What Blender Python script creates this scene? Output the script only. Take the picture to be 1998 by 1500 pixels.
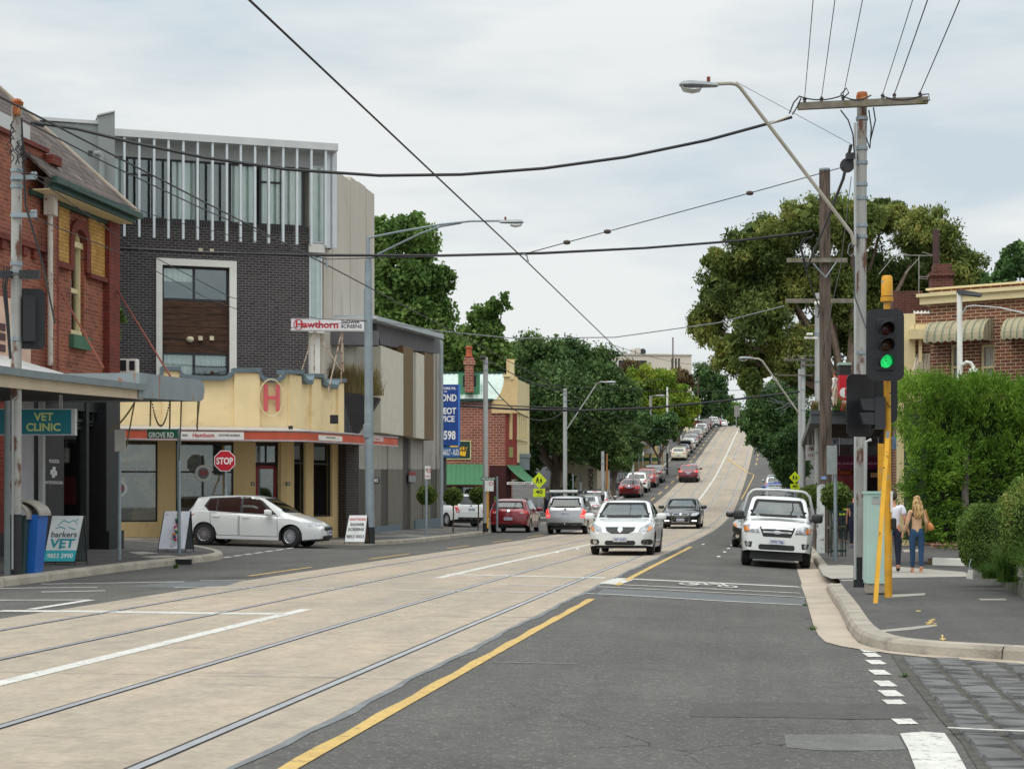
import bpy,bmesh,math,random
import numpy as np
from mathutils import Vector,Matrix,geometry
from mathutils.bvhtree import BVHTree
random.seed(7)
rng=np.random.default_rng(7)
R=math.radians
for o in list(bpy.data.objects):bpy.data.objects.remove(o)
COL=bpy.context.scene.collection
SC=bpy.context.scene

# ------------------------------------------------ camera, sky, sun, exposure
FPX,CX,HY,CAMH=3300.0,999.0,960.0,1.45
cd=bpy.data.cameras.new('camera');cam=bpy.data.objects.new('camera',cd);COL.objects.link(cam)
cam.location=(0,0,CAMH);cam.rotation_euler=(R(90),0,0)
cd.sensor_width=36;cd.lens=36*FPX/1998;cd.shift_y=(HY-750)/1998;cd.clip_start=.1;cd.clip_end=8000
SC.camera=cam
SUN_EL,SUN_AZ=R(58),R(215)
w=bpy.data.worlds.new("World");SC.world=w;w.use_nodes=True
nt=w.node_tree;nt.nodes.clear()
def N(t,kind,**kw):
    n=t.nodes.new(kind)
    for k,v in kw.items():
        if hasattr(n,k):setattr(n,k,v)
    return n
out=N(nt,'ShaderNodeOutputWorld');bg=N(nt,'ShaderNodeBackground');bg.inputs[1].default_value=.1
sky=N(nt,'ShaderNodeTexSky');sky.sky_type='NISHITA';sky.sun_disc=False
sky.sun_elevation=SUN_EL;sky.sun_rotation=SUN_AZ
tc=N(nt,'ShaderNodeTexCoord');sep=N(nt,'ShaderNodeSeparateXYZ');nt.links.new(tc.outputs['Generated'],sep.inputs[0])
mp=N(nt,'ShaderNodeMapping');mp.inputs['Scale'].default_value=(1,1,4.2);nt.links.new(tc.outputs['Generated'],mp.inputs[0])
ns=N(nt,'ShaderNodeTexNoise');ns.inputs['Scale'].default_value=3.4;ns.inputs['Detail'].default_value=5;ns.inputs['Roughness'].default_value=.52
nt.links.new(mp.outputs[0],ns.inputs[0])
cr=N(nt,'ShaderNodeValToRGB');nt.links.new(ns.outputs[0],cr.inputs[0])
cr.color_ramp.elements[0].position=.38;cr.color_ramp.elements[0].color=(5.5,6.3,6.8,1)
cr.color_ramp.elements[1].position=.58;cr.color_ramp.elements[1].color=(7.8,8.0,7.9,1)
gm=N(nt,'ShaderNodeMapRange');nt.links.new(sep.outputs[2],gm.inputs[0])
gm.inputs[1].default_value=.25;gm.inputs[2].default_value=1.0;gm.inputs[3].default_value=1.0;gm.inputs[4].default_value=1.9
mul=N(nt,'ShaderNodeVectorMath',operation='SCALE');nt.links.new(cr.outputs[0],mul.inputs[0]);nt.links.new(gm.outputs[0],mul.inputs[3])
mx=N(nt,'ShaderNodeMix',data_type='RGBA');mx.inputs[0].default_value=.93
nt.links.new(sky.outputs[0],mx.inputs[6]);nt.links.new(mul.outputs[0],mx.inputs[7])
nt.links.new(mx.outputs[2],bg.inputs[0]);nt.links.new(bg.outputs[0],out.inputs[0])
sd=bpy.data.lights.new('sun','SUN');sun=bpy.data.objects.new('sun',sd);COL.objects.link(sun)
sd.energy=1.4;sd.angle=R(55);sd.color=(1,.96,.9)
sv=Vector((math.sin(SUN_AZ)*math.cos(SUN_EL),math.cos(SUN_AZ)*math.cos(SUN_EL),math.sin(SUN_EL)))
sun.rotation_euler=sv.to_track_quat('Z','Y').to_euler();sun.location=(0,0,60)
SC.view_settings.view_transform='Standard';SC.view_settings.look='None'
SC.view_settings.exposure=0.16;SC.view_settings.gamma=1.0
try:
    SC.cycles.max_bounces=6;SC.cycles.transparent_max_bounces=12;SC.cycles.diffuse_bounces=3;SC.cycles.glossy_bounces=3;SC.cycles.use_denoising=True
except Exception:pass

# ------------------------------------------------ geometry of the place
TH=math.atan(515/FPX);ST,CT=math.sin(TH),math.cos(TH)
HEAD=math.pi/2 - TH
_PZ=[-40,0,20,34,43,51,60,70,83,95,111,125,140,167,202,244,275,300,330,370,450,700]
_PH=[.02,.0,-.03,-.08,-.15,-.2,-.26,-.3,-.33,-.25,.02,.55,1.35,3.0,5.8,9.4,11.95,13.2,13.2,12,8,2]
_SM={}
def prof(s):
    z=s*CT + .9
    k=round(z,3)
    if k in _SM:return _SM[k]
    v=sum(float(np.interp(z+d,_PZ,_PH)) for d in (-6,-4,-2,0,2,4,6))/7 if z > 20 else float(np.interp(z,_PZ,_PH))
    _SM[k]=v
    return v
def kfall(s):return float(np.interp(s,[0,15,36,80,130,200],[.038,.042,.062,.05,.03,.02]))
def gz(s,t):
    z=prof(s)
    if t < -12:z += .025*(min(-t,45)-12)
    if t > -2.85:z -= kfall(s)*(min(t,.5)+2.85)
    if t > 1:z += .012*(min(t,14)-1)
    return z
def st(X,Y):return X*ST + Y*CT,X*CT - Y*ST
def SW(s,t,dz=0.0):return Vector((s*ST + t*CT,s*CT - t*ST,gz(s,t)+dz))
def gzw(X,Y):s,t=st(X,Y);return gz(s,t)
def PX(x,y,Y):return Vector(((x-CX)/FPX*Y,Y,CAMH-(y-HY)/FPX*Y))
def GP(x,y,dz=0.0):
    u=(x-CX)/FPX;v=(y-HY)/FPX;Y=30.0
    lo,hi=2.0,120.0
    f=lambda Y:CAMH - v*Y - (gzw(u*Y,Y)+dz)
    for _ in range(50):
        m=(lo+hi)/2
        if f(m) > 0:lo=m
        else:hi=m
    return Vector((u*lo,lo,gzw(u*lo,lo)+dz))
def tY(x,t):u=(x-CX)/FPX;return t/(u*CT-ST)      # depth where the column x meets the line t
def GX(x,Y,dz=0.0):X=(x-CX)/FPX*Y;return Vector((X,Y,gzw(X,Y)+dz))

# ------------------------------------------------ objects
def link(o):COL.objects.link(o);return o
ROOTM={}
def tag(o,label=None,cat=None,group=None,kind=None):
    if label:o['label']=label
    if cat:o['category']=cat
    if group:o['group']=group
    if kind:o['kind']=kind
    return o
def thing(name,label,cat,loc=(0,0,0),rz=0,group=None,eul=None):
    o=link(bpy.data.objects.new(name,None));o.empty_display_size=.3
    o.location=loc;o.rotation_euler=eul if eul else (0,0,rz)
    ROOTM[o.name]=Matrix.LocRotScale(Vector(loc),o.rotation_euler.to_matrix(),None)
    return tag(o,label,cat,group)
def copy_tree(o,parent=None):
    c=link(o.copy());c.parent=parent
    for ch in list(o.children):copy_tree(ch,c)
    return c
class MB:
    def __init__(s):s.v=[];s.f=[];s.m=[];s.uv={}
    def face(s,pts,m=0,uv=None):
        i=len(s.v);s.v += [Vector(p) for p in pts];s.f.append(tuple(range(i,i+len(pts))));s.m.append(m)
        if uv:s.uv[len(s.f)-1]=uv
    def mesh(s,vs,fs,m=0):
        i=len(s.v);s.v += [Vector(p) for p in vs]
        for f in fs:s.f.append(tuple(i+k for k in f));s.m.append(m)
    def hexa(s,p,m=0):   # 8 points: bottom 4 (ccw from above), top 4
        s.mesh(p,[(3,2,1,0),(4,5,6,7),(0,1,5,4),(1,2,6,5),(2,3,7,6),(3,0,4,7)],m)
    def box(s,c,d,m=0,M=None):
        x,y,z=c;a,b,h=d[0]/2,d[1]/2,d[2]/2
        p=[Vector((x+i,y+j,z+k)) for k in (-h,h) for i,j in ((-a,-b),(a,-b),(a,b),(-a,b))]
        if M:p=[M @ q for q in p]
        s.hexa(p,m)
    def tube(s,pts,r,n=8,m=0,cap=True):
        pts=[Vector(p) for p in pts];k=len(pts)
        rs=r if isinstance(r,(list,tuple)) else [r]*k
        rings=[];up=None
        for i,p in enumerate(pts):
            d=(pts[min(i+1,k-1)]-pts[max(i-1,0)]).normalized()
            if up is None:
                up=Vector((0,0,1)) if abs(d.z) < .9 else Vector((1,0,0))
            a=d.cross(up).normalized();b=a.cross(d).normalized();up=b
            rings.append([p + a*math.cos(2*math.pi*j/n)*rs[i] + b*math.sin(2*math.pi*j/n)*rs[i] for j in range(n)])
        vs=[q for rg in rings for q in rg];fs=[]
        for i in range(k-1):
            for j in range(n):
                fs.append((i*n+j,i*n+(j+1) % n,(i+1)*n+(j+1) % n,(i+1)*n+j))
        if cap:fs += [tuple(range(n-1,-1,-1)),tuple((k-1)*n+j for j in range(n))]
        s.mesh(vs,fs,m)
    def lathe(s,prof_,n=24,m=0,M=None,cap=True):   # prof_: (r, z)
        vs=[]
        for r,z in prof_:
            vs += [Vector((r*math.cos(2*math.pi*j/n),r*math.sin(2*math.pi*j/n),z)) for j in range(n)]
        if M:vs=[M @ q for q in vs]
        fs=[(i*n+j,i*n+(j+1) % n,(i+1)*n+(j+1) % n,(i+1)*n+j) for i in range(len(prof_)-1) for j in range(n)]
        if cap:
            fs += [tuple(range(n-1,-1,-1)),tuple((len(prof_)-1)*n+j for j in range(n))]
        s.mesh(vs,fs,m)
    def prism(s,poly,F,d0,d1,m=0):                # polygon in a frame's (u, v), from depth d0 to d1
        n=len(poly);a=[F(u,v,d0) for u,v in poly];b=[F(u,v,d1) for u,v in poly]
        vs=a+b;fs=[(i,(i+1) % n,n+(i+1) % n,n+i) for i in range(n)]
        tri=geometry.tessellate_polygon([[Vector((u,v,0)) for u,v in poly]])
        fs += [(t[2],t[1],t[0]) for t in tri] + [(n+t[0],n+t[1],n+t[2]) for t in tri]
        s.mesh(vs,fs,m)
    def add(s,o,M=None):
        i=len(s.v);k=len(s.f)
        s.v += [(M @ q if M else q.copy()) for q in o.v]
        s.f += [tuple(i+a for a in f) for f in o.f];s.m += o.m
    def build(s,name,mats,parent=None,smooth=False,world=True,fixn=True,shiftuv=None):
        if not isinstance(mats,(list,tuple)):mats=[mats]
        me=bpy.data.meshes.new(name)
        P=s.v
        off=Vector((0,0,0));Mi=None
        if parent is not None and world:
            r=parent
            while r.parent:r=r.parent
            Mi=ROOTM[r.name].inverted()
        me.from_pydata([tuple(Mi @ q) if Mi else tuple(q) for q in P],[],s.f)
        for mt in mats:me.materials.append(mt)
        if any(s.m):me.polygons.foreach_set('material_index',s.m)
        uvl=me.uv_layers.new(name='UVMap')
        co=[q for q in P]
        data=np.zeros(len(me.loops)*2,dtype=np.float32);li=0
        for fi,f in enumerate(s.f):
            if fi in s.uv:
                for a,b in s.uv[fi]:
                    data[li]=a;data[li+1]=b;li += 2
                continue
            a,b,c=co[f[0]],co[f[1]],co[f[2]]
            n=(b-a).cross(c-a)
            if n.length < 1e-12:n=Vector((0,0,1))
            n.normalize()
            if abs(n.z) < .8:
                h=math.hypot(n.x,n.y);tx,ty=-n.y/h,n.x/h
                for k in f:q=co[k];data[li]=q.x*tx+q.y*ty;data[li+1]=q.z;li += 2
            else:
                for k in f:q=co[k];data[li]=q.x;data[li+1]=q.y;li += 2
        uvl.data.foreach_set('uv',data)
        if fixn:
            bm=bmesh.new();bm.from_mesh(me);bmesh.ops.remove_doubles(bm,verts=bm.verts,dist=1e-5);bmesh.ops.recalc_face_normals(bm,faces=bm.faces);bm.to_mesh(me);bm.free()
        if smooth:
            me.polygons.foreach_set('use_smooth',[True]*len(me.polygons))
            try:me.set_sharp_from_angle(angle=R(smooth if not isinstance(smooth,bool) else 40))
            except Exception:pass
        me.update()
        o=link(bpy.data.objects.new(name,me))
        if parent is not None:o.parent=parent
        return o

# ------------------------------------------------ materials
def col4(c):return (c[0],c[1],c[2],1)
def srgb(r,g,b):
    f=lambda v:(v/255/12.92) if v/255 <= .04045 else ((v/255+.055)/1.055)**2.4
    return (f(r),f(g),f(b))
MT={}
def mat(name,c,rough=.6,metal=0,var=.12,scale=3.0,bump=0.0,bscale=40.0,coat=0,spec=.5,c2=None,c2pos=(.5,.62),c2scale=2.0,emis=0,stretch=None,trans=0,dirt=0):
    if name in MT:return MT[name]
    m=bpy.data.materials.new(name);m.use_nodes=True;t=m.node_tree
    p=t.nodes['Principled BSDF'];L=t.links.new
    p.inputs['Roughness'].default_value=rough;p.inputs['Metallic'].default_value=metal
    p.inputs['Coat Weight'].default_value=coat;p.inputs['Coat Roughness'].default_value=.05
    p.inputs['Specular IOR Level'].default_value=spec
    tcn=N(t,'ShaderNodeTexCoord');mpn=N(t,'ShaderNodeMapping');L(tcn.outputs['Object'],mpn.inputs[0])
    if stretch:mpn.inputs['Scale'].default_value=stretch
    last=None
    n1=N(t,'ShaderNodeTexNoise');n1.inputs['Scale'].default_value=scale;n1.inputs['Detail'].default_value=6;L(mpn.outputs[0],n1.inputs[0])
    mr=N(t,'ShaderNodeMapRange');L(n1.outputs[0],mr.inputs[0]);mr.inputs[1].default_value=.3;mr.inputs[2].default_value=.7
    mr.inputs[3].default_value=1-var;mr.inputs[4].default_value=1+var
    vm=N(t,'ShaderNodeVectorMath',operation='SCALE');vm.inputs[0].default_value=c;L(mr.outputs[0],vm.inputs[3]);last=vm.outputs[0]
    if c2:
        n2=N(t,'ShaderNodeTexNoise');n2.inputs['Scale'].default_value=c2scale;n2.inputs['Detail'].default_value=7;n2.inputs['Roughness'].default_value=.62;L(mpn.outputs[0],n2.inputs[0])
        r2=N(t,'ShaderNodeMapRange');L(n2.outputs[0],r2.inputs[0]);r2.inputs[1].default_value=c2pos[0];r2.inputs[2].default_value=c2pos[1]
        mm=N(t,'ShaderNodeMix',data_type='RGBA');L(r2.outputs[0],mm.inputs[0]);L(last,mm.inputs[6]);mm.inputs[7].default_value=col4(c2);last=mm.outputs[2]
    L(last,p.inputs['Base Color'])
    if bump:
        nb=N(t,'ShaderNodeTexNoise');nb.inputs['Scale'].default_value=bscale;nb.inputs['Detail'].default_value=3;L(mpn.outputs[0],nb.inputs[0])
        b=N(t,'ShaderNodeBump');b.inputs['Strength'].default_value=bump;b.inputs['Distance'].default_value=.02;L(nb.outputs[0],b.inputs['Height']);L(b.outputs[0],p.inputs['Normal'])
    if emis:
        L(last,p.inputs['Emission Color']);p.inputs['Emission Strength'].default_value=emis
    MT[name]=m
    return m
def brick(name,c1,c2,mortar,bw=.24,bh=.086,ms=.012,bump=.35,rough=.85,stain=None,big=.18):
    if name in MT:return MT[name]
    m=bpy.data.materials.new(name);m.use_nodes=True;t=m.node_tree;p=t.nodes['Principled BSDF'];L=t.links.new
    p.inputs['Roughness'].default_value=rough
    tcn=N(t,'ShaderNodeTexCoord');b=N(t,'ShaderNodeTexBrick');L(tcn.outputs['UV'],b.inputs[0])
    b.inputs['Color1'].default_value=col4(c1);b.inputs['Color2'].default_value=col4(c2);b.inputs['Mortar'].default_value=col4(mortar)
    b.inputs['Scale'].default_value=1;b.inputs['Brick Width'].default_value=bw;b.inputs['Row Height'].default_value=bh;b.inputs['Mortar Size'].default_value=ms/2*1.1
    b.inputs['Mortar Smooth'].default_value=.2;b.inputs['Bias'].default_value=0
    n1=N(t,'ShaderNodeTexNoise');n1.inputs['Scale'].default_value=.9;n1.inputs['Detail'].default_value=8;L(tcn.outputs['Object'],n1.inputs[0])
    mr=N(t,'ShaderNodeMapRange');L(n1.outputs[0],mr.inputs[0]);mr.inputs[1].default_value=.3;mr.inputs[2].default_value=.7;mr.inputs[3].default_value=1-big;mr.inputs[4].default_value=1+big
    vm=N(t,'ShaderNodeVectorMath',operation='SCALE');L(b.outputs[0],vm.inputs[0]);L(mr.outputs[0],vm.inputs[3]);last=vm.outputs[0]
    if stain:
        n2=N(t,'ShaderNodeTexNoise');n2.inputs['Scale'].default_value=2.2;n2.inputs['Detail'].default_value=8;L(tcn.outputs['Object'],n2.inputs[0])
        r2=N(t,'ShaderNodeMapRange');L(n2.outputs[0],r2.inputs[0]);r2.inputs[1].default_value=.56;r2.inputs[2].default_value=.72;r2.inputs[4].default_value=.6
        mm=N(t,'ShaderNodeMix',data_type='RGBA');L(r2.outputs[0],mm.inputs[0]);L(last,mm.inputs[6]);mm.inputs[7].default_value=col4(stain);last=mm.outputs[2]
    L(last,p.inputs['Base Color'])
    bp=N(t,'ShaderNodeBump');bp.inputs['Strength'].default_value=bump;bp.inputs['Distance'].default_value=.01;bp.invert=True
    L(b.outputs[1],bp.inputs['Height']);L(bp.outputs[0],p.inputs['Normal'])
    MT[name]=m
    return m
def glassmat(name,tint=(.55,.62,.6),refl=.12,rough=.02):
    if name in MT:return MT[name]
    m=bpy.data.materials.new(name);m.use_nodes=True;t=m.node_tree;t.nodes.clear();L=t.links.new
    o=N(t,'ShaderNodeOutputMaterial');tr=N(t,'ShaderNodeBsdfTransparent');tr.inputs[0].default_value=col4(tint)
    gl=N(t,'ShaderNodeBsdfGlossy');gl.inputs['Roughness'].default_value=rough;gl.inputs[0].default_value=(.95,1,.98,1)
    lw=N(t,'ShaderNodeFresnel');lw.inputs[0].default_value=1.5;mr=N(t,'ShaderNodeMapRange');L(lw.outputs[0],mr.inputs[0])
    mr.inputs[1].default_value=0;mr.inputs[2].default_value=1;mr.inputs[3].default_value=refl;mr.inputs[4].default_value=1
    mx=N(t,'ShaderNodeMixShader');L(mr.outputs[0],mx.inputs[0]);L(tr.outputs[0],mx.inputs[1]);L(gl.outputs[0],mx.inputs[2]);L(mx.outputs[0],o.inputs[0])
    MT[name]=m;return m
def leafmat(name,c1,c2,c3=None,nscale=.6,transl=.25):
    if name in MT:return MT[name]
    m=bpy.data.materials.new(name);m.use_nodes=True;t=m.node_tree;p=t.nodes['Principled BSDF'];L=t.links.new
    p.inputs['Roughness'].default_value=.6;p.inputs['Specular IOR Level'].default_value=.25
    g=N(t,'ShaderNodeNewGeometry');tcn=N(t,'ShaderNodeTexCoord')
    n1=N(t,'ShaderNodeTexNoise');n1.inputs['Scale'].default_value=nscale;n1.inputs['Detail'].default_value=3;L(tcn.outputs['Object'],n1.inputs[0])
    mr=N(t,'ShaderNodeMapRange');L(n1.outputs[0],mr.inputs[0]);mr.inputs[1].default_value=.38;mr.inputs[2].default_value=.62
    ad=N(t,'ShaderNodeMath',operation='MULTIPLY_ADD');L(g.outputs['Random Per Island'],ad.inputs[0]);ad.inputs[1].default_value=.42
    s2=N(t,'ShaderNodeMath',operation='MULTIPLY');L(mr.outputs[0],s2.inputs[0]);s2.inputs[1].default_value=.62;L(s2.outputs[0],ad.inputs[2])
    r=N(t,'ShaderNodeValToRGB');L(ad.outputs[0],r.inputs[0]);e=r.color_ramp.elements
    e[0].color=col4(c1);e[0].position=.1;e[1].color=col4(c2);e[1].position=.75
    if c3:x=e.new(.98);x.color=col4(c3)
    L(r.outputs[0],p.inputs['Base Color'])
    tl=N(t,'ShaderNodeBsdfTranslucent');L(r.outputs[0],tl.inputs[0])
    mx=N(t,'ShaderNodeMixShader');mx.inputs[0].default_value=transl;L(p.outputs[0],mx.inputs[1]);L(tl.outputs[0],mx.inputs[2])
    L(mx.outputs[0],t.nodes['Material Output'].inputs[0])
    MT[name]=m;return m

def text_mesh(txt,bold=0.0,shear=0.0,space=1.0):
    cu=bpy.data.curves.new('t','FONT');cu.body=txt;cu.align_x='LEFT';cu.size=1;cu.resolution_u=3;cu.offset=bold;cu.shear=shear;cu.space_character=space
    ob=bpy.data.objects.new('t',cu);COL.objects.link(ob)
    bpy.context.view_layer.update()
    me=bpy.data.meshes.new_from_object(ob.evaluated_get(bpy.context.evaluated_depsgraph_get()))
    vs=[v.co.copy() for v in me.vertices];fs=[tuple(p.vertices) for p in me.polygons]
    bpy.data.objects.remove(ob);bpy.data.curves.remove(cu);bpy.data.meshes.remove(me)
    return vs,fs
def lettering(txt,F,u0,u1,v0,v1,d,m,parent,bold=.02,shear=0,name='lettering',mb=None,mi=0):
    vs,fs=text_mesh(txt,bold,shear)
    xs=[v.x for v in vs];ys=[v.y for v in vs];a,b,c,e=min(xs),max(xs),min(ys),max(ys)
    pts=[F(u0+(v.x-a)/(b-a)*(u1-u0),v0+(v.y-c)/(e-c)*(v1-v0),d) for v in vs]
    if mb is not None:mb.mesh(pts,fs,mi);return
    q=MB();q.mesh(pts,fs);return q.build(name,m,parent,fixn=False)

class Frame:            # a vertical plane: origin O, horizontal direction U; d points out of the wall
    def __init__(s,O,U):
        s.O=Vector((O[0],O[1],0));s.U=Vector((U[0],U[1],0)).normalized();s.Nn=Vector((s.U.y,-s.U.x,0))
    def __call__(s,u,v,d=0):q=s.O + s.U*u + s.Nn*d;return Vector((q.x,q.y,v))
    def u(s,x,d=0):
        k=(x-CX)/FPX;o=s.O + s.Nn*d
        return (k*o.y - o.x)/(s.U.x - k*s.U.y)
    def uv(s,x,y,d=0):
        a=s.u(x,d);q=s(a,0,d);return a,CAMH-(y-HY)/FPX*q.y
    def box(s,mb,u0,u1,v0,v1,d0,d1,m=0):
        p=[s(u0,v0,d1),s(u1,v0,d1),s(u1,v0,d0),s(u0,v0,d0)];mb.hexa(p+[Vector((q.x,q.y,v1)) for q in p],m)
    def pbox(s,mb,x0,x1,y0,y1,d0,d1,m=0):   # box given by photo columns / rows measured on the face at depth d1
        a,va=s.uv(x0,y0,d1);b,vb=s.uv(x0,y1,d1);c=s.u(x1,d1)
        s.box(mb,a,c,min(va,vb),max(va,vb),d0,d1,m)
    def wall(s,mb,u0,u1,v0,v1,holes,d0=-.3,d1=0,m=0):   # holes: (u0,u1,v0,v1)
        us=sorted(set([u0,u1]+[min(max(h[i],u0),u1) for h in holes for i in (0,1)]))
        for a,b in zip(us,us[1:]):
            if b-a < 1e-4:continue
            c=(a+b)/2;hs=sorted([(h[2],h[3]) for h in holes if h[0] < c < h[1]])
            z=v0
            for h0,h1 in hs:
                if h0 > z+1e-4:s.box(mb,a,b,z,min(h0,v1),d0,d1,m)
                z=max(z,h1)
            if z < v1-1e-4:s.box(mb,a,b,z,v1,d0,d1,m)
def rect(F,name,mats,parent,*a,m=0):
    q=MB();F.box(q,*a,m);return q.build(name,mats,parent)
# ------------------------------------------------ ground, road, tram slab, kerbs
def asphalt(name,c,spk,crack=1):
    m=bpy.data.materials.new(name);m.use_nodes=True;t=m.node_tree;p=t.nodes['Principled BSDF'];L=t.links.new;p.inputs['Roughness'].default_value=.9;p.inputs['Specular IOR Level'].default_value=.3
    tcn=N(t,'ShaderNodeTexCoord');mp=N(t,'ShaderNodeMapping');mp.inputs['Rotation'].default_value=(0,0,TH);L(tcn.outputs['Object'],mp.inputs[0])
    def nz(sc,det,lo,hi,a,b,st_=(1,1,1),rg=.6):
        q=N(t,'ShaderNodeMapping');q.inputs['Scale'].default_value=st_;L(mp.outputs[0],q.inputs[0]);n=N(t,'ShaderNodeTexNoise');n.inputs['Scale'].default_value=sc;n.inputs['Detail'].default_value=det;n.inputs['Roughness'].default_value=rg;L(q.outputs[0],n.inputs[0])
        r=N(t,'ShaderNodeMapRange');L(n.outputs[0],r.inputs[0]);r.inputs[1].default_value=lo;r.inputs[2].default_value=hi;r.inputs[3].default_value=a;r.inputs[4].default_value=b;return r.outputs[0]
    def mul(a,b):k=N(t,'ShaderNodeMath',operation='MULTIPLY');L(a,k.inputs[0]);L(b,k.inputs[1]);return k.outputs[0]
    def mixc(f,a,cc):
        k=N(t,'ShaderNodeMix',data_type='RGBA');L(f,k.inputs[0]);L(a,k.inputs[6]);k.inputs[7].default_value=col4(cc);return k.outputs[2]
    f=mul(mul(nz(.5,7,.3,.7,.84,1.16),nz(1.6,3,.3,.7,.9,1.1,(1,.04,1))),nz(9,5,.3,.7,.85,1.15))
    vm=N(t,'ShaderNodeVectorMath',operation='SCALE');vm.inputs[0].default_value=c;L(f,vm.inputs[3])
    a=mixc(nz(34,3,.59,.67,0,.5),vm.outputs[0],spk);a=mixc(nz(40,3,.60,.70,0,.5),a,tuple(x*.35 for x in c));a=mixc(nz(.9,4,.62,.72,0,.4),a,tuple(x*.62 for x in c))
    if crack:
        v=N(t,'ShaderNodeTexVoronoi');v.feature='DISTANCE_TO_EDGE';v.inputs['Scale'].default_value=.28;ad=N(t,'ShaderNodeVectorMath',operation='ADD');ns_=N(t,'ShaderNodeTexNoise');ns_.inputs['Scale'].default_value=1.5;ns_.inputs['Detail'].default_value=6;L(mp.outputs[0],ns_.inputs[0]);L(mp.outputs[0],ad.inputs[0]);L(ns_.outputs[1],ad.inputs[1]);L(ad.outputs[0],v.inputs[0])
        r=N(t,'ShaderNodeMapRange');L(v.outputs[0],r.inputs[0]);r.inputs[1].default_value=.0;r.inputs[2].default_value=.0045;r.inputs[3].default_value=.8;r.inputs[4].default_value=0;a=mixc(mul(r.outputs[0],nz(.35,2,.5,.58,0,1)),a,(.02,.02,.02))
    L(a,p.inputs['Base Color']);nb=N(t,'ShaderNodeTexNoise');nb.inputs['Scale'].default_value=60;L(tcn.outputs['Object'],nb.inputs[0]);bp=N(t,'ShaderNodeBump');bp.inputs['Strength'].default_value=.5;bp.inputs['Distance'].default_value=.015;L(nb.outputs[0],bp.inputs['Height']);L(bp.outputs[0],p.inputs['Normal']);return m
ASPH=asphalt('asphalt',(.104,.100,.093),(.34,.32,.27))
ASPH2=mat('asphalt_side',(.082,.083,.083),rough=.9,var=.2,scale=.5,bump=.5,bscale=60,c2=(.15,.145,.13),c2pos=(.62,.7),c2scale=30,spec=.3)
PATH=asphalt('path_asphalt',(.088,.085,.08),(.2,.19,.17))
PATCH=mat('patch_asphalt',(.125,.135,.138),rough=.8,var=.12,scale=2,bump=.3)
DPATCH=asphalt('dark_patch',(.088,.086,.082),(.17,.165,.15),0)
SPILL=mat('spilled_bitumen',(.17,.18,.185),rough=.7,var=.2,scale=4)
CONC=mat('kerb_concrete',(.37,.33,.27),rough=.9,var=.2,scale=1.6,bump=.4,bscale=30,c2=(.17,.15,.12),c2pos=(.55,.75),c2scale=2.5)
GUTT=mat('gutter_concrete',(.44,.37,.29),rough=.9,var=.15,scale=1.2,bump=.3,bscale=30,c2=(.3,.26,.21),c2pos=(.55,.75),c2scale=1.7)
PALE=mat('pale_concrete',(.36,.335,.29),rough=.9,var=.15,scale=1.2,bump=.3)
WHITE=mat('road_white',(.60,.59,.54),rough=.75,var=.12,scale=5,c2=(.22,.21,.19),c2pos=(.56,.68),c2scale=16)
YEL=mat('road_yellow',(.56,.38,.12),rough=.75,var=.12,scale=5,c2=(.22,.18,.09),c2pos=(.57,.68),c2scale=18)
DIRT=mat('dirt',(.10,.085,.06),rough=1,var=.3,scale=8)
STEEL=mat('rail_steel',(.62,.62,.64),rough=.42,metal=1,var=.1)
GROOVE=mat('rail_groove',(.035,.033,.03),rough=.8,var=.3,scale=6)
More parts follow.
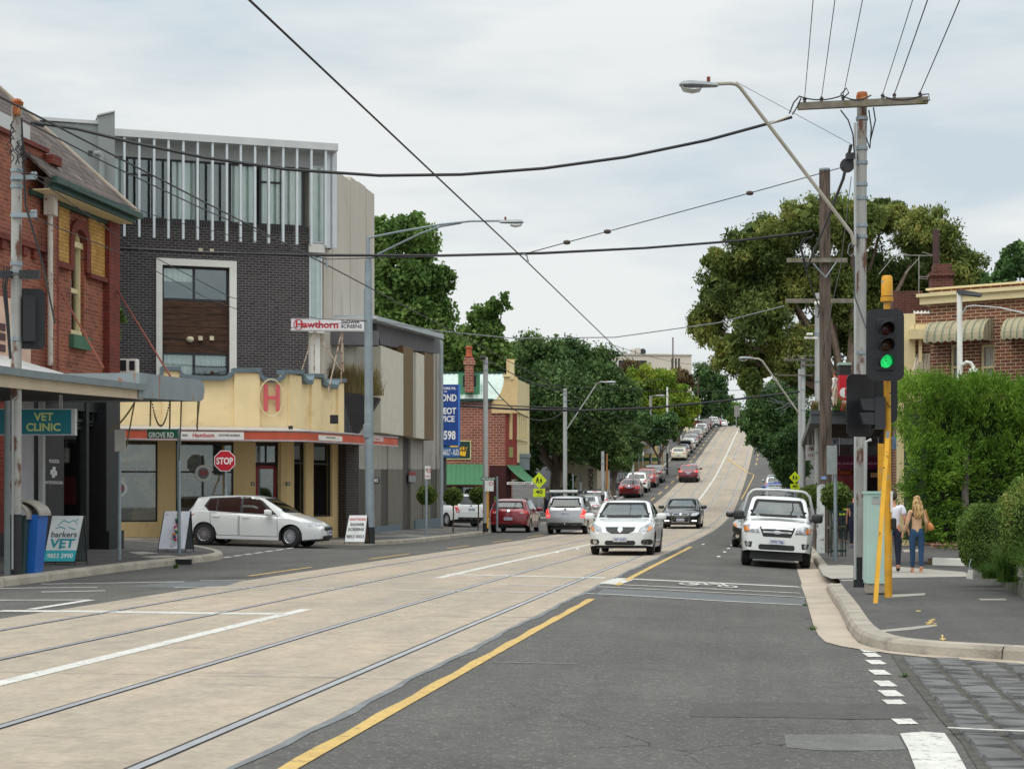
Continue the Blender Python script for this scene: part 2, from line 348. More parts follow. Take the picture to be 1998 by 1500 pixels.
def slabmat():
    m=bpy.data.materials.new('tram_slab');m.use_nodes=True;t=m.node_tree;p=t.nodes['Principled BSDF'];L=t.links.new
    p.inputs['Roughness'].default_value=.85;p.inputs['Specular IOR Level'].default_value=.3
    tcn=N(t,'ShaderNodeTexCoord')
    def noise(sc,det,st_,lo,hi,a,b,rough=.6):
        mp=N(t,'ShaderNodeMapping');mp.inputs['Scale'].default_value=st_;L(tcn.outputs['UV'],mp.inputs[0])
        n=N(t,'ShaderNodeTexNoise');n.inputs['Scale'].default_value=sc;n.inputs['Detail'].default_value=det;n.inputs['Roughness'].default_value=rough;L(mp.outputs[0],n.inputs[0])
        r=N(t,'ShaderNodeMapRange');L(n.outputs[0],r.inputs[0]);r.inputs[1].default_value=lo;r.inputs[2].default_value=hi;r.inputs[3].default_value=a;r.inputs[4].default_value=b
        return r.outputs[0]
    A=noise(.5,6,(.35,1,1),.35,.65,0,1);B=noise(3,8,(1,1,1),.3,.7,.86,1.12);Cc=noise(2.2,10,(1,.18,1),.575,.67,0,.8,.74);E_=noise(1.1,12,(.6,1,1),.5,.75,0,.5,.8);G_=noise(14,4,(1,1,1),.3,.7,.88,1.12)
    D=noise(1.2,4,(.12,1.4,1),.45,.7,0,.45)
    m1=N(t,'ShaderNodeMix',data_type='RGBA');L(A,m1.inputs[0]);m1.inputs[6].default_value=(.36,.31,.245,1);m1.inputs[7].default_value=(.45,.37,.28,1)
    m3=N(t,'ShaderNodeMix',data_type='RGBA');L(D,m3.inputs[0]);L(m1.outputs[2],m3.inputs[6]);m3.inputs[7].default_value=(.29,.262,.22,1)
    m2=N(t,'ShaderNodeMix',data_type='RGBA');L(Cc,m2.inputs[0]);L(m3.outputs[2],m2.inputs[6]);m2.inputs[7].default_value=(.16,.155,.145,1)
    m4=N(t,'ShaderNodeMix',data_type='RGBA');L(E_,m4.inputs[0]);L(m2.outputs[2],m4.inputs[6]);m4.inputs[7].default_value=(.23,.205,.17,1)
    mb_=N(t,'ShaderNodeMath',operation='MULTIPLY');L(B,mb_.inputs[0]);L(G_,mb_.inputs[1])
    sp_=N(t,'ShaderNodeSeparateXYZ');L(tcn.outputs['UV'],sp_.inputs[0]);jf=N(t,'ShaderNodeMath',operation='PINGPONG');L(sp_.outputs[0],jf.inputs[0]);jf.inputs[1].default_value=6.5
    jr=N(t,'ShaderNodeMapRange');L(jf.outputs[0],jr.inputs[0]);jr.inputs[1].default_value=0;jr.inputs[2].default_value=.03;jr.inputs[3].default_value=.55;jr.inputs[4].default_value=1
    mj=N(t,'ShaderNodeMath',operation='MULTIPLY');L(mb_.outputs[0],mj.inputs[0]);L(jr.outputs[0],mj.inputs[1]);B=mj.outputs[0]
    vm=N(t,'ShaderNodeVectorMath',operation='SCALE');L(m4.outputs[2],vm.inputs[0]);L(B,vm.inputs[3]);L(vm.outputs[0],p.inputs['Base Color'])
    nb=N(t,'ShaderNodeTexNoise');nb.inputs['Scale'].default_value=30;L(tcn.outputs['Object'],nb.inputs[0])
    bp=N(t,'ShaderNodeBump');bp.inputs['Strength'].default_value=.25;bp.inputs['Distance'].default_value=.01;L(nb.outputs[0],bp.inputs['Height']);L(bp.outputs[0],p.inputs['Normal'])
    return m
SLAB=slabmat()
S=sorted(set([round(x,2) for x in list(np.arange(-40,60,.5)) + list(np.arange(60,345,1.5)) + [345,360,380,400,450,500,600,700]]))
TBR=[-12,-2.85,.5,1]
def strip(name,m,t0,t1,s0,s1,dz,mb=None,mi=0,rag=0):
    f0=t0 if callable(t0) else (lambda s:t0);f1=t1 if callable(t1) else (lambda s:t1)
    ss=[s0]+[x for x in S if s0+.02 < x < s1-.02]+[s1]
    q=mb or MB();rows=[]
    for s_ in ss:
        a,b=f0(s_),f1(s_);ts=[a]+[x for x in TBR if min(a,b)+.01 < x < max(a,b)-.01]+[b]
        rows.append((s_,ts))
    for (sa,ta),(sb,tb) in zip(rows,rows[1:]):
        if len(ta) != len(tb):ta=[ta[0],ta[-1]];tb=[tb[0],tb[-1]]
        for i in range(len(ta)-1):
            q.face([SW(sa,ta[i],dz),SW(sa,ta[i+1],dz),SW(sb,tb[i+1],dz),SW(sb,tb[i],dz)],mi,[(sa,ta[i]),(sa,ta[i+1]),(sb,tb[i+1]),(sb,tb[i])])
    if mb:return
    return q.build(name,m,fixn=False)
q=MB()
TT=[-1500,-400,-120,-60,-45,-30,-20,-12,-8.9,-2.85,.5,1,5,14,40,120,500,1500]
for a,b in zip(S,S[1:]):
    for t0,t1 in zip(TT,TT[1:]):
        q.face([SW(a,t0),SW(a,t1),SW(b,t1),SW(b,t0)])
q.face([SW(700,-1500),SW(700,1500),SW(6000,4000),SW(6000,-4000)])
ground=tag(q.build('ground',ASPH,fixn=False),kind='structure')
tag(strip('tram_slab',SLAB,-8.95,-2.85,-10,420,.003),kind='structure')
q=MB();edge=lambda k,c=1:(lambda s:k+c*(.02*math.sin(s*1.3)+.018*math.sin(s*4.1+1)))
strip('',None,edge(-2.86,.5),edge(-2.80),8,120,.0045,mb=q)
tag(q.build('bitumen_edge',SPILL,fixn=False),kind='structure')
# rails: a dark groove bed with a bright running face in it
for i,tr in enumerate((-3.36,-4.79,-6.75,-8.18)):
    q=MB();sgn=1 if i in (0,2) else -1
    strip('',None,tr-.05,tr+.06,-5,400,.005,mb=q,mi=0)
    strip('',None,tr-.015+sgn*.0,tr+.05,-5,400,.010,mb=q,mi=1)
    tag(q.build('tram_rail',[GROOVE,STEEL],fixn=False),kind='structure')
def gline(pts,wd,m=None,dz=.0065,mb=None,mi=0,depth=False,rag=0):
    """marking along photo points on the ground; wd in metres"""
    P=[GP(x,y) for x,y in pts];q=mb or MB();fine=[]
    for a,b in zip(P,P[1:]):
        n=max(1,int((b-a).length/.5));fine += [a.lerp(b,k/n) for k in range(n)]
    fine.append(P[-1]);L_=[];R_=[]
    for i,p in enumerate(fine):
        d=fine[min(i+1,len(fine)-1)]-fine[max(i-1,0)];d.z=0;d.normalize();n=Vector((-d.y,d.x,0))
        w_=wd/2*(1+rag*random.uniform(-1,1))
        for lst,k in ((L_,w_),(R_,-w_)):
            c=p+n*k;lst.append(Vector((c.x,c.y,gzw(c.x,c.y)+dz)))
    for i in range(len(fine)-1):q.face([R_[i],R_[i+1],L_[i+1],L_[i]],mi)
    return q
W_=MB();Y_=MB()
for pts,wd in [([(0,1192),(163,1193),(390,1196.5),(560,1198)],.3),([(-60,1171),(175,1170.5)],.12),([(178,1170.5),(60,1189)],.14),
                ([(80,1155),(140,1154),(205,1152.5)],.14),([(-60,1150),(60,1147),(190,1146)],.13),([(80,1139.5),(240,1137),(360,1135)],.13),([(390,1133),(600,1132.5),(894,1138.5),(1068,1142.4),(1200,1146),(1400,1156),(1571,1165.5)],.10),
                ([(340,1146),(600,1148),(850,1153),(1030,1156),(1200,1160),(1400,1172),(1566,1180.5)],.10),
                ([(870,1120.5),(1110,1126),(1220,1129),(1559,1145)],.3),([(1190,1139.5),(1561,1157)],.13),([(1216,1130),(1189,1139.5)],.35)]:
    gline(pts,wd,mb=W_)
strip('',None,-5.97,-5.8,7,20.8,.0065,mb=W_);gline([(540,1198),(555,1198)],.3,mb=W_)
strip('',None,-5.97,-5.8,29.2,345,.0065,mb=W_)
strip('',None,lambda s:-2.62+.012*math.sin(s*9),lambda s:-2.52,6,23.8,.0065,mb=Y_)
strip('',None,-2.62,lambda s:-2.52,27.6,52,.0065,mb=Y_)
def unproj_s(x,t):Y=tY(x,t);X=(x-CX)/FPX*Y;return st(X,Y)[0]
s_=30.6
for x0,x1 in ((485,608),(720,800),(872,915),(962,998),(1028,1060)):
    strip('',None,-9.45,-9.35,unproj_s(x0,-9.4),unproj_s(x1,-9.4),.0065,mb=Y_)
s_=96.0
while s_ < 335:strip('',None,-9.6,-9.47,s_,s_+4.2,.0065,mb=Y_);s_ += 8.6
s_=186.0
while s_ < 335:strip('',None,-2.2,-2.07,s_,s_+4,.0065,mb=Y_);s_ += 8.6
def sprow(y,t):           # distance along the street where line t shows at photo row y (uphill part)
    lo,hi=60,300
    for _ in range(40):
        m_=(lo+hi)/2;p=SW(m_,t);yy=HY-(p.z-CAMH)/p.y*FPX
        if yy > y:lo=m_
        else:hi=m_
    return lo
a_,b_,c_=sprow(893,-5.7),sprow(921,-3.0),sprow(955,-2.35)
strip('',None,lambda s:float(np.interp(s,[b_,a_],[-3.05,-5.8])),lambda s:float(np.interp(s,[b_,a_],[-2.85,-5.6])),b_,a_,.02,mb=Y_)
strip('',None,lambda s:float(np.interp(s,[c_-14,c_,b_-4,b_],[-2.7,-2.5,-2.2,-3.05])),lambda s:float(np.interp(s,[c_-14,c_,b_-4,b_],[-2.6,-2.4,-2.1,-2.85])),c_-14,b_,.016,mb=Y_)
# dashes at the mouths of the side streets
for k in range(8):
    x0=436+k*20.5;y0=1088-k*2.9;gline([(x0,y0),(x0+14,y0-2.0)],.12,mb=W_)
for x0,y0,w0 in ((1693,1269,26),(1701,1278,27),(1708.5,1292,30),(1716,1312,32),(1727,1334,33),(1738,1353,36),(1745,1370,38),(1765,1408,40)):
    hh=.22 if y0 not in (1370,1408) else .15
    P0=GP(x0-w0/2,y0);P1=GP(x0+w0/2,y0)
    n_=8;top=[];bot=[]
    for k in range(n_+1):
        c=P0.lerp(P1,k/n_);j=random.uniform(-.007,.007)
        for lst,dd in ((bot,-hh/2+j),(top,hh/2+random.uniform(-.007,.007))):
            lst.append(Vector((c.x+dd*.1,c.y+dd*1.9,gzw(c.x,c.y+dd)+.0065)))
    for k in range(n_):W_.face([bot[k],bot[k+1],top[k+1],top[k]])
P_=[GP(x,y) for x,y in ((1756,1432),(1800,1428),(1843,1431),(1862,1458),(1885,1500),(1915,1560),(1820,1560),(1786,1500),(1772,1462))]
P__=P_;gline([(1849,1433),(1925,1437),(2000,1440),(2100,1446)],.05,mb=W_,dz=.05)
# bicycle symbol
bc=GP(1383,1141);u_=Vector((CT,-ST,0));v_=Vector((ST,CT,0))
def bik(a,b):p=bc+u_*a+v_*b;return Vector((p.x,p.y,gzw(p.x,p.y)+.014))
for c0 in (-.33,.33):
    for k in range(20):
        a0,a1=k/20*6.2832,(k+1)/20*6.2832
        W_.face([bik(c0+math.cos(a0)*r0*.18,-.25+math.sin(a0)*r0*.42) for r0 in (1,.68)] + [bik(c0+math.cos(a1)*r0*.18,-.25+math.sin(a1)*r0*.42) for r0 in (.68,1)])
for (a,b),(c,d) in (((-.33,-.25),(-.12,.45)),((-.12,.45),(.2,.5)),((.33,-.25),(.18,.8)),((-.12,.45),(.0,-.2)),((0,-.2),(.2,.5)),((-.33,-.25),(0,-.2)),((-.16,.75),(-.02,.75)),((.1,.8),(.24,.8))):
    n_=Vector((-(d-b),(c-a)*.3)).normalized()*.035 if (c-a) or (d-b) else Vector((0,0));nx,ny=(.03 if abs(d-b) > .2 else 0),(.07 if abs(d-b) <= .2 else 0)
    W_.face([bik(a-nx,b-ny),bik(c-nx,d-ny),bik(c+nx,d+ny),bik(a+nx,b+ny)])
tag(W_.build('white_road_markings',WHITE,fixn=False),kind='structure')
tag(Y_.build('yellow_road_markings',YEL,fixn=False),kind='structure')
# repairs in the asphalt
q=MB()
def draped(q,P,dz,cell=.5,mi=0):
    tri=geometry.tessellate_polygon([[Vector((p.x,p.y,0)) for p in P]]);bm=bmesh.new();bv=[bm.verts.new((p.x,p.y,0)) for p in P]
    for t in tri:
        try:bm.faces.new([bv[k] for k in t])
        except Exception:pass
    for _ in range(5):
        le=[e for e in bm.edges if e.calc_length() > cell]
        if le:bmesh.ops.subdivide_edges(bm,edges=le,cuts=1);bmesh.ops.triangulate(bm,faces=bm.faces)
    bmesh.ops.recalc_face_normals(bm,faces=bm.faces);bm.verts.index_update();q.mesh([Vector((v.co.x,v.co.y,gzw(v.co.x,v.co.y)+dz)) for v in bm.verts],[tuple(v.index for v in f.verts) for f in bm.faces],mi);bm.free()
def gpoly(q,pts,dz,mi=0):draped(q,[GP(x,y) for x,y in pts],dz*.4,.4,mi)
gpoly(q,[(1178,1149),(1300,1154),(1571,1168),(1569,1180),(1290,1166),(1160,1158)],.008)
gpoly(q,[(330,1136),(430,1134),(470,1134),(440,1143),(330,1146),(250,1144)],.008)
tag(q.build('asphalt_repair',PATCH,fixn=False),kind='structure')
q=MB();draped(q,P__,.0065,.3);tag(q.build('white_stop_block',WHITE,fixn=False),kind='structure')
q=MB();gpoly(q,[(1350,1372),(1480,1369),(1700,1371),(1790,1376),(1812,1402),(1560,1400),(1345,1398)],.006)
gpoly(q,[(-60,1150),(70,1136),(330,1126),(520,1124),(430,1130),(230,1134),(80,1141),(-60,1160)],.007)
tag(q.build('dark_asphalt_repair',DPATCH,fixn=False),kind='structure')
q=MB();gpoly(q,[(1530,1433),(1700,1431),(1752,1435),(1768,1462),(1600,1464),(1535,1458)],.007)
gpoly(q,[(955,1290),(1130,1294),(1128,1296),(955,1292)],.007)
tag(q.build('worn_asphalt_band',asphalt('worn_asphalt',(.16,.16,.152),(.3,.29,.26),0),fixn=False),kind='structure')
# kerbs
def rib(A,B,name=None,m=None,q=None,mi=0):
    q=q or MB()
    for i in range(len(A)-1):q.face([A[i],A[i+1],B[i+1],B[i]],mi)
    return q
def resample(P,step):
    outp=[P[0]];
    for a,b in zip(P,P[1:]):
        n=max(1,int(round((b-a).length/step)));outp += [a.lerp(b,k/n) for k in range(1,n+1)]
    return outp
def smoothline(P,it=3):
    for _ in range(it):
        Q=[P[0]]
        for a,b in zip(P,P[1:]):Q += [a.lerp(b,.25),a.lerp(b,.75)]
        P=Q+[P[-1]]
    return P
def kerb(P,side,h=.13,hf=None,q=None,wdt=.16,seg=2.4,mi=0):
    """P: foot of the kerb on the road; side=+1 the path lies to the left of travel, -1 to the right"""
    q=q or MB();tops=[];fr=[];run=0
    for i,p in enumerate(P):
        d=P[min(i+1,len(P)-1)]-P[max(i-1,0)];d.z=0;d.normalize();n=Vector((-d.y,d.x,0))*side
        hh=h if hf is None else h*hf(i/(len(P)-1))
        sec=[Vector((0,0,-.03)),n*.02+Vector((0,0,hh*.75)),n*.05+Vector((0,0,hh+.004)),n*wdt+Vector((0,0,hh+.008)),n*(wdt+.01)+Vector((0,0,-.05))]
        fr.append([p+x for x in sec]);tops.append(p+n*wdt)
    for i in range(len(P)-1):
        L_=(P[i+1]-P[i]).length;run += L_;a,b=fr[i],fr[i+1]
        if run > seg:run=0;b=[y.lerp(x,min(.5,.012/max(L_,.01))) for x,y in zip(a,b)];q.face(b,mi)
        for k in range(4):q.face([a[k],a[k+1],b[k+1],b[k]],mi)
    return tops,q
def gset(P,dz=0):return [Vector((p.x,p.y,gzw(p.x,p.y)+dz)) for p in P]
def stn(t,s0,s1,step=1.5):n=max(1,int((s1-s0)/step));return [SW(s0+(s1-s0)*k/n,t) for k in range(n+1)]
# right-hand kerb: round the corner, then up the street
near=[GP(x,y) for x,y in ((2500,1318),(2200,1303),(1998,1291.5),(1880,1284.5),(1800,1279),(1734,1272),(1694,1263),(1668,1250),(1653,1228),(1642,1203),(1630,1182),(1621,1168),(1611,1150))]
K1=gset(smoothline(near,2));tops1,q=kerb(K1,-1,hf=lambda f:1.0 if f < .97 else .8,wdt=.24)
s_c=st(K1[-1].x,K1[-1].y)[0];print('right corner',s_c,st(K1[-1].x,K1[-1].y)[1])
K2=[SW(s_c+.15,.95),SW(s_c+.8,.95)]+stn(.95,s_c+1.2,s_c+6.5,.5);t2,_=kerb(K2,-1,hf=lambda f:.9*max(0.08,1-f*3.2),q=q,wdt=.2)
K3=stn(.95,s_c+6.6,330);t3,_=kerb(K3,-1,hf=lambda f:min(1,.15+f*280),q=q,wdt=.2)
tag(q.build('kerb',CONC,fixn=True),kind='structure')
# gutter
go=gset([GP(x,y) for x,y in ((2500,1322),(1998,1296),(1800,1282),(1734,1275),(1677,1267),(1640,1261),(1611,1253),(1597,1240),(1588,1222),(1580,1195),(1572,1166),(1562,1140))],.008)
gi=gset([GP(x,y) for x,y in ((2500,1318),(1998,1291.5),(1800,1279),(1734,1272),(1694,1263),(1675,1256),(1663,1243),(1653,1228),(1648,1215),(1638,1195),(1625,1175),(1611,1150))],.014)
q=rib(go,gi);rib([SW(s_,.48,.008) for s_ in np.arange(s_c,330,1.5)],[SW(s_,.97,.012) for s_ in np.arange(s_c,330,1.5)],q=q)
tag(q.build('gutter',GUTT,fixn=False),kind='structure')
# right footpath
rows=sorted([(st(p.x,p.y)[0],st(p.x,p.y)[1]) for p in tops1[2:]],key=lambda a:a[0])
rows += [(s_,1.13) for s_ in list(np.arange(s_c+.3,60,.5))+list(np.arange(60,332,3))]
q=MB();prev=None
for s_,t_ in rows:
    if prev and s_-prev[0] < .02:continue
    ts=[t_,max(t_+.3,2.5),max(t_+.6,5),max(t_+.9,9),30]
    if prev:
        for k in range(4):
            q.face([SW(prev[0],prev[1][k],.13),SW(prev[0],prev[1][k+1],.13),SW(s_,ts[k+1],.13),SW(s_,ts[k],.13)])
    prev=(s_,ts)
tag(q.build('footpath',PATH,fixn=False),kind='structure')
q=MB()
def ppoly(q,pts,dz=.136,mi=0):P=[GP(x,y,.13) for x,y in pts];q.face([p+Vector((0,0,dz-.13)) for p in P],mi)
ppoly(q,[(1597,1104),(1640,1102),(1760,1106),(1882,1116),(1895,1125),(1760,1127),(1622,1129),(1606,1122)])
for pts in ([(1733,1160),(1806,1157),(1804,1161),(1735,1166)],[(1700,1231),(1750,1226),(1825,1218),(1830,1221),(1775,1229),(1720,1233)],[(1908,1168),(1962,1168),(1964,1171),(1914,1171)],[(1640,1131),(1690,1130),(1690,1132),(1642,1133)]):
    ppoly(q,pts,.134)
ppoly(q,[(1760,1072),(1795,1071),(1800,1076),(1764,1077)],.134)
tag(q.build('pale_footpath_patches',PALE,fixn=False),kind='structure')
q=MB();ppoly(q,[(1836,1239),(1841,1239),(1840,1245),(1847,1246),(1840,1250),(1832,1246),(1838,1245)],.135)
for k in range(16):x,y=random.uniform(1799,1822),random.uniform(1206,1220);ppoly(q,[(x,y),(x+8,y+.5),(x+7,y+1.6),(x+1,y+1.4)],.135)
ppoly(q,[(1788,1191),(1797,1191),(1796,1193),(1787,1193)],.135)
tag(q.build('yellow_survey_paint',YEL,fixn=False),kind='structure')
# bluestone paving of the side street
PVR=mat('bluestone',(.125,.123,.122),rough=.8,var=.35,scale=3,bump=.5,bscale=18,c2=(.17,.165,.155),c2pos=(.55,.75),c2scale=1.3)
GRDIRT=mat('joint_dirt',(.075,.072,.06),rough=1,var=.3,scale=9,c2=(.08,.12,.03),c2pos=(.62,.72),c2scale=3)
poly2=[(1738,1276),(1764,1317),(1792,1350),(1834,1404),(1876,1449),(1925,1530),(2100,1800),(2600,1800),(2600,1325),(1998,1296),(1800,1283)]
PB=[GP(x,y) for x,y in poly2]
q=MB();q.face([Vector((p.x,p.y,gzw(p.x,p.y)+.008)) for p in PB]);dd=q
def inpoly(x,y,P):
    c=False
    for i in range(len(P)):
        a,b=P[i],P[i-1]
        if (a.y > y) != (b.y > y) and x < (b.x-a.x)*(y-a.y)/(b.y-a.y)+a.x:c=not c
    return c
t_=.6
while t_ < 9:
    s_=5+random.random()*.3
    wdt=random.uniform(.235,.27)
    while s_ < 18:
        ln=random.uniform(.13,.23);cen=SW(s_+ln/2,t_+wdt/2)
        if all(inpoly(c.x,c.y,PB) for c in (SW(s_,t_),SW(s_+ln,t_+wdt),cen)):
            hz=random.uniform(.016,.044);e=.022
            b4=[SW(s_+random.uniform(0,.02),t_+random.uniform(0,.018)),SW(s_+random.uniform(0,.02),t_+wdt),SW(s_+ln,t_+wdt-random.uniform(0,.018)),SW(s_+ln,t_)]
            cc=sum(b4,Vector())/4;t4=[p.lerp(cc,random.uniform(.06,.15))+Vector((0,0,hz+random.uniform(-.009,.009))) for p in b4];b4=[p+Vector((0,0,.009)) for p in b4]
            dd.mesh(b4+t4,[(4,5,6,7),(0,1,5,4),(1,2,6,5),(2,3,7,6),(3,0,4,7)],1)
        s_ += ln+.012
    t_ += wdt+.05
tag(dd.build('bluestone_paving',[GRDIRT,PVR]),kind='structure')
# left-hand kerbs and footpaths
kv=[GP(x,y) for x,y in ((-300,1186),(-150,1165),(0,1146),(100,1133),(200,1119.5),(300,1107),(370,1099),(425,1093),(440,1088))]+[GP(x,y) for x,y in ((420,1081),(395,1076),(360,1070),(300,1066),(216,1063),(100,1058))]
KV=gset(smoothline(kv,2));tv,q=kerb(KV,1,wdt=.2,h=.14)
tag(q.build('kerb',CONC),kind='structure')
back=[SW(30,-40),SW(5,-40),SW(5,-13)]
def fill(name,P,dz,m):
    P=[Vector((p.x,p.y,gzw(p.x,p.y)+dz)) for p in P]
    tri=geometry.tessellate_polygon([[Vector((p.x,p.y,0)) for p in P]]);q=MB();q.mesh(P,tri)
    bm=bmesh.new();bv=[bm.verts.new(v) for v in q.v]
    for f in q.f:
        try:bm.faces.new([bv[k] for k in f])
        except Exception:pass
    for _ in range(1):bmesh.ops.subdivide_edges(bm,edges=bm.edges[:],cuts=3,use_grid_fill=True)
    for v in bm.verts:v.co.z=gzw(v.co.x,v.co.y)+dz
    bmesh.ops.recalc_face_normals(bm,faces=bm.faces);q2=MB();bm.verts.ensure_lookup_table()
    q2.mesh([v.co for v in bm.verts],[tuple(v.index for v in f.verts) for f in bm.faces]);bm.free()
    return tag(q2.build(name,m,fixn=False),kind='structure')
fill('footpath',tv+back,.14,PATH)
ky=gset(smoothline([GP(x,y) for x,y in ((-100,1052),(100,1055.5),(218,1058),(377,1059.5),(550,1061),(660,1063),(715,1064),(776,1060.5),(815,1057.5))],2))
sy=st(ky[-1].x,ky[-1].y)[0];print('left',sy,st(ky[-1].x,ky[-1].y)[1])
ky += stn(-11.9,sy+1,70.5)+[SW(71.5,-12.3),SW(72.2,-13.2),SW(72.4,-18),SW(72.4,-30)]
tyy,q=kerb(ky,1,wdt=.2,h=.13)
tag(q.build('kerb',CONC),kind='structure')
fill('footpath',tyy+[SW(60,-32)],.13,mat('path_grey',(.2,.19,.17),rough=.9,var=.2,scale=.8,bump=.3,c2=(.09,.09,.088),c2pos=(.45,.55),c2scale=.35))
for a,b in ((88,141),(158,330)):
    P=[SW(a,-30),SW(a,-13.5),SW(a+.8,-12.2),SW(a+2,-11.9)]+stn(-11.9,a+4,b-3,4)+[SW(b-2,-11.9),SW(b-.8,-12.2),SW(b,-13.5),SW(b,-30)]
    tp,q=kerb(P,1,wdt=.2);tag(q.build('kerb',CONC),kind='structure')
    q=MB()
    ss=[a]+list(np.arange(a+2,b-1.9,3))+[b]
    for s0,s1 in zip(ss,ss[1:]):
        ta=-13.5 if s0 == a else -12.1;tb=-13.5 if s1 == b else -12.1
        for x0,x1 in (((ta,tb),(-20,-20)),((-20,-20),(-32,-32))):q.face([SW(s0,x0[0],.13),SW(s1,x0[1],.13),SW(s1,x1[1],.13),SW(s0,x1[0],.13)])
    tag(q.build('footpath',PATH,fixn=False),kind='structure')
q=MB();ppoly(q,[(250,1078),(280,1077),(310,1080),(272,1083)],.146);ppoly(q,[(272,1087),(330,1084),(352,1087),(300,1090)],.146)
strip('',None,-12.1,-16,96,99,.136,mb=q);strip('',None,-12.1,-16,107,109,.136,mb=q)
tag(q.build('pale_footpath_patches',PALE,fixn=False),kind='structure')
# kerb drain
o=GP(344,1102);q=MB();q.box((o.x,o.y+.06,o.z+.065),(.62,.12,.11));q.build('kerb_drain',mat('black',(.012,.012,.012),rough=.8));tag(bpy.data.objects['kerb_drain'],kind='structure')
# white road studs
STUD=mat('stud',(.8,.8,.78),rough=.5)
first=None
for x,y in ((1402,1086),(1414,1077),(1421.5,1070),(1428,1063.5),(1087,1078),(1127,1071),(1372,1062)):
    p=GP(x,y);q=MB();q.lathe([(.055,0),(.05,.012),(.03,.02),(.001,.023)],12,M=Matrix.Translation((0,0,0)))
    if not first:
        o=first=q.build('road_stud',STUD,smooth=True)
    else:o=link(first.copy())
    o.location=p+Vector((0,0,.002));tag(o,'small white round stud on the road by the parked ute or the tram line','road stud','round white road studs')
# ------------------------------------------------ building materials
REDB=brick('red_brick',srgb(156,88,66),srgb(124,66,50),srgb(160,126,104),stain=srgb(96,52,42))
REDB2=brick('dark_red_brick',srgb(124,48,36),srgb(104,40,32),srgb(110,78,62),stain=srgb(80,36,30))
YELB=brick('yellow_brick',srgb(200,156,84),srgb(178,134,66),srgb(122,94,56),stain=srgb(150,100,40))
DARKB=brick('charcoal_brick',srgb(66,62,66),srgb(50,47,52),srgb(140,134,128),ms=.014,big=.1)
BRNB=brick('brown_brick',srgb(132,78,56),srgb(98,62,48),srgb(190,168,138),bw=.30,bh=.10,ms=.022)
BRNB2=brick('old_brown_brick',srgb(100,56,44),srgb(80,46,38),srgb(120,96,82),big=.3)
B7B=brick('orange_brick',srgb(150,88,68),srgb(128,70,54),srgb(176,146,128),bw=.34,bh=.14,ms=.03)
PLUMT=brick('plum_tile',srgb(70,26,26),srgb(58,22,22),srgb(30,16,16),bw=.2,bh=.2)
SLATE=brick('slate',srgb(102,88,80),srgb(72,60,56),srgb(44,40,38),bw=.3,bh=.2,ms=.03,stain=srgb(150,142,130),big=.3)
YELW=mat('cream_yellow_render',srgb(236,214,166),rough=.85,var=.06,scale=1.5,bump=.12,bscale=12,c2=srgb(200,168,112),c2pos=(.58,.8),c2scale=1.2)
TANW=mat('ochre_render',srgb(216,188,136),rough=.85,var=.12,scale=1.2,bump=.1,bscale=20,c2=srgb(160,130,84),c2pos=(.58,.8),c2scale=1.5,stretch=(1,1,.4))
BLUT=mat('blue_grey_trim',srgb(106,122,130),rough=.6,var=.1,scale=4)
GREYR=mat('grey_render',srgb(140,146,144),rough=.85,var=.08,scale=.6,c2=srgb(170,172,166),c2pos=(.6,.64),c2scale=.8)
LGREY=mat('pale_metal',srgb(196,198,196),rough=.45,var=.06,scale=2)
FINM=mat('fin_metal',srgb(205,210,212),rough=.35,metal=.3,var=.05)
PANEL=mat('precast_panel',srgb(196,188,176),rough=.85,var=.08,scale=.8,c2=srgb(160,152,142),c2pos=(.56,.75),c2scale=.9,stretch=(1,1,.25))
PCON=mat('grey_panel',srgb(166,162,152),rough=.85,var=.1,scale=1.2,bump=.15,c2=srgb(120,116,108),c2pos=(.56,.78),c2scale=1.4,stretch=(1,1,.3))
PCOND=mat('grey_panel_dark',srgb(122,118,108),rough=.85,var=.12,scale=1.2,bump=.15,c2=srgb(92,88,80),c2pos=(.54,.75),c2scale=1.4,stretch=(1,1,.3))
PDARK=mat('grey_panel_darkest',srgb(84,80,74),rough=.85,var=.12,scale=1.2,stretch=(1,1,.3))  # darkest grey among the facade panels, tone varied by noise
BRONZE=mat('bronze_panel',srgb(112,88,52),rough=.55,var=.06)
CHAR=mat('charcoal',srgb(52,52,56),rough=.6,var=.12,scale=4)
BLACKP=mat('black_paint',srgb(30,31,34),rough=.5,var=.2,scale=6)
WHT=mat('white_paint',srgb(232,230,222),rough=.5,var=.04)
CREAM=mat('cream_paint',srgb(222,206,160),rough=.6,var=.07,c2=srgb(190,168,120),c2pos=(.6,.75),c2scale=3)
BEIGE=mat('beige_fascia',srgb(196,180,154),rough=.7,var=.08,scale=2,c2=srgb(150,128,100),c2pos=(.62,.75),c2scale=4)
GGUT=mat('grey_gutter',srgb(128,140,144),rough=.5,var=.1)
GREENP=mat('dark_green_paint',srgb(30,66,56),rough=.5,var=.25,scale=3)
RUST=mat('rust',srgb(150,84,44),rough=.9,var=.3,scale=8,c2=srgb(200,150,100),c2pos=(.5,.65),c2scale=6)
RUSTG=mat('rusty_grey',srgb(132,142,146),rough=.6,var=.1,scale=3,c2=srgb(150,100,66),c2pos=(.6,.66),c2scale=5,stretch=(1,1,.3))
WOOD=mat('stained_boards',srgb(84,56,38),rough=.75,var=.3,scale=5,c2=srgb(44,28,20),c2pos=(.48,.62),c2scale=4,stretch=(.5,.5,6))
CURT=mat('curtain',srgb(244,250,244),rough=.9,var=.06)
GLASS=glassmat('window_glass',(.95,.98,.97),.10)
GLASSD=glassmat('shop_glass',(.78,.82,.81),.07)
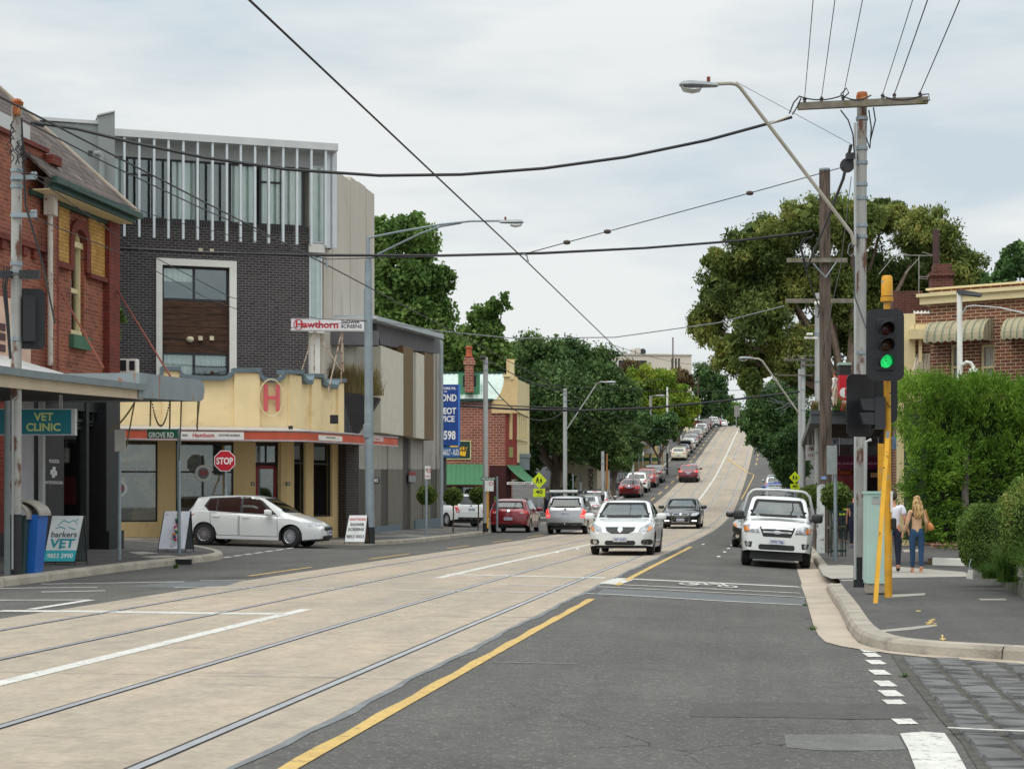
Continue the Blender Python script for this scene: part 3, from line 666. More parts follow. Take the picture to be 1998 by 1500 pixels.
VOIDM=mat('room_interior',(.05,.05,.048),rough=.9,var=.4,scale=1.2);SHOPIN=mat('shop_interior',(.10,.09,.075),rough=.9,var=.5,scale=1.5,c2=(.34,.27,.18),c2pos=(.5,.56),c2scale=1.1)
ORNG=mat('orange_fascia',srgb(196,84,54),rough=.5,var=.12,scale=3,c2=srgb(214,130,104),c2pos=(.56,.75),c2scale=.8)
PINKH=mat('faded_red',srgb(206,92,98),rough=.5,var=.06)
REDP=mat('red_paint',srgb(150,24,34),rough=.45,var=.08)
REDT=mat('red_letters',srgb(190,40,56),rough=.5)
INK=mat('black_letters',(.02,.02,.022),rough=.6)
WINK=mat('white_letters',(.78,.78,.76),rough=.6)
AWNG=mat('green_awning',srgb(62,118,80),rough=.7,var=.1)
CORR=mat('corrugated_pale',srgb(200,216,208),rough=.45,var=.1,metal=.2)
TERRA=mat('terracotta',srgb(176,92,60),rough=.8,var=.15)
def bev(o,w=.01,seg=1):
    md=o.modifiers.new('b','BEVEL');md.width=w;md.segments=seg;md.limit_method='ANGLE';return o
def corrug(F,u0,u1,v0,v1,d0,d1,pitch=.076,amp=.012,q=None):
    q=q or MB();n=int((u1-u0)/pitch*4);P=[]
    for i in range(n+1):
        u=u0+(u1-u0)*i/n;h=amp*math.sin(2*math.pi*(u-u0)/pitch)
        P.append((F(u,v0,d0+h),F(u,v1,d1+h)))
    for a,b in zip(P,P[1:]):q.face([a[0],b[0],b[1],a[1]])
    return q
def curtain(F,u0,u1,v0,v1,d,parent,m=None,pitch=.16,amp=.035):
    q=MB();n=max(4,int((u1-u0)/pitch*6));P=[]
    for i in range(n+1):
        u=u0+(u1-u0)*i/n;P.append((F(u,v0,d+amp*math.sin(2*math.pi*u/pitch+math.sin(u*5))),F(u,v1,d+amp*.7*math.sin(2*math.pi*u/pitch+math.sin(u*5)))))
    for a,b in zip(P,P[1:]):q.face([a[0],b[0],b[1],a[1]])
    return q.build('curtain',m or CURT,parent,smooth=True,fixn=False)
def window(F,u0,u1,v0,v1,parent,frame=CHAR,glass=GLASS,dep=-.1,fw=.06,mull=(),trans=(),curt=(),void=True,vd=-1.2,name='window'):
    q=MB()
    F.box(q,u0,u0+fw,v0,v1,dep-.05,dep);F.box(q,u1-fw,u1,v0,v1,dep-.05,dep)
    F.box(q,u0+fw,u1-fw,v0,v0+fw,dep-.05,dep);F.box(q,u0+fw,u1-fw,v1-fw,v1,dep-.05,dep)
    for k in mull:F.box(q,u0+(u1-u0)*k-fw/2,u0+(u1-u0)*k+fw/2,v0+fw,v1-fw,dep-.052,dep-.002)
    for k in trans:F.box(q,u0+fw,u1-fw,v0+(v1-v0)*k-fw/2,v0+(v1-v0)*k+fw/2,dep-.054,dep-.004)
    w_=q.build(name,frame,parent)
    g=MB();F.box(g,u0+fw*.5,u1-fw*.5,v0+fw*.5,v1-fw*.5,dep-.034,dep-.026);g.build('pane',glass,w_)
    for c in curt:
        a,b=u0+(u1-u0)*c[0],u0+(u1-u0)*c[1];curtain(F,a+.02,b-.02,v0+(v1-v0)*(c[2] if len(c) > 2 else 0)+.02,v1-.03,dep-.16,w_)
    if void:
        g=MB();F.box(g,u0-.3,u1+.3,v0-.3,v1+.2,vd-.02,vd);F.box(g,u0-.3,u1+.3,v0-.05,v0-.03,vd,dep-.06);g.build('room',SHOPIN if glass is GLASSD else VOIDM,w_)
    return w_
# ================================================ corner vet shop and its neighbour (left)
FV=Frame(SW(0,-15.6),(ST,CT));FVu=lambda x,d=0:FV.u(x,d)
u_c=FVu(221);u_0=FVu(96)
vet=thing('brick_shop','red brick corner shop with yellow brick panels, a round-arched window and green eaves','building',FV(u_c,.0,0))
def V_(x,y,d=0,F=None):return (F or FV).uv(x,y,d)
v_eave=V_(214,432)[1];vr=V_(150,725)[1]
ua,ub=FVu(131),FVu(171);uw=(ua+ub)/2;rad=(ub-ua)/2
wt=V_(150,478)[1];wb=V_(150,655)[1];ww=rad*.62
q=MB();FV.wall(q,u_0,u_c,vr-.4,v_eave+.15,[(uw-ww,uw+ww,wb,wt+ww)],-.35,0)
q.build('wall',REDB,vet)
p0=FVu(201)
for a_ in ((p0,u_c+.02,vr-.4,v_eave+.1,0,.16),(u_0,FVu(103),vr-.4,v_eave+.1,0,.14)):rect(FV,'corner_pier',REDB2,vet,*a_)
vy0,vy1=V_(190,540)[1],v_eave+.1
for a_ in ((FVu(103),ua+.02,vy0+.05,vy1,0,.05),(ub-.02,p0,vy0,vy1,0,.05)):rect(FV,'yellow_brick_panel',YELB,vet,*a_)
q=MB();FV.box(q,FVu(103),ua+.1,vy0-.08,vy0+.05,0,.13);FV.box(q,ub-.1,p0,vy0-.1,vy0,0,.13)
n=18;arc=[(uw+math.cos(a)*r_,wt+math.sin(a)*r_*1.0) for r_ in (rad,rad*.62) for a in [math.pi*k/n for k in range(n+1)]]
for k in range(n):
    a0,a1=math.pi*k/n,math.pi*(k+1)/n
    FV_p=[(uw+math.cos(a)*r_,wt+math.sin(a)*r_) for a,r_ in ((a0,rad),(a1,rad),(a1,ww),(a0,ww))]
    q.prism(FV_p,FV,-.1,.09)
FV.box(q,uw+ww,uw+rad,vy0,wt,-.0,.085);FV.box(q,uw-rad,uw-ww,vy0,wt,0,.085)
q.build('window_arch',REDB2,vet)
q=MB();fw=.09
FV.box(q,uw-ww,uw-ww+fw,wb,wt,-.2,-.08);FV.box(q,uw+ww-fw,uw+ww,wb,wt,-.2,-.08);FV.box(q,uw-ww,uw+ww,wt-.05,wt+.08,-.2,-.02);FV.box(q,uw-ww+fw,uw+ww-fw,(wb+wt)/2-.05,(wb+wt)/2+.05,-.18,-.1);FV.box(q,uw-ww,uw+ww,wb,wb+.12,-.2,-.04)
for k in range(12):
    a0,a1=math.pi*k/12,math.pi*(k+1)/12;q.prism([(uw+math.cos(a)*r_,wt+math.sin(a)*r_) for a,r_ in ((a0,ww),(a1,ww),(a1,ww-fw),(a0,ww-fw))],FV,-.2,-.08)
w_=q.build('window',CREAM,vet)
g=MB();FV.box(g,uw-ww+.02,uw+ww-.02,wb+.05,wt+ww*.7,-.16,-.15);g.build('pane',GLASS,w_)
g=MB();FV.box(g,uw-ww-.1,uw+ww+.1,wb,wt+ww,-.8,-.78);g.build('room',VOIDM,w_)
g=MB();FV.box(g,uw-ww-.12,uw+ww+.12,wb-.3,wb,-.05,.12);g.build('sill',mat('green_sill',srgb(70,110,84),rough=.7,var=.15),w_)
# roof: slate plane rising from the street eaves
ue0,ue1=FVu(98,.6),FVu(270,.62);ve=V_(272,421,.62)[1]
q=MB();rp=[FV(ue0,ve,.6),FV(ue1,ve,.6),FV(ue1,ve+4.6,-4.6),FV(ue0,ve+4.6,-4.6)]
q.hexa(rp+[p+Vector((0,0,.07)) for p in rp]);q.build('roof',SLATE,vet)
q=MB();q.hexa([FV(ue1,ve-.03,.62),FV(ue1+.14,ve-.03,.62),FV(ue1+.14,ve+4.57,-4.58),FV(ue1,ve+4.57,-4.58)]+[p+Vector((0,0,.14)) for p in (FV(ue1,ve-.03,.62),FV(ue1+.14,ve-.03,.62),FV(ue1+.14,ve+4.57,-4.58),FV(ue1,ve+4.57,-4.58))]);q.build('barge_board',mat('barge',srgb(172,158,140),rough=.7),vet)
q=MB();FV.box(q,ue0+.1,ue1+.1,ve-.08,ve+.05,.55,.70);FV.box(q,ue0+.2,ue1,ve-.19,ve-.08,.44,.56);FV.box(q,ue0+.2,ue1-.2,ve-.30,ve-.20,0,.12);q.build('gutter',GREENP,vet)
q=MB();FV.box(q,ue0+.2,ue1-.05,ve-.21,ve-.19,.12,.5);q.build('soffit',CREAM,vet)
# side wall towards the side street, rear parts
q=MB();FV.box(q,u_0,u_c-.02,.0,ve+.1,-5,-.36);q.prism([(0,0),(9,0),(4.5,4.4)],lambda a,b,d:FV(u_c-.05-d,ve+b,-a),0,.3);q.build('rear_wall',REDB2,vet)
# ground floor, black
vb=.02
q=MB();xs=[FVu(x) for x in (123,172,195)]
FV.box(q,FVu(80),xs[0],vb,vr-.4,-.3,.02);FV.box(q,xs[0],xs[1],vb,V_(150,1055)[1],-.3,0);FV.box(q,xs[2],u_c+.03,vb,vr-.4,-.45,.16);FV.box(q,xs[2]-.03,u_c+.07,vb,V_(205,1035)[1],-.45,.24)
FV.box(q,xs[0],xs[2],V_(150,800)[1],vr-.4,-.3,-.05);FV.box(q,xs[1]-.05,xs[1]+.1,vb,vr-.4,-.3,-.02);FV.box(q,xs[1],xs[2],vb,vr-.5,-1.3,-1.2);q.build('shopfront',BLACKP,vet)
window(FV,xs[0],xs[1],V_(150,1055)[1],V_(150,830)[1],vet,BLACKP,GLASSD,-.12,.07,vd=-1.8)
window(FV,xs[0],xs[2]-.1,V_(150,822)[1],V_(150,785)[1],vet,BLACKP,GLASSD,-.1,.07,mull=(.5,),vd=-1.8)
lettering('WOODSFOLK',FV,FVu(93),FVu(113),V_(100,903)[1],V_(100,896)[1],.03,WINK,vet)
lettering('WWW.THEWOODSFOLK.COM.AU',FV,FVu(84),FVu(120),V_(100,944)[1],V_(100,938)[1],.03,WINK,vet)
q=MB()
for dx,dy in ((103,915),(99,921),(106,923),(102,927)):a,b=V_(dx,dy);FV.box(q,a-.07,a+.07,b-.05,b+.05,.02,.03)
q.build('paw_logo',WINK,vet)
# grey pillar, downpipes
q=MB();FV.box(q,FVu(40),FVu(66),vb,vr-.3,-.2,.0);q.build('white_pillar',mat('lilac_white',srgb(186,184,190),rough=.7,var=.08),vet)
q=MB();q.tube([FV(FVu(73),0,.1),FV(FVu(73),vr-.3,.1)],.07,10);q.build('downpipe',LGREY,vet)
q=MB();q.tube([FV(FVu(81),vr,.2),FV(FVu(81),V_(81,400)[1],.2)],.06,8);q.box(tuple(FV(FVu(82),V_(82,385)[1],.2)),(.22,.3,.8));q.build('downpipe',mat('peeling_white',srgb(196,188,176),rough=.7,c2=RUST and srgb(120,80,60),c2pos=(.6,.66),c2scale=7),vet)
# canopy
FA=Frame(SW(0,-12.25),(ST,CT))
q=MB();pl=[FA.uv(x,y) for x,y in ((-120,742),(-120,702),(75,733),(282,757),(279,779),(154,769),(48,759))]
q.prism(pl,FA,-.06,0);can=q.build('canopy_fascia',BEIGE,vet)
q=MB()
for x0,y0,x1,y1 in ((-120,700,77,728),(77,728,287,753)):
    a,va=FA.uv(x0,y0,.1);b,vb_=FA.uv(x1,y1,.1);q.hexa([FA(a,va-.09,.1),FA(b,vb_-.09,.1),FA(b,vb_-.09,0),FA(a,va-.09,0)]+[FA(a,va+.03,.12),FA(b,vb_+.03,.12),FA(b,vb_+.03,0),FA(a,va+.03,0)])
q.build('gutter',GGUT,vet)
a0,a1=FA.u(-120),FA.u(283);vtop=FA.uv(200,752)[1]
q=MB();P=[FA(a0,vtop-.15,-.05),FA(a1,vtop-.15,-.05),FA(a1,vr+.05,-3.3),FA(a0,vr+.05,-3.3)];q.hexa(P+[p+Vector((0,0,.06)) for p in P]);q.build('canopy_roof',LGREY,vet)
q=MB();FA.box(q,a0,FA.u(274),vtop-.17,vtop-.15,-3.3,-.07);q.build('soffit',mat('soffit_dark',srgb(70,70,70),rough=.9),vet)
pl=[FA.uv(x,y) for x,y in ((270,727),(386,741),(395,745),(397,762),(394,779),(388,783),(268,776))]
q=MB();q.prism(pl,FA,-3.3,.03);q.build('corner_canopy',RUSTG,vet)
q=MB();P=[FA.uv(x,y) for x,y in ((110,723),(268,726),(268,734),(110,729))];q.prism(P,FA,-3.0,-2.5);q.build('rusty_flashing',RUST,vet)
for xa,ya,xb,yb in ((94,540,222,718),(220,565,350,733)):
    q=MB();s0=FV(*V_(xa,ya),.1);s1=FA(*FA.uv(xb,yb),-.2);q.tube([s0,s1],.022,6);q.tube([s0-Vector((CT*.1,-ST*.1,0)),s0],.09,8);q.build('tie_rod',mat('rust_red',srgb(120,62,48),rough=.8,var=.2),vet)
# hanging chains on the corner canopy
CH=mat('chain',srgb(96,86,50),rough=.6,var=.3,scale=20)
def chain(a,b,sag,n=26):
    q=MB()
    for k in range(n+1):
        f=k/n;p=Vector(a).lerp(Vector(b),f);p.z -= sag*4*f*(1-f);q.mesh([p+Vector(o)*.022 for o in ((1,0,0),(0,1,0),(-1,0,0),(0,-1,0),(0,0,1.2),(0,0,-1.2))],[(0,1,4),(1,2,4),(2,3,4),(3,0,4),(1,0,5),(2,1,5),(3,2,5),(0,3,5)])
    return q
def fa(x,y,d=-.3):return FA(*FA.uv(x,y,d),d)
for k,(a,b,sg,n) in enumerate(((fa(262,786),fa(213,840),.08,26),(fa(262,787),fa(247,870),0,24),(fa(294,783),fa(293,830),0,16),(fa(296,783),fa(331,784),.5,30),(fa(332,783),fa(331,838),0,20),(fa(354,784),fa(350,896),0,34),(fa(386,784),fa(385,838),.0,20),(fa(389,784),fa(384,832),.0,20))):
    o=chain(a,b,sg,n).build('hanging_chain',CH,None)
    tag(o,['long slack chain hanging to the wall from the rusty grey corner canopy','chain beside the slack one under the grey canopy','straight chain left of the looped one','looped chain under the rusty grey corner canopy','straight chain right of the loop under the grey canopy','longest straight chain, hanging in front of the street name pole','left one of the pair of chains at the canopy tip','right one of the pair of chains at the canopy tip'][k],'chain','chains hanging from the corner canopy')
# neighbour shop at the left edge
nb=thing('brick_shop','red brick shop with a corbelled parapet at the left edge of the photo','building',FV(u_0-4,0,0))
q=MB();u9=FVu(88);vt=V_(80,296)[1];FV.box(q,FVu(-200),u9,vr-.4,vt,-.35,.02);FV.box(q,u9,FVu(97),vr-.4,vt-.25,-.35,.16);q.build('wall',REDB,nb)
q=MB();FV.box(q,u9-.15,FVu(99),vt-.25,vt-.05,-.35,.26);FV.box(q,FVu(-200),u9,vt-.0,vt+.09,-.4,.1);vq=V_(70,490)[1]
for k in range(9):FV.box(q,u9-.25-k*.5,u9-.05-k*.5,vq-.2,vq,.02,.1)
FV.box(q,FVu(-200),u9-.02,vq,vq+.12,.02,.14);q.build('cornice',REDB2,nb)
q=MB();FV.box(q,FVu(-120),FVu(57),vt+.09,vt+.42,-.2,.02);q.build('parapet_cap',LGREY,nb)
q=MB();FV.box(q,FVu(-200),FVu(40),0,vr-.4,-2.2,-2.0);FV.box(q,FVu(-200),FVu(40),0,.6,-.3,0);q.build('shopfront',BLACKP,nb)
q=MB();a=FVu(-60,.5);FV.box(q,a,FVu(60,.5),V_(30,712,.5)[1],V_(30,585,.5)[1],.4,.5)
sgb=q.build('wall_sign',mat('pink_sign',srgb(216,180,156),rough=.6),nb)
q=MB()
for y in (639,658,680):FV.box(q,FVu(-60,.52),FVu(11,.52),V_(10,y+7,.52)[1],V_(10,y-7,.52)[1],.5,.52)
q.build('lettering',mat('maroon',srgb(76,44,48),rough=.6),sgb)
q=MB();FV.box(q,FVu(-200),FVu(-8),.8,3.1,-.32,-.3);q.build('window',GLASSD,nb)
# hanging VET CLINIC sign, across the footpath
FZ=Frame((0,31.0),(1,0))
sg=thing('shop_sign','teal box sign reading VET CLINIC hanging under the beige shop canopy','sign',FZ(FZ.u(80),FZ.uv(80,800)[1],0))
q=MB();FZ.pbox(q,-70,139,799,847,-.16,0);q.build('sign_face',mat('teal',srgb(0,122,136),rough=.4,var=.05),sg)
q=MB();FZ.pbox(q,139,146,799,848,-.16,.0);FZ.pbox(q,-70,146,797,799,-.165,.005);FZ.pbox(q,-70,146,847,849,-.165,.005);FZ.pbox(q,115,121,770,797,-.1,-.05);q.build('sign_frame',LGREY,sg)
VT=mat('pale_green_letters',srgb(212,226,150),rough=.5)
def ptext(txt,F,x0,x1,y0,y1,d,m,parent,bold=.02,shear=0):lettering(txt,F,F.u(x0,d),F.u(x1,d),F.uv((x0+x1)/2,y1,d)[1],F.uv((x0+x1)/2,y0,d)[1],d,m,parent,bold,shear)
ptext('VET',FZ,66,104,805,821,.006,VT,sg,.03);ptext('CLINIC',FZ,51,118,825,841,.006,VT,sg,.03)

# ================================================ grey rendered block behind
FG=Frame(PX(60,HY,52),(.9455,.3256))
gb=thing('rendered_block','tall blank grey rendered building with a stair tower behind the slate roof','building',FG(0,0,0))
q=MB();q.prism([FG.uv(x,y) for x,y in ((-60,900),(-60,222),(40,236),(197,243),(197,900))],FG,-6,0);q.build('wall',GREYR,gb)
q=MB();q.prism([FG.uv(x,y,.2) for x,y in ((192,225),(224,218),(224,900),(192,900))],FG,-5,.2);q.build('tower',GREYR,gb)
q=MB();q.prism([FG.uv(x,y,.25) for x,y in ((190,226),(224.5,218),(224.5,215.5),(190,223))],FG,-5,.25);a=FG.uv(40,236);b=FG.uv(196,242);FG.box(q,a[0],b[0],b[1]-.02,b[1]+.08,-6,.06);q.build('capping',LGREY,gb)
q=MB();x_,y_=FG.uv(199,300,.35);q.tube([FG(x_,0,.35),FG(x_,y_-.1,.35),FG(x_-.08,y_,.35),FG(x_-.2,y_,.3)],.09,10);q.build('pipe',GREYR,gb)
q=MB();FG.pbox(q,172,180,294,303,0,.03);q.build('vent',CHAR,gb)

# ================================================ dark brick apartments
FB=Frame(PX(225,HY,57),(.9455,.3256));fu=FB.u;fv=lambda x,y,d=0:FB.uv(x,y,d)[1]
ap=thing('apartment_block','three-storey charcoal brick apartment block with white vertical fins and curtained windows','building',FB(3,0,0))
uL,uR=fu(205),fu(602);wt0,wt1=fv(300,428),fv(300,308)
fr=(fu(316),fu(447),fv(380,740),fv(380,520))
q=MB();FB.wall(q,uL,uR,-.3,wt0,[fr],-.35,0);q.build('wall',DARKB,ap)
q=MB();FB.box(q,uL,uR,wt0-.24,wt0,0,.012);q.build('soldier_course',brick('soldier',srgb(56,52,56),srgb(46,43,46),srgb(120,114,108),bw=.086,bh=.25,ms=.012),ap)
q=MB();vt2=fv(300,270);FB.box(q,uL,fu(640),wt1,vt2-.1,-.4,-.12);q.build('upper_wall',LGREY,ap)
q=MB();vf0,vf1=fv(300,279),fv(300,265);FB.box(q,uL,fu(660,.75),vf0,vf1,-.5,.75);FB.pbox(q,330,556,261,285,-2.5,-2.3);FB.pbox(q,330,592,268,290,-3.5,-3.2);q.build('roof_fascia',LGREY,ap)
wins=[(205,245,[(0,1)]),(247,300,[]),(300,332,[]),(332,386,[(.0,.9)]),(386,448,[(.4,.55)]),(448,503,[(0,1)]),(506,552,[(.1,.9)]),(552,596,[(0,.9)])]
for x0,x1,cu in wins:
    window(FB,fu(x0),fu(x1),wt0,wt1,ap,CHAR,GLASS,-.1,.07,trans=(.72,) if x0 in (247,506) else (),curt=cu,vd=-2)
# fins
for i,x in enumerate([243,272,301,329,358,386,415,443,470,498,525,553,580,608,636]):
    q=MB();a=fu(x,.7);FB.box(q,a-.038,a+.038,fv(x,461+(x-243)*.047,.7),vf0+.06,.5,.7);q.build('fin',FINM,ap)
# glazed corner bay
ub0,ub1=fu(603),fu(640)
window(FB,ub0,ub1,fv(620,475),wt1+.05,ap,FINM,GLASS,.1,.05,curt=[(0,1)],vd=-1.5)
window(FB,ub0,fu(628),fv(620,625),fv(620,497),ap,FINM,GLASS,.05,.05,curt=[(0,1)],vd=-1.5)
q=MB();FB.box(q,ub0-.03,fu(632),fv(620,494),fv(620,477),-.3,.16);FB.box(q,ub0-.03,fu(631),fv(620,650),fv(620,626),-.3,.16);FB.box(q,ub0-.02,fu(627),-.2,fv(620,650),-.4,-.2);q.build('spandrel',WHT,ap)
for x,m_ in ((645,0),(654,0)):
    q=MB();a=fu(x,.5);FB.box(q,a-.12,a+.12,fv(x,486),vf0+.04,.2,.26);q.build('fin',FINM,ap)
# white window surround
q=MB();o0,o1,ot=fu(305,.12),fu(462,.12),fv(380,506,.12)
FB.box(q,o0,fr[0],-.2,ot,-.05,.12);FB.box(q,fr[1],o1,-.2,ot,-.05,.12);FB.box(q,fr[0],fr[1],fr[3],ot,-.05,.12);q.build('window_surround',WHT,ap)
window(FB,fr[0],fr[1],fv(380,587),fr[3],ap,CHAR,GLASS,-.1,.08,mull=(.48,),curt=[(.02,.47,.55)],vd=-2)
window(FB,fr[0],fr[1],fr[2],fv(380,688),ap,CHAR,GLASS,-.1,.08,mull=(.48,),curt=[(.02,.47,0),(.5,.96,.5)],vd=-2)
q=MB();z0,z1=fv(380,688),fv(380,587);k=8
for i in range(k):FB.box(q,fr[0],fr[1],z0+(z1-z0)*i/k+.006,z0+(z1-z0)*(i+1)/k-.006,-.15,-.1-.004*(i % 3))
q.build('timber_boards',WOOD,ap)
for x,y in ((391,660),(413,660),(391,489),(413,490)):rect(FB,'vent_cover',mat('cream_plastic',srgb(222,210,180),rough=.5),ap,fu(x-4),fu(x+4),fv(x,y+4),fv(x,y-4),-.15,.05)
q=MB();M_=Matrix.Translation(FB(fu(371),fv(371,662),0)) @ Matrix.Rotation(0,4,'X');q.lathe([(.001,-.1),(.08,-.09),(.13,-.03),(.13,.03),(.08,.09),(.001,.1)],14,M=M_);q.build('wall_light',mat('cream_plastic',srgb(222,210,180),rough=.5),ap)
q=MB();FB.box(q,uL,fu(636),vf0-.05,vf0+.02,-6,-.5);FB.box(q,uL,uR-.1,-.2,vf0,-9,-8.7);FB.box(q,uL,uL+.3,-.2,vf0,-8.7,-.4);FB.box(q,uR-.3,uR,-.2,wt0,-8.7,-.36);q.build('rear_wall',DARKB,ap)
# precast panel wing running back along the street
FP=Frame(SW(0,-15.75),(ST,CT));xs=[632,648,663,683,699,714,729.5];tops=[326,330,338,345,354,368]
for i in range(6):
    q=MB();FP.box(q,FP.u(xs[i])+.01,FP.u(xs[i+1]),.0,FP.uv(xs[i],tops[i])[1],-.8,.02*(i % 2)+.0);q.build('precast_panel',PANEL,ap)
q=MB();FP.box(q,FP.u(640),FP.u(729),-.2,11.2,-2.6,-.82);q.build('core_wall',PANEL,ap)

# ================================================ yellow shower-screen shop
FY=Frame(PX(200,HY,49.8),(.9455,.3256));yu=FY.u;yv=lambda x,y,d=0:FY.uv(x,y,d)[1]
cA=FY(yu(560),0);c2_=PX(667,HY,55.9);F2=Frame(cA,(c2_.x-cA.x,c2_.y-cA.y));zu=F2.u;zv=lambda x,y,d=0:F2.uv(x,y,d)[1]
ys=thing('corner_shop','cream yellow corner shop with a scalloped parapet, a big red H and an orange awning','building',FY(4,0,0))
vA=yv(400,856);ybase=-.15
q=MB()
prof_=[(150,752),(300,747),(310,744),(315,736),(316,724),(350,724),(352,734),(358,739),(390,742),(435,743),(449,738),(456,727),(506,727),(507,736),(513,744),(530,746),(545,745),(553,738),(556,730),(560,730)]
top=[FY.uv(x,y) for x,y in prof_]
q.prism([(yu(150),vA)]+top+[(yu(560),vA)],FY,-.25,0)
prof2=[(560,730),(584,730),(586,741),(591,749),(601,750),(604,737),(622,737),(624,748),(630,755),(650,759),(655,746),(667,746)]
top2=[F2.uv(x,y) for x,y in prof2];q.prism([(zu(560),vA)]+top2+[(zu(667),vA)],F2,-.25,0)
q.build('parapet',YELW,ys)
for x0,x1,yt in ((316,350,724),(456,506,727)):rect(FY,'parapet_pier',YELW,ys,yu(x0),yu(x1),vA,yv(x0,yt),0,.09)
for x0,x1,yt in ((561,584,730),(604,622,737),(656,667,746)):rect(F2,'parapet_pier',YELW,ys,zu(x0),zu(x1),vA,zv(x0,yt),0,.08)
q=MB()
def coping(F,tp,q):
    for (a,b),(c,d) in zip(tp,tp[1:]):
        if c-a < -.01:continue
        q.hexa([F(a-.03,b,.16),F(c+.03,d,.16),F(c+.03,d,-.32),F(a-.03,b,-.32)]+[F(a-.03,b+.13,.18),F(c+.03,d+.13,.18),F(c+.03,d+.13,-.34),F(a-.03,b+.13,-.34)])
coping(FY,top,q);coping(F2,top2,q);q.build('coping',BLUT,ys)
# ground floor
W=[(212,308),(343,456)];yw0,yw1=yv(260,1018),vA+.12
q=MB();hl=[(yu(a),yu(b),yw0 if i == 0 else yw0,yw1-.2) for i,(a,b) in enumerate(W)]+[(yu(499),yu(548),ybase,yw1-.2)]
FY.wall(q,yu(150),yu(560),ybase,vA,hl,-.3,-.02)
h2=[(zu(575),zu(598),zv(590,1010),yw1-.15),(zu(613),zu(650),zv(630,1008),yw1-.15)]
F2.wall(q,zu(560)+.0,zu(661),ybase,vA,h2,-.3,-.02);q.build('wall',TANW,ys)
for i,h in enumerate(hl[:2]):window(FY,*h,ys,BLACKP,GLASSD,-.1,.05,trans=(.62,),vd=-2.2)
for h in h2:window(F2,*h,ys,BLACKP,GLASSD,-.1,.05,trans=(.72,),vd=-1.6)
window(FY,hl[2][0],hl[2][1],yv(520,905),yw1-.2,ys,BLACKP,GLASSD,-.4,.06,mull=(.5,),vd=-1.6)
q=MB();a,b=hl[2][0]+.05,hl[2][1]-.05;vt_=yv(520,908)
FY.box(q,a,a+.1,ybase,vt_,-.47,-.4);FY.box(q,b-.1,b,ybase,vt_,-.47,-.4);FY.box(q,a,b,vt_-.1,vt_,-.47,-.4);FY.box(q,a,b,ybase,ybase+.3,-.47,-.4);FY.box(q,a+.1,b-.1,1.0,1.06,-.46,-.41)
dr=q.build('door',REDP,ys);q=MB();FY.box(q,a+.1,b-.1,ybase+.3,vt_-.1,-.44,-.43);q.build('pane',GLASSD,dr)
q=MB();q.tube([FY(b-.05,.9,-.33),FY(b-.05,1.3,-.33)],.02,6);q.build('handle',STEEL,dr)
q=MB();FY.box(q,a-.2,b+.2,ybase,vt_,-2,-1.9);q.build('hall',VOIDM,ys)
q=MB();F2.box(q,zu(661.5),zu(687),ybase,vA+.2,-.5,.25);q.build('brick_pillar',brick('charcoal_brick2',srgb(60,50,50),srgb(44,40,44),srgb(100,92,86),ms=.014),ys)
def seal(F,x,y,r,m1,m2,parent,num='50'):
    a,b=F.uv(x,y,-.05);q=MB();q.prism([(a+math.cos(t)*r,b+math.sin(t)*r) for t in [k*.2618 for k in range(24)]],F,-.09,-.085)
    o=q.build('round_sticker',m1,parent);q=MB();q.prism([(a+math.cos(t)*r*.68,b+math.sin(t)*r*.68) for t in [k*.2618 for k in range(24)]],F,-.085,-.08);q.build('sticker_center',mat('slategrey',srgb(120,132,134),rough=.6),o)
    lettering(num,F,a-r*.45,a+r*.45,b-r*.3,b+r*.35,-.076,REDT,o,.03)
seal(FY,397,923,.25,WINK,None,ys);seal(FY,232,953,.25,WINK,None,ys)
q=MB();FY.pbox(q,218,290,899,930,-.4,-.38);o=q.build('window_sign',mat('faded_sign',srgb(120,126,134),rough=.5),ys)
ptext('HAWTHORN',FY,218,253,902,908,-.37,REDT,o);ptext('SHOWER SCREENS',FY,196,287,911,919,-.37,INK,o);ptext('9853 0053',FY,206,262,921,929,-.37,REDT,o)
for xx,tx in ((493,'41'),(562,'43')):
    q=MB();F_=FY if xx < 560 else F2;F_.pbox(q,xx-3,xx+4,940,947,-.02,.0);o=q.build('number_plate',INK,ys);ptext(tx,F_,xx-1.5,xx+2.5,941,946,.004,WINK,o)
# red H in its ring
q=MB()
for x0,x1,y0,y1 in ((515,523,750,802),(539,546,750,802),(523,539,772,779)):FY.pbox(q,x0,x1,y0,y1,.1,.17)
bev(q.build('letter_h',PINKH,ys),.012)
q=MB();a,b=FY.uv(529.5,776,.2);ru,rv=(yu(553,.2)-yu(506,.2))/2,(yv(529,740,.2)-yv(529,812,.2))/2;q.tube([FY(a+math.cos(t)*ru,b+math.sin(t)*rv,.2) for t in [k*math.pi/24 for k in range(49)]],.018,6);q.build('ring',CREAM,ys)
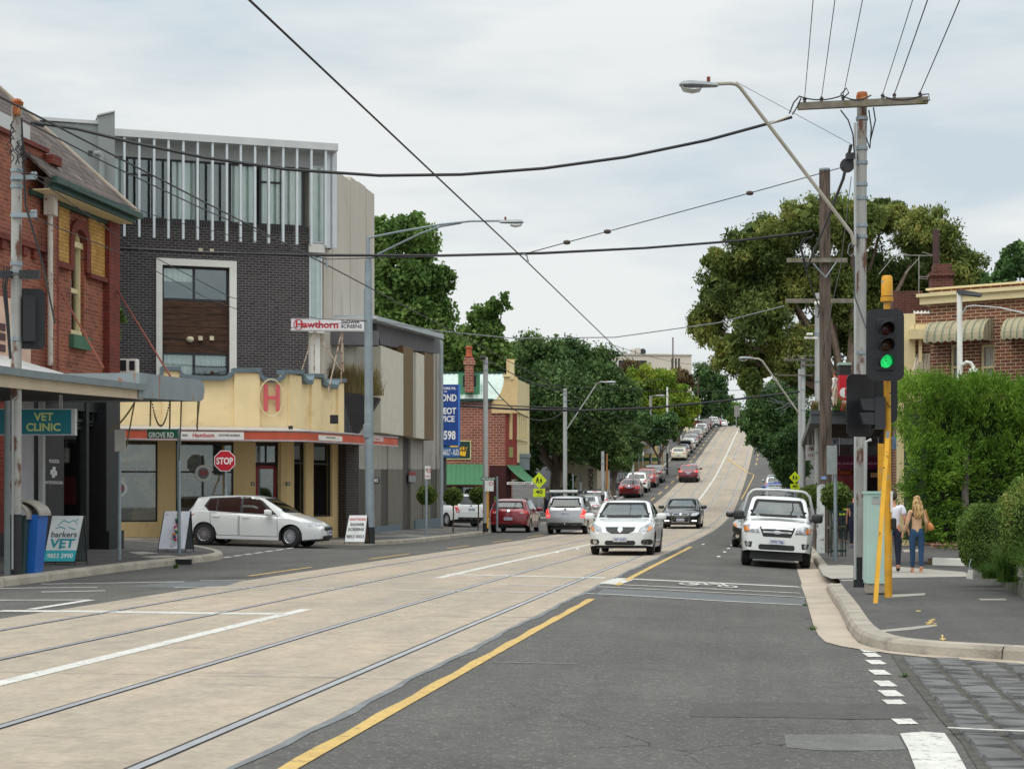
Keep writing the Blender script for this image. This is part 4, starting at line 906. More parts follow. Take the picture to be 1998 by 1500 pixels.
# awning
A_=[PX(180,HY,47.4),PX(598,HY,49.5),PX(688,HY,52),PX(776,HY,55.2)];B_=[FY(yu(150),0,.01),FY(yu(560),0,.01),F2(zu(660),0,.01),F2(zu(690),0,.01)]
segF=[Frame(A_[i],A_[i+1]-A_[i]) for i in range(3)]
q=MB();vf_=(2.97,3.22)
for i in range(3):L_=(A_[i+1]-A_[i]);L_.z=0;segF[i].box(q,0,L_.length,*vf_,-.03,.0)
aw=q.build('awning_fascia',ORNG,ys)
q=MB()
for i in range(3):
    L_=(A_[i+1]-A_[i]).length;segF[i].box(q,-.01,L_+.01,2.93,2.97,-.05,.015);segF[i].box(q,-.01,L_+.01,3.22,3.25,-.05,.02)
q.build('fascia_trim',mat('lilac_trim',srgb(178,168,176),rough=.5),aw)
q=MB()
for i in range(3):
    a,b,c,d=A_[i],A_[i+1],B_[i+1],B_[i]
    f=lambda p,v:Vector((p.x,p.y,v))
    q.hexa([f(a,3.18),f(b,3.18),f(c,3.40),f(d,3.40)]+[f(a,3.21),f(b,3.21),f(c,3.43),f(d,3.43)]);q.hexa([f(a,3.02),f(b,3.02),f(c,3.02),f(d,3.02)]+[f(a,3.03),f(b,3.03),f(c,3.03),f(d,3.03)])
q.build('awning_roof',mat('awning_sheet',srgb(176,170,160),rough=.7,var=.1),ys)
q=MB();F0=segF[0]
o=None
F0.pbox(q,352,476,841.5,856,0,.012);o=q.build('fascia_sign',WHT,aw)
ptext('Hawthorn',F0,376,418,844.5,853,.02,REDT,o);ptext('SHOWER SCREENS',F0,427,468,847,851,.02,INK,o);ptext('ENS',F0,356,366,847,851,.02,INK,o)
q=MB();F1_=segF[1];F1_.pbox(q,622,668,848.5,858.5,0,.012);o=q.build('fascia_sign',WHT,aw);ptext('SHOWER SCREENS',F1_,636,655,852,855,.02,INK,o)
q=MB();F1_=segF[2];F1_.pbox(q,724,748,851,860,0,.012);o=q.build('fascia_sign',mat('plate',srgb(200,180,176),rough=.5),aw);ptext('Hawthorn',F1_,732,741,854,858,.02,REDT,o)
q=MB();p=FY(yu(566),yv(566,832),1.0);q.box(tuple(PX(567,834,50)),(.12,.12,.1));q.box(tuple(PX(652,818,54)),(.25,.15,.28));q.build('floodlight',BLACKP,ys)
q=MB();FY.box(q,yu(150),yu(560),ybase,vA+.3,-8,-7.8);q.hexa([FY(yu(150),vA+.4,-.25),FY(yu(560),vA+.4,-.25),F2(zu(667),vA+.4,-.25),FY(yu(560),vA+.4,-6)]+[p+Vector((0,0,.1)) for p in (FY(yu(150),vA+.4,-.25),FY(yu(560),vA+.4,-.25),F2(zu(667),vA+.4,-.25),FY(yu(560),vA+.4,-6))]);q.build('roof',GGUT,ys)
# rooftop sign
FS=Frame((0,54.5),(1,.1))
rs=thing('rooftop_sign','long white rooftop sign with red and black lettering on rusty struts','sign',FS(FS.u(640),FS.uv(640,740)[1],0))
q=MB();FS.pbox(q,568,722,622,643,-.2,0);q.build('sign_face',mat('sign_white',srgb(222,218,220),rough=.4),rs)
q=MB();FS.pbox(q,567,723,621,622.5,-.21,.01);FS.pbox(q,567,723,642.5,645,-.21,.01);q.build('sign_frame',mat('grey_frame',srgb(190,186,184),rough=.5),rs)
ptext('Hawthorn',FS,577,660,626,640,.006,REDT,rs,.035);ptext('SHOWER',FS,666,702,624.5,631.5,.006,INK,rs,.02);ptext('SCREENS',FS,665,706,633,640,.006,INK,rs,.02)
q=MB();a,b=FS.uv(582,633,.01);r_=.14;q.tube([FS(a+math.cos(t)*r_,b+math.sin(t)*r_*1.15,.01) for t in [k*math.pi/12 for k in range(25)]],.012,5);q.build('ring',REDT,rs)
q=MB();sp=lambda x,y,d=-.1:FS(*FS.uv(x,y,d),d)
for a,b in (((613,645),(613,735)),((667,645),(666,745)),((613,647),(585,735)),((616,647),(664,720)),((666,650),(640,765)),((668,647),(670,725))):q.tube([sp(*a),sp(*b,-.1 if a[0] != 666 else .3)],.022,6)
q.build('strut',mat('rusty_cream',srgb(186,170,152),rough=.8,c2=srgb(120,84,60),c2pos=(.5,.62),c2scale=8),rs)
# air conditioner on the canopy roof
ac=thing('air_conditioner','white air conditioning unit standing above the rusty canopy','air conditioner',PX(250,728,44));q=MB();p=PX(250,714,44);q.box(tuple(p),(.5,.35,.36));q.build('casing',WHT,ac)
q=MB();q.box((p.x-.12,p.y-.18,p.z),(.22,.02,.28));q.box((p.x+.14,p.y-.18,p.z),(.14,.02,.24));q.build('grille',BLACKP,ac)

# ================================================ grey concrete building with skillion roof
F6=Frame(SW(0,-15.0),(ST,CT));su=F6.u;sv6=lambda x,y,d=0:F6.uv(x,y,d)[1]
gbld=thing('concrete_building','grey concrete panel building with a sloping roof, cream and bronze panels and the number 45','building',F6(su(780),0,0))
rl=[(690,618),(735,621),(864,659)]
cols=[(690,701,0,0),(701,722,1,.0),(722,740,0,.06),(740,755,1,.0),(755,771,0,.05),(771,785,0,.02),(785,799,2,-.05),(799,811,0,.05),(811,824,0,.0),(824,838,0,.05),(838,850,1,.0),(850,862,0,.06)]
def rooft(x):return float(np.interp(x,[735,864],[621,659]))
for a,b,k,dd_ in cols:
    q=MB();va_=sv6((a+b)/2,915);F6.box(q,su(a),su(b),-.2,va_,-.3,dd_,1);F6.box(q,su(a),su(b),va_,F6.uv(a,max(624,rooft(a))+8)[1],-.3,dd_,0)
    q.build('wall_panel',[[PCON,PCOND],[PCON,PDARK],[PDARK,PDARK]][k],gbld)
for a_ in ((690,742,1031,1044),(742,783,1026,1044),(811,861,1014,1040)):q=MB();F6.pbox(q,*a_,.06,.12);q.build('plinth',BLUT,gbld)
q=MB();vb0=sv6(800,852,.5)
for x0,x1,mi in ((743,787,0),(787,806,1),(812,828,0),(829,846,1),(806,812,2)):
    yt=674 if x0 < 800 else 687;F6.box(q,su(x0,.5),su(x1,.5),vb0,F6.uv(x0,yt,.5)[1],.06,.5 if mi < 2 else .45,mi)
q.build('oriel_panels',[mat('cream_panel',srgb(206,200,184),rough=.8,var=.05),BRONZE,PCON],gbld)
q=MB();rp=[F6.uv(x,y,.7) for x,y in ((728,623),(866,661),(866,652),(728,614))];q.prism(rp,F6,-7,.7);q.build('roof',mat('zinc',srgb(172,180,184),rough=.45,var=.06),gbld)
q=MB();rp=[F6.uv(x,y,.3) for x,y in ((735,640),(735,623),(858,659),(858,690),(808,684),(743,672))];q.prism(rp,F6,.02,.3);q.build('dark_band',mat('dusk_band',srgb(96,94,98),rough=.7,var=.1),gbld)
q=MB();F6.box(q,su(860,.12),su(865,.12),-.1,F6.uv(862,660,.3)[1],-.2,.12);q.build('corner_trim',mat('zinc2',srgb(150,158,162),rough=.4),gbld)
FR=Frame(F6(su(690),0,0),(1,0));FR=Frame((FR.O.x,FR.O.y),(1,-.0))
q=MB();FR.pbox(q,560,692,672,1060,-.3,0);FR.pbox(q,640,672,673,760,0,.1);q.build('side_wall',PCON,gbld)
q=MB();FR.pbox(q,628,736,645,673,-.4,.3);q.build('dark_band',mat('dusk_band',srgb(96,94,98),rough=.7,var=.1),gbld)
q=MB();FR.pbox(q,628,735,617,622,-.4,.1);q.build('flashing',LGREY,gbld)
q=MB();F6.pbox(q,726,741,931,942,.06,.09);o=q.build('number_sign',INK,gbld);ptext('45',F6,729,738,933,940.5,.1,WINK,o,.03)
q=MB();F6.pbox(q,799,811,922,940,.05,.09);F6.pbox(q,799,811,920,927,.09,.1,1);q.build('plaque',[mat('plq',srgb(150,152,154)),REDP],gbld)
q=MB();F6.box(q,su(692),su(862),-.2,sv6(700,700),-8,-.32);q.build('core_wall',PCOND,gbld)
# folded dark planter with ornamental grass
plt=thing('wall_planter','black folded metal planter box jutting from the grey building','planter',PX(700,850,60.2))
q=MB();a=[PX(667,764,58.5),PX(740,776,60.6),PX(712,823,60.4),PX(690,852,60.2),PX(667,848,58.6)];q.mesh(a+[p+Vector((0,.9,0)) for p in a],[(4,3,2,1,0),(5,6,7,8,9)]+[(i,(i+1) % 5,5+(i+1) % 5,5+i) for i in range(5)]);q.build('planter_box',CHAR,plt)

# ================================================ antique shop beyond the side street
F7=Frame((0,92.0),(1,0));F7c=Frame(PX(986,HY,92),(.75,.66));cE=PX(1009,HY,93.0)
a7=thing('antique_shop','two-storey brick and cream rendered shop with green awnings, tin roof and tall chimney','building',F7(F7.u(950),0,0))
f7=lambda x,y,d=0:F7.uv(x,y,d)[1]
F7c=Frame(F7(F7.u(986),0),(.5,.87));F7s=Frame(F7c(F7c.u(1009),0),(ST+.0,CT))
q=MB();F7.wall(q,F7.u(850),F7.u(986),-.6,f7(900,783),[(F7.u(868),F7.u(938),f7(900,1010),f7(900,948))],-.3,0);q.build('wall',B7B,a7)
q=MB();F7c.box(q,0,F7c.u(1009),F7c.uv(1000,935)[1],F7c.uv(1000,806)[1],-.3,.0);q.build('corner_wall',mat('red_render',srgb(140,56,46),rough=.8,var=.1),a7)
q=MB();F7.box(q,F7.u(955),F7.u(986)+.01,-.6,f7(960,908),-.3,.03);F7c.box(q,-.0,.6,-.6,F7c.uv(1000,908)[1],-.3,.02);q.build('tile_wall',PLUMT,a7)
q=MB();F7.box(q,F7.u(850),F7.u(955),-.6,f7(900,1010),-.29,.05);q.build('cream_dado',CREAM,a7)
q=MB();F7s.box(q,0,F7s.u(1033),F7s.uv(1020,903)[1],F7s.uv(1015,742)[1],-.5,0);q.build('street_wall',CREAM,a7)
q=MB();F7s.box(q,.2,F7s.u(1033),-.5,F7s.uv(1020,903)[1],-2,-1.5);F7c.box(q,.6,F7c.u(1009),-.5,F7c.uv(1000,935)[1],-1.5,-1.2);q.build('shopfront',CHAR,a7)
CREAMP=mat('parapet_cream',srgb(216,188,138),rough=.8,var=.07)
q=MB();q.prism([F7.uv(x,y,.05) for x,y in ((959,806),(959,784),(968,778),(977,766),(982,750),(983,737),(988,733),(988,700),(1004,701),(1004,733),(1010,737),(1010,806))],F7,-.3,.06);q.build('gable_parapet',CREAMP,a7)
q=MB();F7.pbox(q,981,996,730,735,-.3,.16);F7.pbox(q,994,1003,706,740,.06,.12);q.build('moulding',CREAM,a7)
q=MB();F7c.pbox(q,995,1000,800,857,0,.05);F7.pbox(q,1000,1010,740,805,.0,.08);q.build('corner_niche',CREAMP,a7)
q=MB()
for x0 in (1015,1019,1023,1027):F7s.pbox(q,x0,x0+2,806,853,.0,.06)
F7s.pbox(q,1012,1032,853,858,0,.12);F7s.pbox(q,1012,1032,803,806,0,.12);q.build('pilasters',CREAM,a7)
q=MB();p=PX(1022,890,96);q.box((p.x,p.y,p.z),(.75,4,.2));q.box((p.x,p.y-1.9,p.z-.45),(.62,.1,.7));q.build('street_canopy',GGUT,a7)
# tin roof, dormer, chimney
q=MB();corrug(F7,F7.u(850),F7.u(984),f7(900,779),f7(900,722)+.0,.1,-2.2,.25,.03,q);q.build('roof',CORR,a7)
q=MB();F7.box(q,F7.u(850),F7.u(962),f7(900,783),f7(900,778),-.1,.25);q.box(tuple(F7(F7.u(915),f7(915,722),-2.2)),(3.8,.2,.12));q.build('gutter',GREENP,a7)
q=MB();F7.pbox(q,894,936,728,770,-1.2,-.3);o=q.build('dormer',mat('dormer_green',srgb(84,150,110),rough=.6),a7);q=MB();F7.pbox(q,903,929,733,754,-.3,-.28);q.build('window',CHAR,o)
q=MB();F7.pbox(q,907,924,711,765,-.2,.28);F7.pbox(q,904,927,703,711,-.26,.34);F7.pbox(q,906,925,697,703,-.22,.3);o=q.build('chimney',B7B,a7)
q=MB();p=F7(F7.u(915),f7(915,697),.05);q.lathe([(.2,0),(.22,.05),(.17,.1),(.15,.45),(.2,.5),(.2,.56),(.1,.6)],12,M=Matrix.Translation(p));q.build('chimney_pot',TERRA,o)
# awnings and writing
q=MB();corrug(F7,F7.u(850),F7.u(944),f7(900,945,1.2),f7(900,905),1.2,.05,.25,.025,q);q.build('awning',AWNG,a7)
q=MB();prev=None
for k in range(9):
    f=k/8;x=np.interp(f,[0,1],[1.9,.02]);zz=f7(1000,944)+(f7(1000,907)-f7(1000,944))*(f**2.0)
    cur=(F7c(.1,zz,x),F7c(F7c.u(1009)+.3,zz,x))
    if prev:q.face([prev[0],prev[1],cur[1],cur[0]])
    prev=cur
q.build('awning',AWNG,a7)
q=MB();F7.pbox(q,989,1040,940,945,1.8,1.85);o=q.build('awning_valance',WHT,a7);ptext('ANTIQUE PRINTS',F7,991,1022,941,944.4,1.86,INK,o);ptext('& MAPS',F7,1024,1036,941,944.4,1.86,INK,o)
window(F7,F7.u(868),F7.u(938),f7(900,1010),f7(900,948),a7,BLACKP,GLASSD,-.1,.06,mull=(.42,),trans=(.6,),vd=-1.6)
q=MB();F7.pbox(q,862,937,965,980,.02,.05);o=q.build('shop_sign',mat('tess',srgb(150,160,160)),a7);ptext('TESSELLATED',F7,898,936,967,972,.06,INK,o);ptext('TILES',F7,910,930,974,979,.06,INK,o)
q=MB();F7.pbox(q,890,938,1011,1017,.05,.06);o=q.build('shop_sign',WHT,a7);ptext('AT REAR',F7,900,930,1012.5,1016,.07,INK,o)
q=MB();F7.pbox(q,862,919,859,896,0,.04);o=q.build('painted_sign',mat('wht_border',srgb(214,206,150)),a7);q=MB();F7.pbox(q,864,917,861,894,.04,.05);q.build('sign_field',mat('sign_green',srgb(20,54,42)),o)
q=MB();q.prism([F7.uv(x,y) for x,y in ((878,868),(912,872),(908,890),(880,885))],F7,.05,.06);q.build('sign_ribbon',mat('sign_yellow',srgb(232,180,40)),o);ptext('CLE',F7,893,911,870,880,.07,INK,o,.03)
q=MB();F7c.pbox(q,994,1001,872,892,0,.04);q.build('wall_plaque',mat('plaque_olive',srgb(150,150,90)),a7)
q=MB();F7.pbox(q,964,969,968,996,.03,.1);q.build('hanging_board',mat('board_green',srgb(90,110,50)),a7)
q=MB();F7.box(q,F7.u(850),F7.u(1000),-.5,f7(900,783),-12,-11.7);F7.box(q,F7.u(850),F7.u(850)+.3,-.5,f7(900,783),-11.7,-.31);q.build('rear_wall',B7B,a7)
# blue mechanics' sign
F8=Frame((0,83.0),(1,0));BL=mat('sign_blue',srgb(24,66,140),rough=.45,var=.05)
bs=thing('trade_sign','tall blue garage sign with white capitals and a phone number ending 0598','sign',PX(880,900,83))
q=MB();F8.pbox(q,830,894,750,869,-.25,0);F8.pbox(q,894,897.5,750,870,-.25,-.0,1);q.build('sign_panel',[BL,mat('sign_blue2',srgb(60,120,200))],bs)
for tx,x0,x1,y0,y1 in (('MOTORS P/L',850,890,755,760),('TRADING AS',843,872,762,765),('RICHMOND',822,891,769,783),('PEUGEOT',833,890,795,808),('SERVICE',838,887,811,823),('9428 0598',822,889,840,858)):
    ptext(tx,F8,x0,x1,y0,y1,.01,WINK,bs,.035)
q=MB();F8.pbox(q,830,897,872,892,-.1,.02);o=q.build('lower_panel',mat('sign_blue3',srgb(40,92,150)),bs);ptext('CITROEN - RENAULT - AUDI',F8,832,895,876,888,.03,WINK,o,.02)
q=MB();q.tube([PX(868,760,83.2),PX(868,1030,83.2)],.08,8);q.build('post',CHAR,bs)

# ================================================ bonsai shop and the shop row
FBn=Frame(PX(1172,HY,116),(-1,.0));FBn=Frame((0,116.0),(1,0));CRW=mat('stucco',srgb(190,180,160),rough=.9,var=.08,bump=.2,bscale=8)
bz=thing('bonsai_shop','cream stucco shop with black letters running down the wall and an ochre roof gable','building',FBn(FBn.u(1150),0,0))
q=MB();FBn.pbox(q,1085,1165,880,1015,-6,0);q.build('wall',CRW,bz)
q=MB();q.prism([FBn.uv(x,y) for x,y in ((1120,885),(1150,850),(1173,862),(1172,892))],FBn,-5,.1);q.build('roof_gable',mat('ochre',srgb(206,150,48),rough=.7),bz)
F9=Frame(SW(0,-14.2),(ST,CT));Fb2=Frame(FBn(FBn.u(1163),0,.0),(.35,.94))
q=MB();Fb2.box(q,0,3.2,-.3,Fb2.uv(1166,890)[1],-.3,0);q.prism([(-.1,3.4),(1.5,4.2),(3.3,3.3),(3.3,3.1),(-.1,3.1)],Fb2,-.3,.2);q.build('entrance_wall',CRW,bz)
q=MB();q.prism([(1.1,-.2),(2.1,-.2),(2.1,1.8),(1.95,2.3),(1.6,2.6),(1.25,2.3),(1.1,1.8)],Fb2,0,.02);q.build('door',mat('brown_door',srgb(66,50,40)),bz)
Fv=lambda a,b,d:FBn(FBn.u(1148)+b,FBn.uv(1152,914)[1]-a,d)
vs,fs=text_mesh('BONSAI',.02);xs_=[v.x for v in vs];kx=1.45/max(xs_);q=MB();q.mesh([Fv((v.x)*kx*1.06*1.0,(v.y)*.33/.7,.02) for v in vs],fs);q.build('lettering',INK,bz,fixn=False)
row=[('grey',1178,1196),('slate',1196,1202),('pale',1202,1214),('green',1214,1226),('grey2',1226,1240)]
cols_=[srgb(140,140,144),srgb(90,84,84),srgb(170,172,176),srgb(136,152,148),srgb(104,104,108)]
labs=['first grey shopfront after the bonsai shop','narrow dark slate shopfront in the row','pale shopfront with white posts in the row','greenish glass shopfront in the row','dark grey end shop of the row beside the crossing']
for i,(nm,x0,x1) in enumerate(row):
    Ff=Frame(SW(0,-14.5),(ST,CT));a,b=Ff.u(x0),Ff.u(x1);zb=prof((a+b)/2)
    t_=thing('shopfront_building',labs[i],'building',Ff((a+b)/2,zb,0),group='row of shops up the hill')
    q=MB();Ff.wall(q,a,b-.05,zb-.5,zb+4.2,[(a+.4,b-.4,zb+.9,zb+2.9)],-.3,0);Ff.box(q,a,b-.05,zb-.5,zb+4.2,-6,-5.7);q.build('wall',mat('shop_'+nm,cols_[i],rough=.7,var=.1),t_)
    q=MB();Ff.box(q,a,a+.22,zb-.3,zb+3.2,0,.15);Ff.box(q,b-.3,b-.08,zb-.3,zb+3.2,0,.15);q.build('post',WHT,t_)
    g=MB();Ff.box(g,a+.4,b-.4,zb+.9,zb+2.9,-.15,-.14);g.build('window',GLASSD,t_)
    q=MB();Ff.box(q,a,b-.05,zb+3.2,zb+3.5,0,2.0);q.build('canopy',mat('row_canopy',srgb(150,144,132),rough=.8),t_)
# mural behind the trees, cafe at the crossing, small houses
ml=thing('mural_wall','wall painted with pink and white blossoms seen between the dark trees','wall',PX(1150,900,128));q=MB();p=PX(1140,835,128);q.box(tuple(p),(3.2,.3,2.4));q.build('painted_panel',mat('mural',srgb(214,176,206),rough=.7,var=.3,scale=1.2,c2=srgb(240,236,236),c2pos=(.45,.55),c2scale=1.4),ml)
q=MB();q.box(tuple(PX(1168,846,128)),(.6,.32,1.6));q.box(tuple(PX(1140,925,128.2)),(3.2,.3,4.6));q.build('ochre_edge',mat('ochre',srgb(206,150,48)),ml)
cf=thing('corner_cafe','yellow walled corner cafe with a green valance on the hill','building',PX(1262,935,172));q=MB();p=PX(1258,900,172);q.box((p.x,p.y+3,p.z),(2.6,6,4.2));q.build('wall',mat('cafe_yellow',srgb(214,190,128),rough=.8),cf)
q=MB();q.box(tuple(PX(1256,896,170.5)),(3,.6,.35));q.build('valance',AWNG,cf);q=MB();q.box(tuple(PX(1254,880,170)),(2.2,1,.5));q.build('awning',mat('awning_white',srgb(220,218,210)),cf)
for i,(x,y0,y1,Z,wd,c,lb) in enumerate(((1278,880,925,190,2.5,srgb(150,152,140),'low grey green house wall beside the waiting man'),(1330,745,860,258,3.0,srgb(226,214,186),'cream house wall behind the yellow green tree'),(1336,812,850,262,2.6,srgb(170,110,96),'small red brick house glimpsed up the hill'),(1360,820,845,285,1.2,srgb(176,30,34),'small red shop box near the crest'))):
    b_=thing('far_house',lb,'house',PX(x,y1,Z));q=MB();p0,p1=PX(x,y1+12,Z),PX(x,y0,Z);q.box((p0.x,Z+2,(p0.z+p1.z)/2),(wd,4,p1.z-p0.z));q.build('wall',mat('far_%d' % i,c,rough=.8),b_);q=MB();q.box((p0.x,Z-.02,p0.z+1.9),(wd*.4,.05,.9));q.build('window',CHAR,b_)
# far pale office building
F10=Frame((0,262.0),(1,.12));OFFC=mat('office_wall',srgb(206,198,184),rough=.85,var=.05)
of=thing('office_building','large pale office block with rooftop ducts on top of the hill','building',F10(F10.u(1280),8,0))
ff=lambda x,y,d=0:F10.uv(x,y,d)[1]
q=MB();F10.wall(q,F10.u(1150),F10.u(1349),ff(1300,830),ff(1300,694),[(F10.u(1207),F10.u(1262),ff(1230,722),ff(1230,703)),(F10.u(1205),F10.u(1262),ff(1230,738),ff(1230,723))],-.4,0)
F10.box(q,F10.u(1349)-.3,F10.u(1349),ff(1300,830),ff(1300,694),-9,-.41);q.build('wall',OFFC,of)
q=MB();F10.box(q,F10.u(1149),F10.u(1350),ff(1300,694),ff(1300,691),-9,.15);q.build('parapet_cap',mat('cap',srgb(176,168,156)),of)
q=MB();F10.pbox(q,1207,1262,703,738,-.5,-.38);q.build('window',mat('office_glass',(.03,.035,.04),rough=.12),of)
for x in (1310,1317,1323):q=MB();F10.pbox(q,x,x+3.4,699,724,0,.03);q.build('window',CHAR,of)
q=MB();F10.pbox(q,1310,1318,727,745,0,.4);q.build('balcony',CREAM,of)
for i,(x,r_) in enumerate(((1190,3.6),(1206,3.6),(1221,3.6))):
    p=F10(F10.u(x),ff(x,684),-2);q=MB();M_=Matrix.Translation(p) @ Matrix.Rotation(R(90),4,'Y');q.lathe([(.2,-.5),(.28,-.5),(.28,.6),(.22,.6),(.2,.5)],16,M=M_,cap=True);q.box((p.x,p.y,p.z-.35),(.2,.2,.5));q.build('exhaust_duct',LGREY,of)
q=MB();F10.pbox(q,1232,1239,681,693,-2,-1);F10.pbox(q,1241,1250,679,693,-2,-1);F10.pbox(q,1270,1300,690,693,-3,-2);q.build('plant_box',OFFC,of)
q=MB();p=F10(F10.u(1257),ff(1257,685),-1.2);q.lathe([(.5,0),(.5,.1),(.1,.12)],20,M=Matrix.Translation(p) @ Matrix.Rotation(R(90),4,'X'));q.build('satellite_dish',CHAR,of)

# ================================================ right side: brown brick house with striped blinds
U1=(.80,-.60);FH=Frame(PX(1815,HY,50.5),U1);hu=FH.u;hv=lambda x,y,d=0:FH.uv(x,y,d)[1]
bh=thing('brick_house','two-storey brown brick building with cream cornice and striped window blinds above the hedge','building',FH(2,0,0))
vC=hv(1822,566);uE=hu(2200)
wn=[(hu(1853),hu(1874),hv(1860,760),hv(1860,672)),(hu(1912),hu(1940),hv(1920,760),hv(1920,672)),(hu(2003),hu(2030),hv(1990,760),hv(1990,660))]
q=MB();FH.wall(q,0,uE,-.2,vC,wn,-.35,0);FH.box(q,0,.3,-.2,vC,-7,-.36);q.build('wall',BRNB,bh)
vk0,vk1=hv(1822,594),hv(1822,580)
q=MB();FH.box(q,-.25,uE,vk0,vk1,0,.2);FH.box(q,-.32,uE,vk1,vk1+.1,0,.3);FH.box(q,-.12,uE,vC,vC+.06,-.4,.06);FH.box(q,-.25,0,vk0,vk1+.1,-.6,0);q.build('cornice',CREAM,bh)
for h in wn:window(FH,*h,bh,CREAM,GLASS,-.12,.07,trans=(.5,),curt=[(0,1,.1)],vd=-1.5)
STR=bpy.data.materials.new('striped_canvas');STR.use_nodes=True;t=STR.node_tree;p_=t.nodes['Principled BSDF'];p_.inputs['Roughness'].default_value=.9
uvn=N(t,'ShaderNodeTexCoord');sx=N(t,'ShaderNodeSeparateXYZ');t.links.new(uvn.outputs['UV'],sx.inputs[0]);m1=N(t,'ShaderNodeMath',operation='FRACT');mm_=N(t,'ShaderNodeMath',operation='MULTIPLY');mm_.inputs[1].default_value=1.0;t.links.new(sx.outputs[0],mm_.inputs[0]);t.links.new(mm_.outputs[0],m1.inputs[0])
rr=N(t,'ShaderNodeValToRGB');rr.color_ramp.interpolation='CONSTANT';e=rr.color_ramp.elements;e[0].color=col4(srgb(168,158,130));e[0].position=0;e[1].color=col4(srgb(84,106,92));e[1].position=.42
x_=e.new(.55);x_.color=col4(srgb(168,158,130));x_=e.new(.62);x_.color=col4(srgb(98,116,98));x_=e.new(.68);x_.color=col4(srgb(168,158,130))
t.links.new(m1.outputs[0],rr.inputs[0])
nn=N(t,'ShaderNodeTexNoise');nn.inputs['Scale'].default_value=3;nn.inputs['Detail'].default_value=6;t.links.new(uvn.outputs['Object'],nn.inputs[0]);r3=N(t,'ShaderNodeMapRange');t.links.new(nn.outputs[0],r3.inputs[0]);r3.inputs[1].default_value=.5;r3.inputs[2].default_value=.8;r3.inputs[4].default_value=.5
mx3=N(t,'ShaderNodeMix',data_type='RGBA');t.links.new(r3.outputs[0],mx3.inputs[0]);t.links.new(rr.outputs[0],mx3.inputs[6]);mx3.inputs[7].default_value=col4(srgb(90,78,56));t.links.new(mx3.outputs[2],p_.inputs['Base Color'])
def blind(F,u0,u1,v1,h,out,parent,m,stripes=9,mi=0):
    q=MB();n=7;secs=[]
    for k in range(n+1):
        a=math.pi/2*k/n;secs.append((v1-h*(1-math.cos(a)) ,.04+out*math.sin(a)))
    secs.append((v1-h-.1,.04+out))
    for (va,da),(vb_,db),k in zip(secs,secs[1:],range(99)):
        N_=stripes*4
        for i in range(N_):
            ia,ib=i/N_,(i+1)/N_;ins0=da*.35;ins1=db*.35
            f=lambda t_,w_,v,d:F(u0+(u1-u0)*t_,v+(.03*math.cos(t_*stripes*2*math.pi*1) if w_ else 0),d)
            last=k == len(secs)-2
            q.face([f(ia,last,vb_,db),f(ib,last,vb_,db),f(ib,False,va,da),f(ia,False,va,da)],0,[(ia*stripes,0),(ib*stripes,0),(ib*stripes,1),(ia*stripes,1)])
        for side,uu in ((0,u0),(1,u1)):
            q.face([F(uu,vb_,0.02),F(uu,vb_,db),F(uu,va,da),F(uu,va,0.02)],0,[(0+.1,0),(db*4,0),(da*4,1),(.1,1)])
    return q.build('window_blind',m,parent,fixn=False)
blind(FH,hu(1822),hu(1938),hv(1830,628),hv(1830,628)-hv(1830,672)-.1,.75,bh,STR,8)
blind(FH,hu(1972),hu(2060),hv(1985,620),hv(1830,628)-hv(1830,672)-.1,.75,bh,STR,7)
# recessed wing with small blind, cream pilaster, rear chimney wall
FW=Frame((0,56.0),(1,-.12));wu=FW.u;wv=lambda x,y,d=0:FW.uv(x,y,d)[1]
wg=thing('brick_wing','narrow brick and cream rendered shop wing between the hedge and the post office','building',FW(wu(1785),0,0))
q=MB();FW.pbox(q,1778,1830,612,1090,-6,0);q.build('wall',BRNB,wg)
q=MB();FW.pbox(q,1755,1786,612,1090,-.6,.3);FW.pbox(q,1784,1824,632,646,0,.3);FW.pbox(q,1776,1808,642,661,.3,.7);FW.pbox(q,1793,1799,661,1000,.3,.45);q.build('render_pier',CREAM,wg)
STR2=STR.copy();STR2.name='striped_canvas_mauve'
for nd in STR2.node_tree.nodes:
    if nd.type == 'VALTORGB':
        for e_,c_ in zip(nd.color_ramp.elements,(srgb(196,184,160),srgb(96,92,110),srgb(196,184,160),srgb(96,92,110),srgb(196,184,160))):e_.color=col4(c_)
q=MB();a,b=wu(1790,.3),wu(1822,.3);n=20
for i in range(n):q.face([FW(a+(b-a)*i/n-.25,wv(1800,731),.9),FW(a+(b-a)*(i+1)/n-.25*(1-i/n),wv(1800,731),.9),FW(a+(b-a)*(i+1)/n,wv(1800,690),.1),FW(a+(b-a)*i/n,wv(1800,690),.1)],0,[(i/n*5,0),((i+1)/n*5,0),((i+1)/n*5,1),(i/n*5,1)])
q.build('window_blind',STR2,wg,fixn=False)
q=MB();FW.pbox(q,1742,1800,568,618,-3.5,-3);FW.pbox(q,1770,1812,575,618,-2.8,-2.4);q.build('rear_wall',BRNB2,wg)
q=MB();corrug(FW,wu(1785,-2),wu(1815,-2),wv(1800,612),wv(1800,572),-2.2,-2.6,.12,.02,q);q.build('tin_roof',WHT,wg)
q=MB();FW.pbox(q,1818,1860,530,600,-2,-1.2);FW.pbox(q,1815,1863,530,538,-2.1,-1.1);FW.pbox(q,1822,1857,515,530,-1.9,-1.3);o=q.build('chimney',BRNB2,wg)
q=MB();p=FW(wu(1839),wv(1839,515),-1.6);q.tube([p,p+Vector((0,0,1.33))],.11,12);q.tube([p+Vector((0,0,1.3)),p+Vector((0,0,1.5))],.008,4);q.build('flue',mat('flue_brown',srgb(70,44,42),rough=.6),o)
an=thing('tv_antenna','thin rooftop television antenna in front of the gum tree','antenna',PX(1793,580,56));q=MB();A=lambda x,y:PX(x,y,56)
q.tube([A(1793,578),A(1793,497)],.015,5)
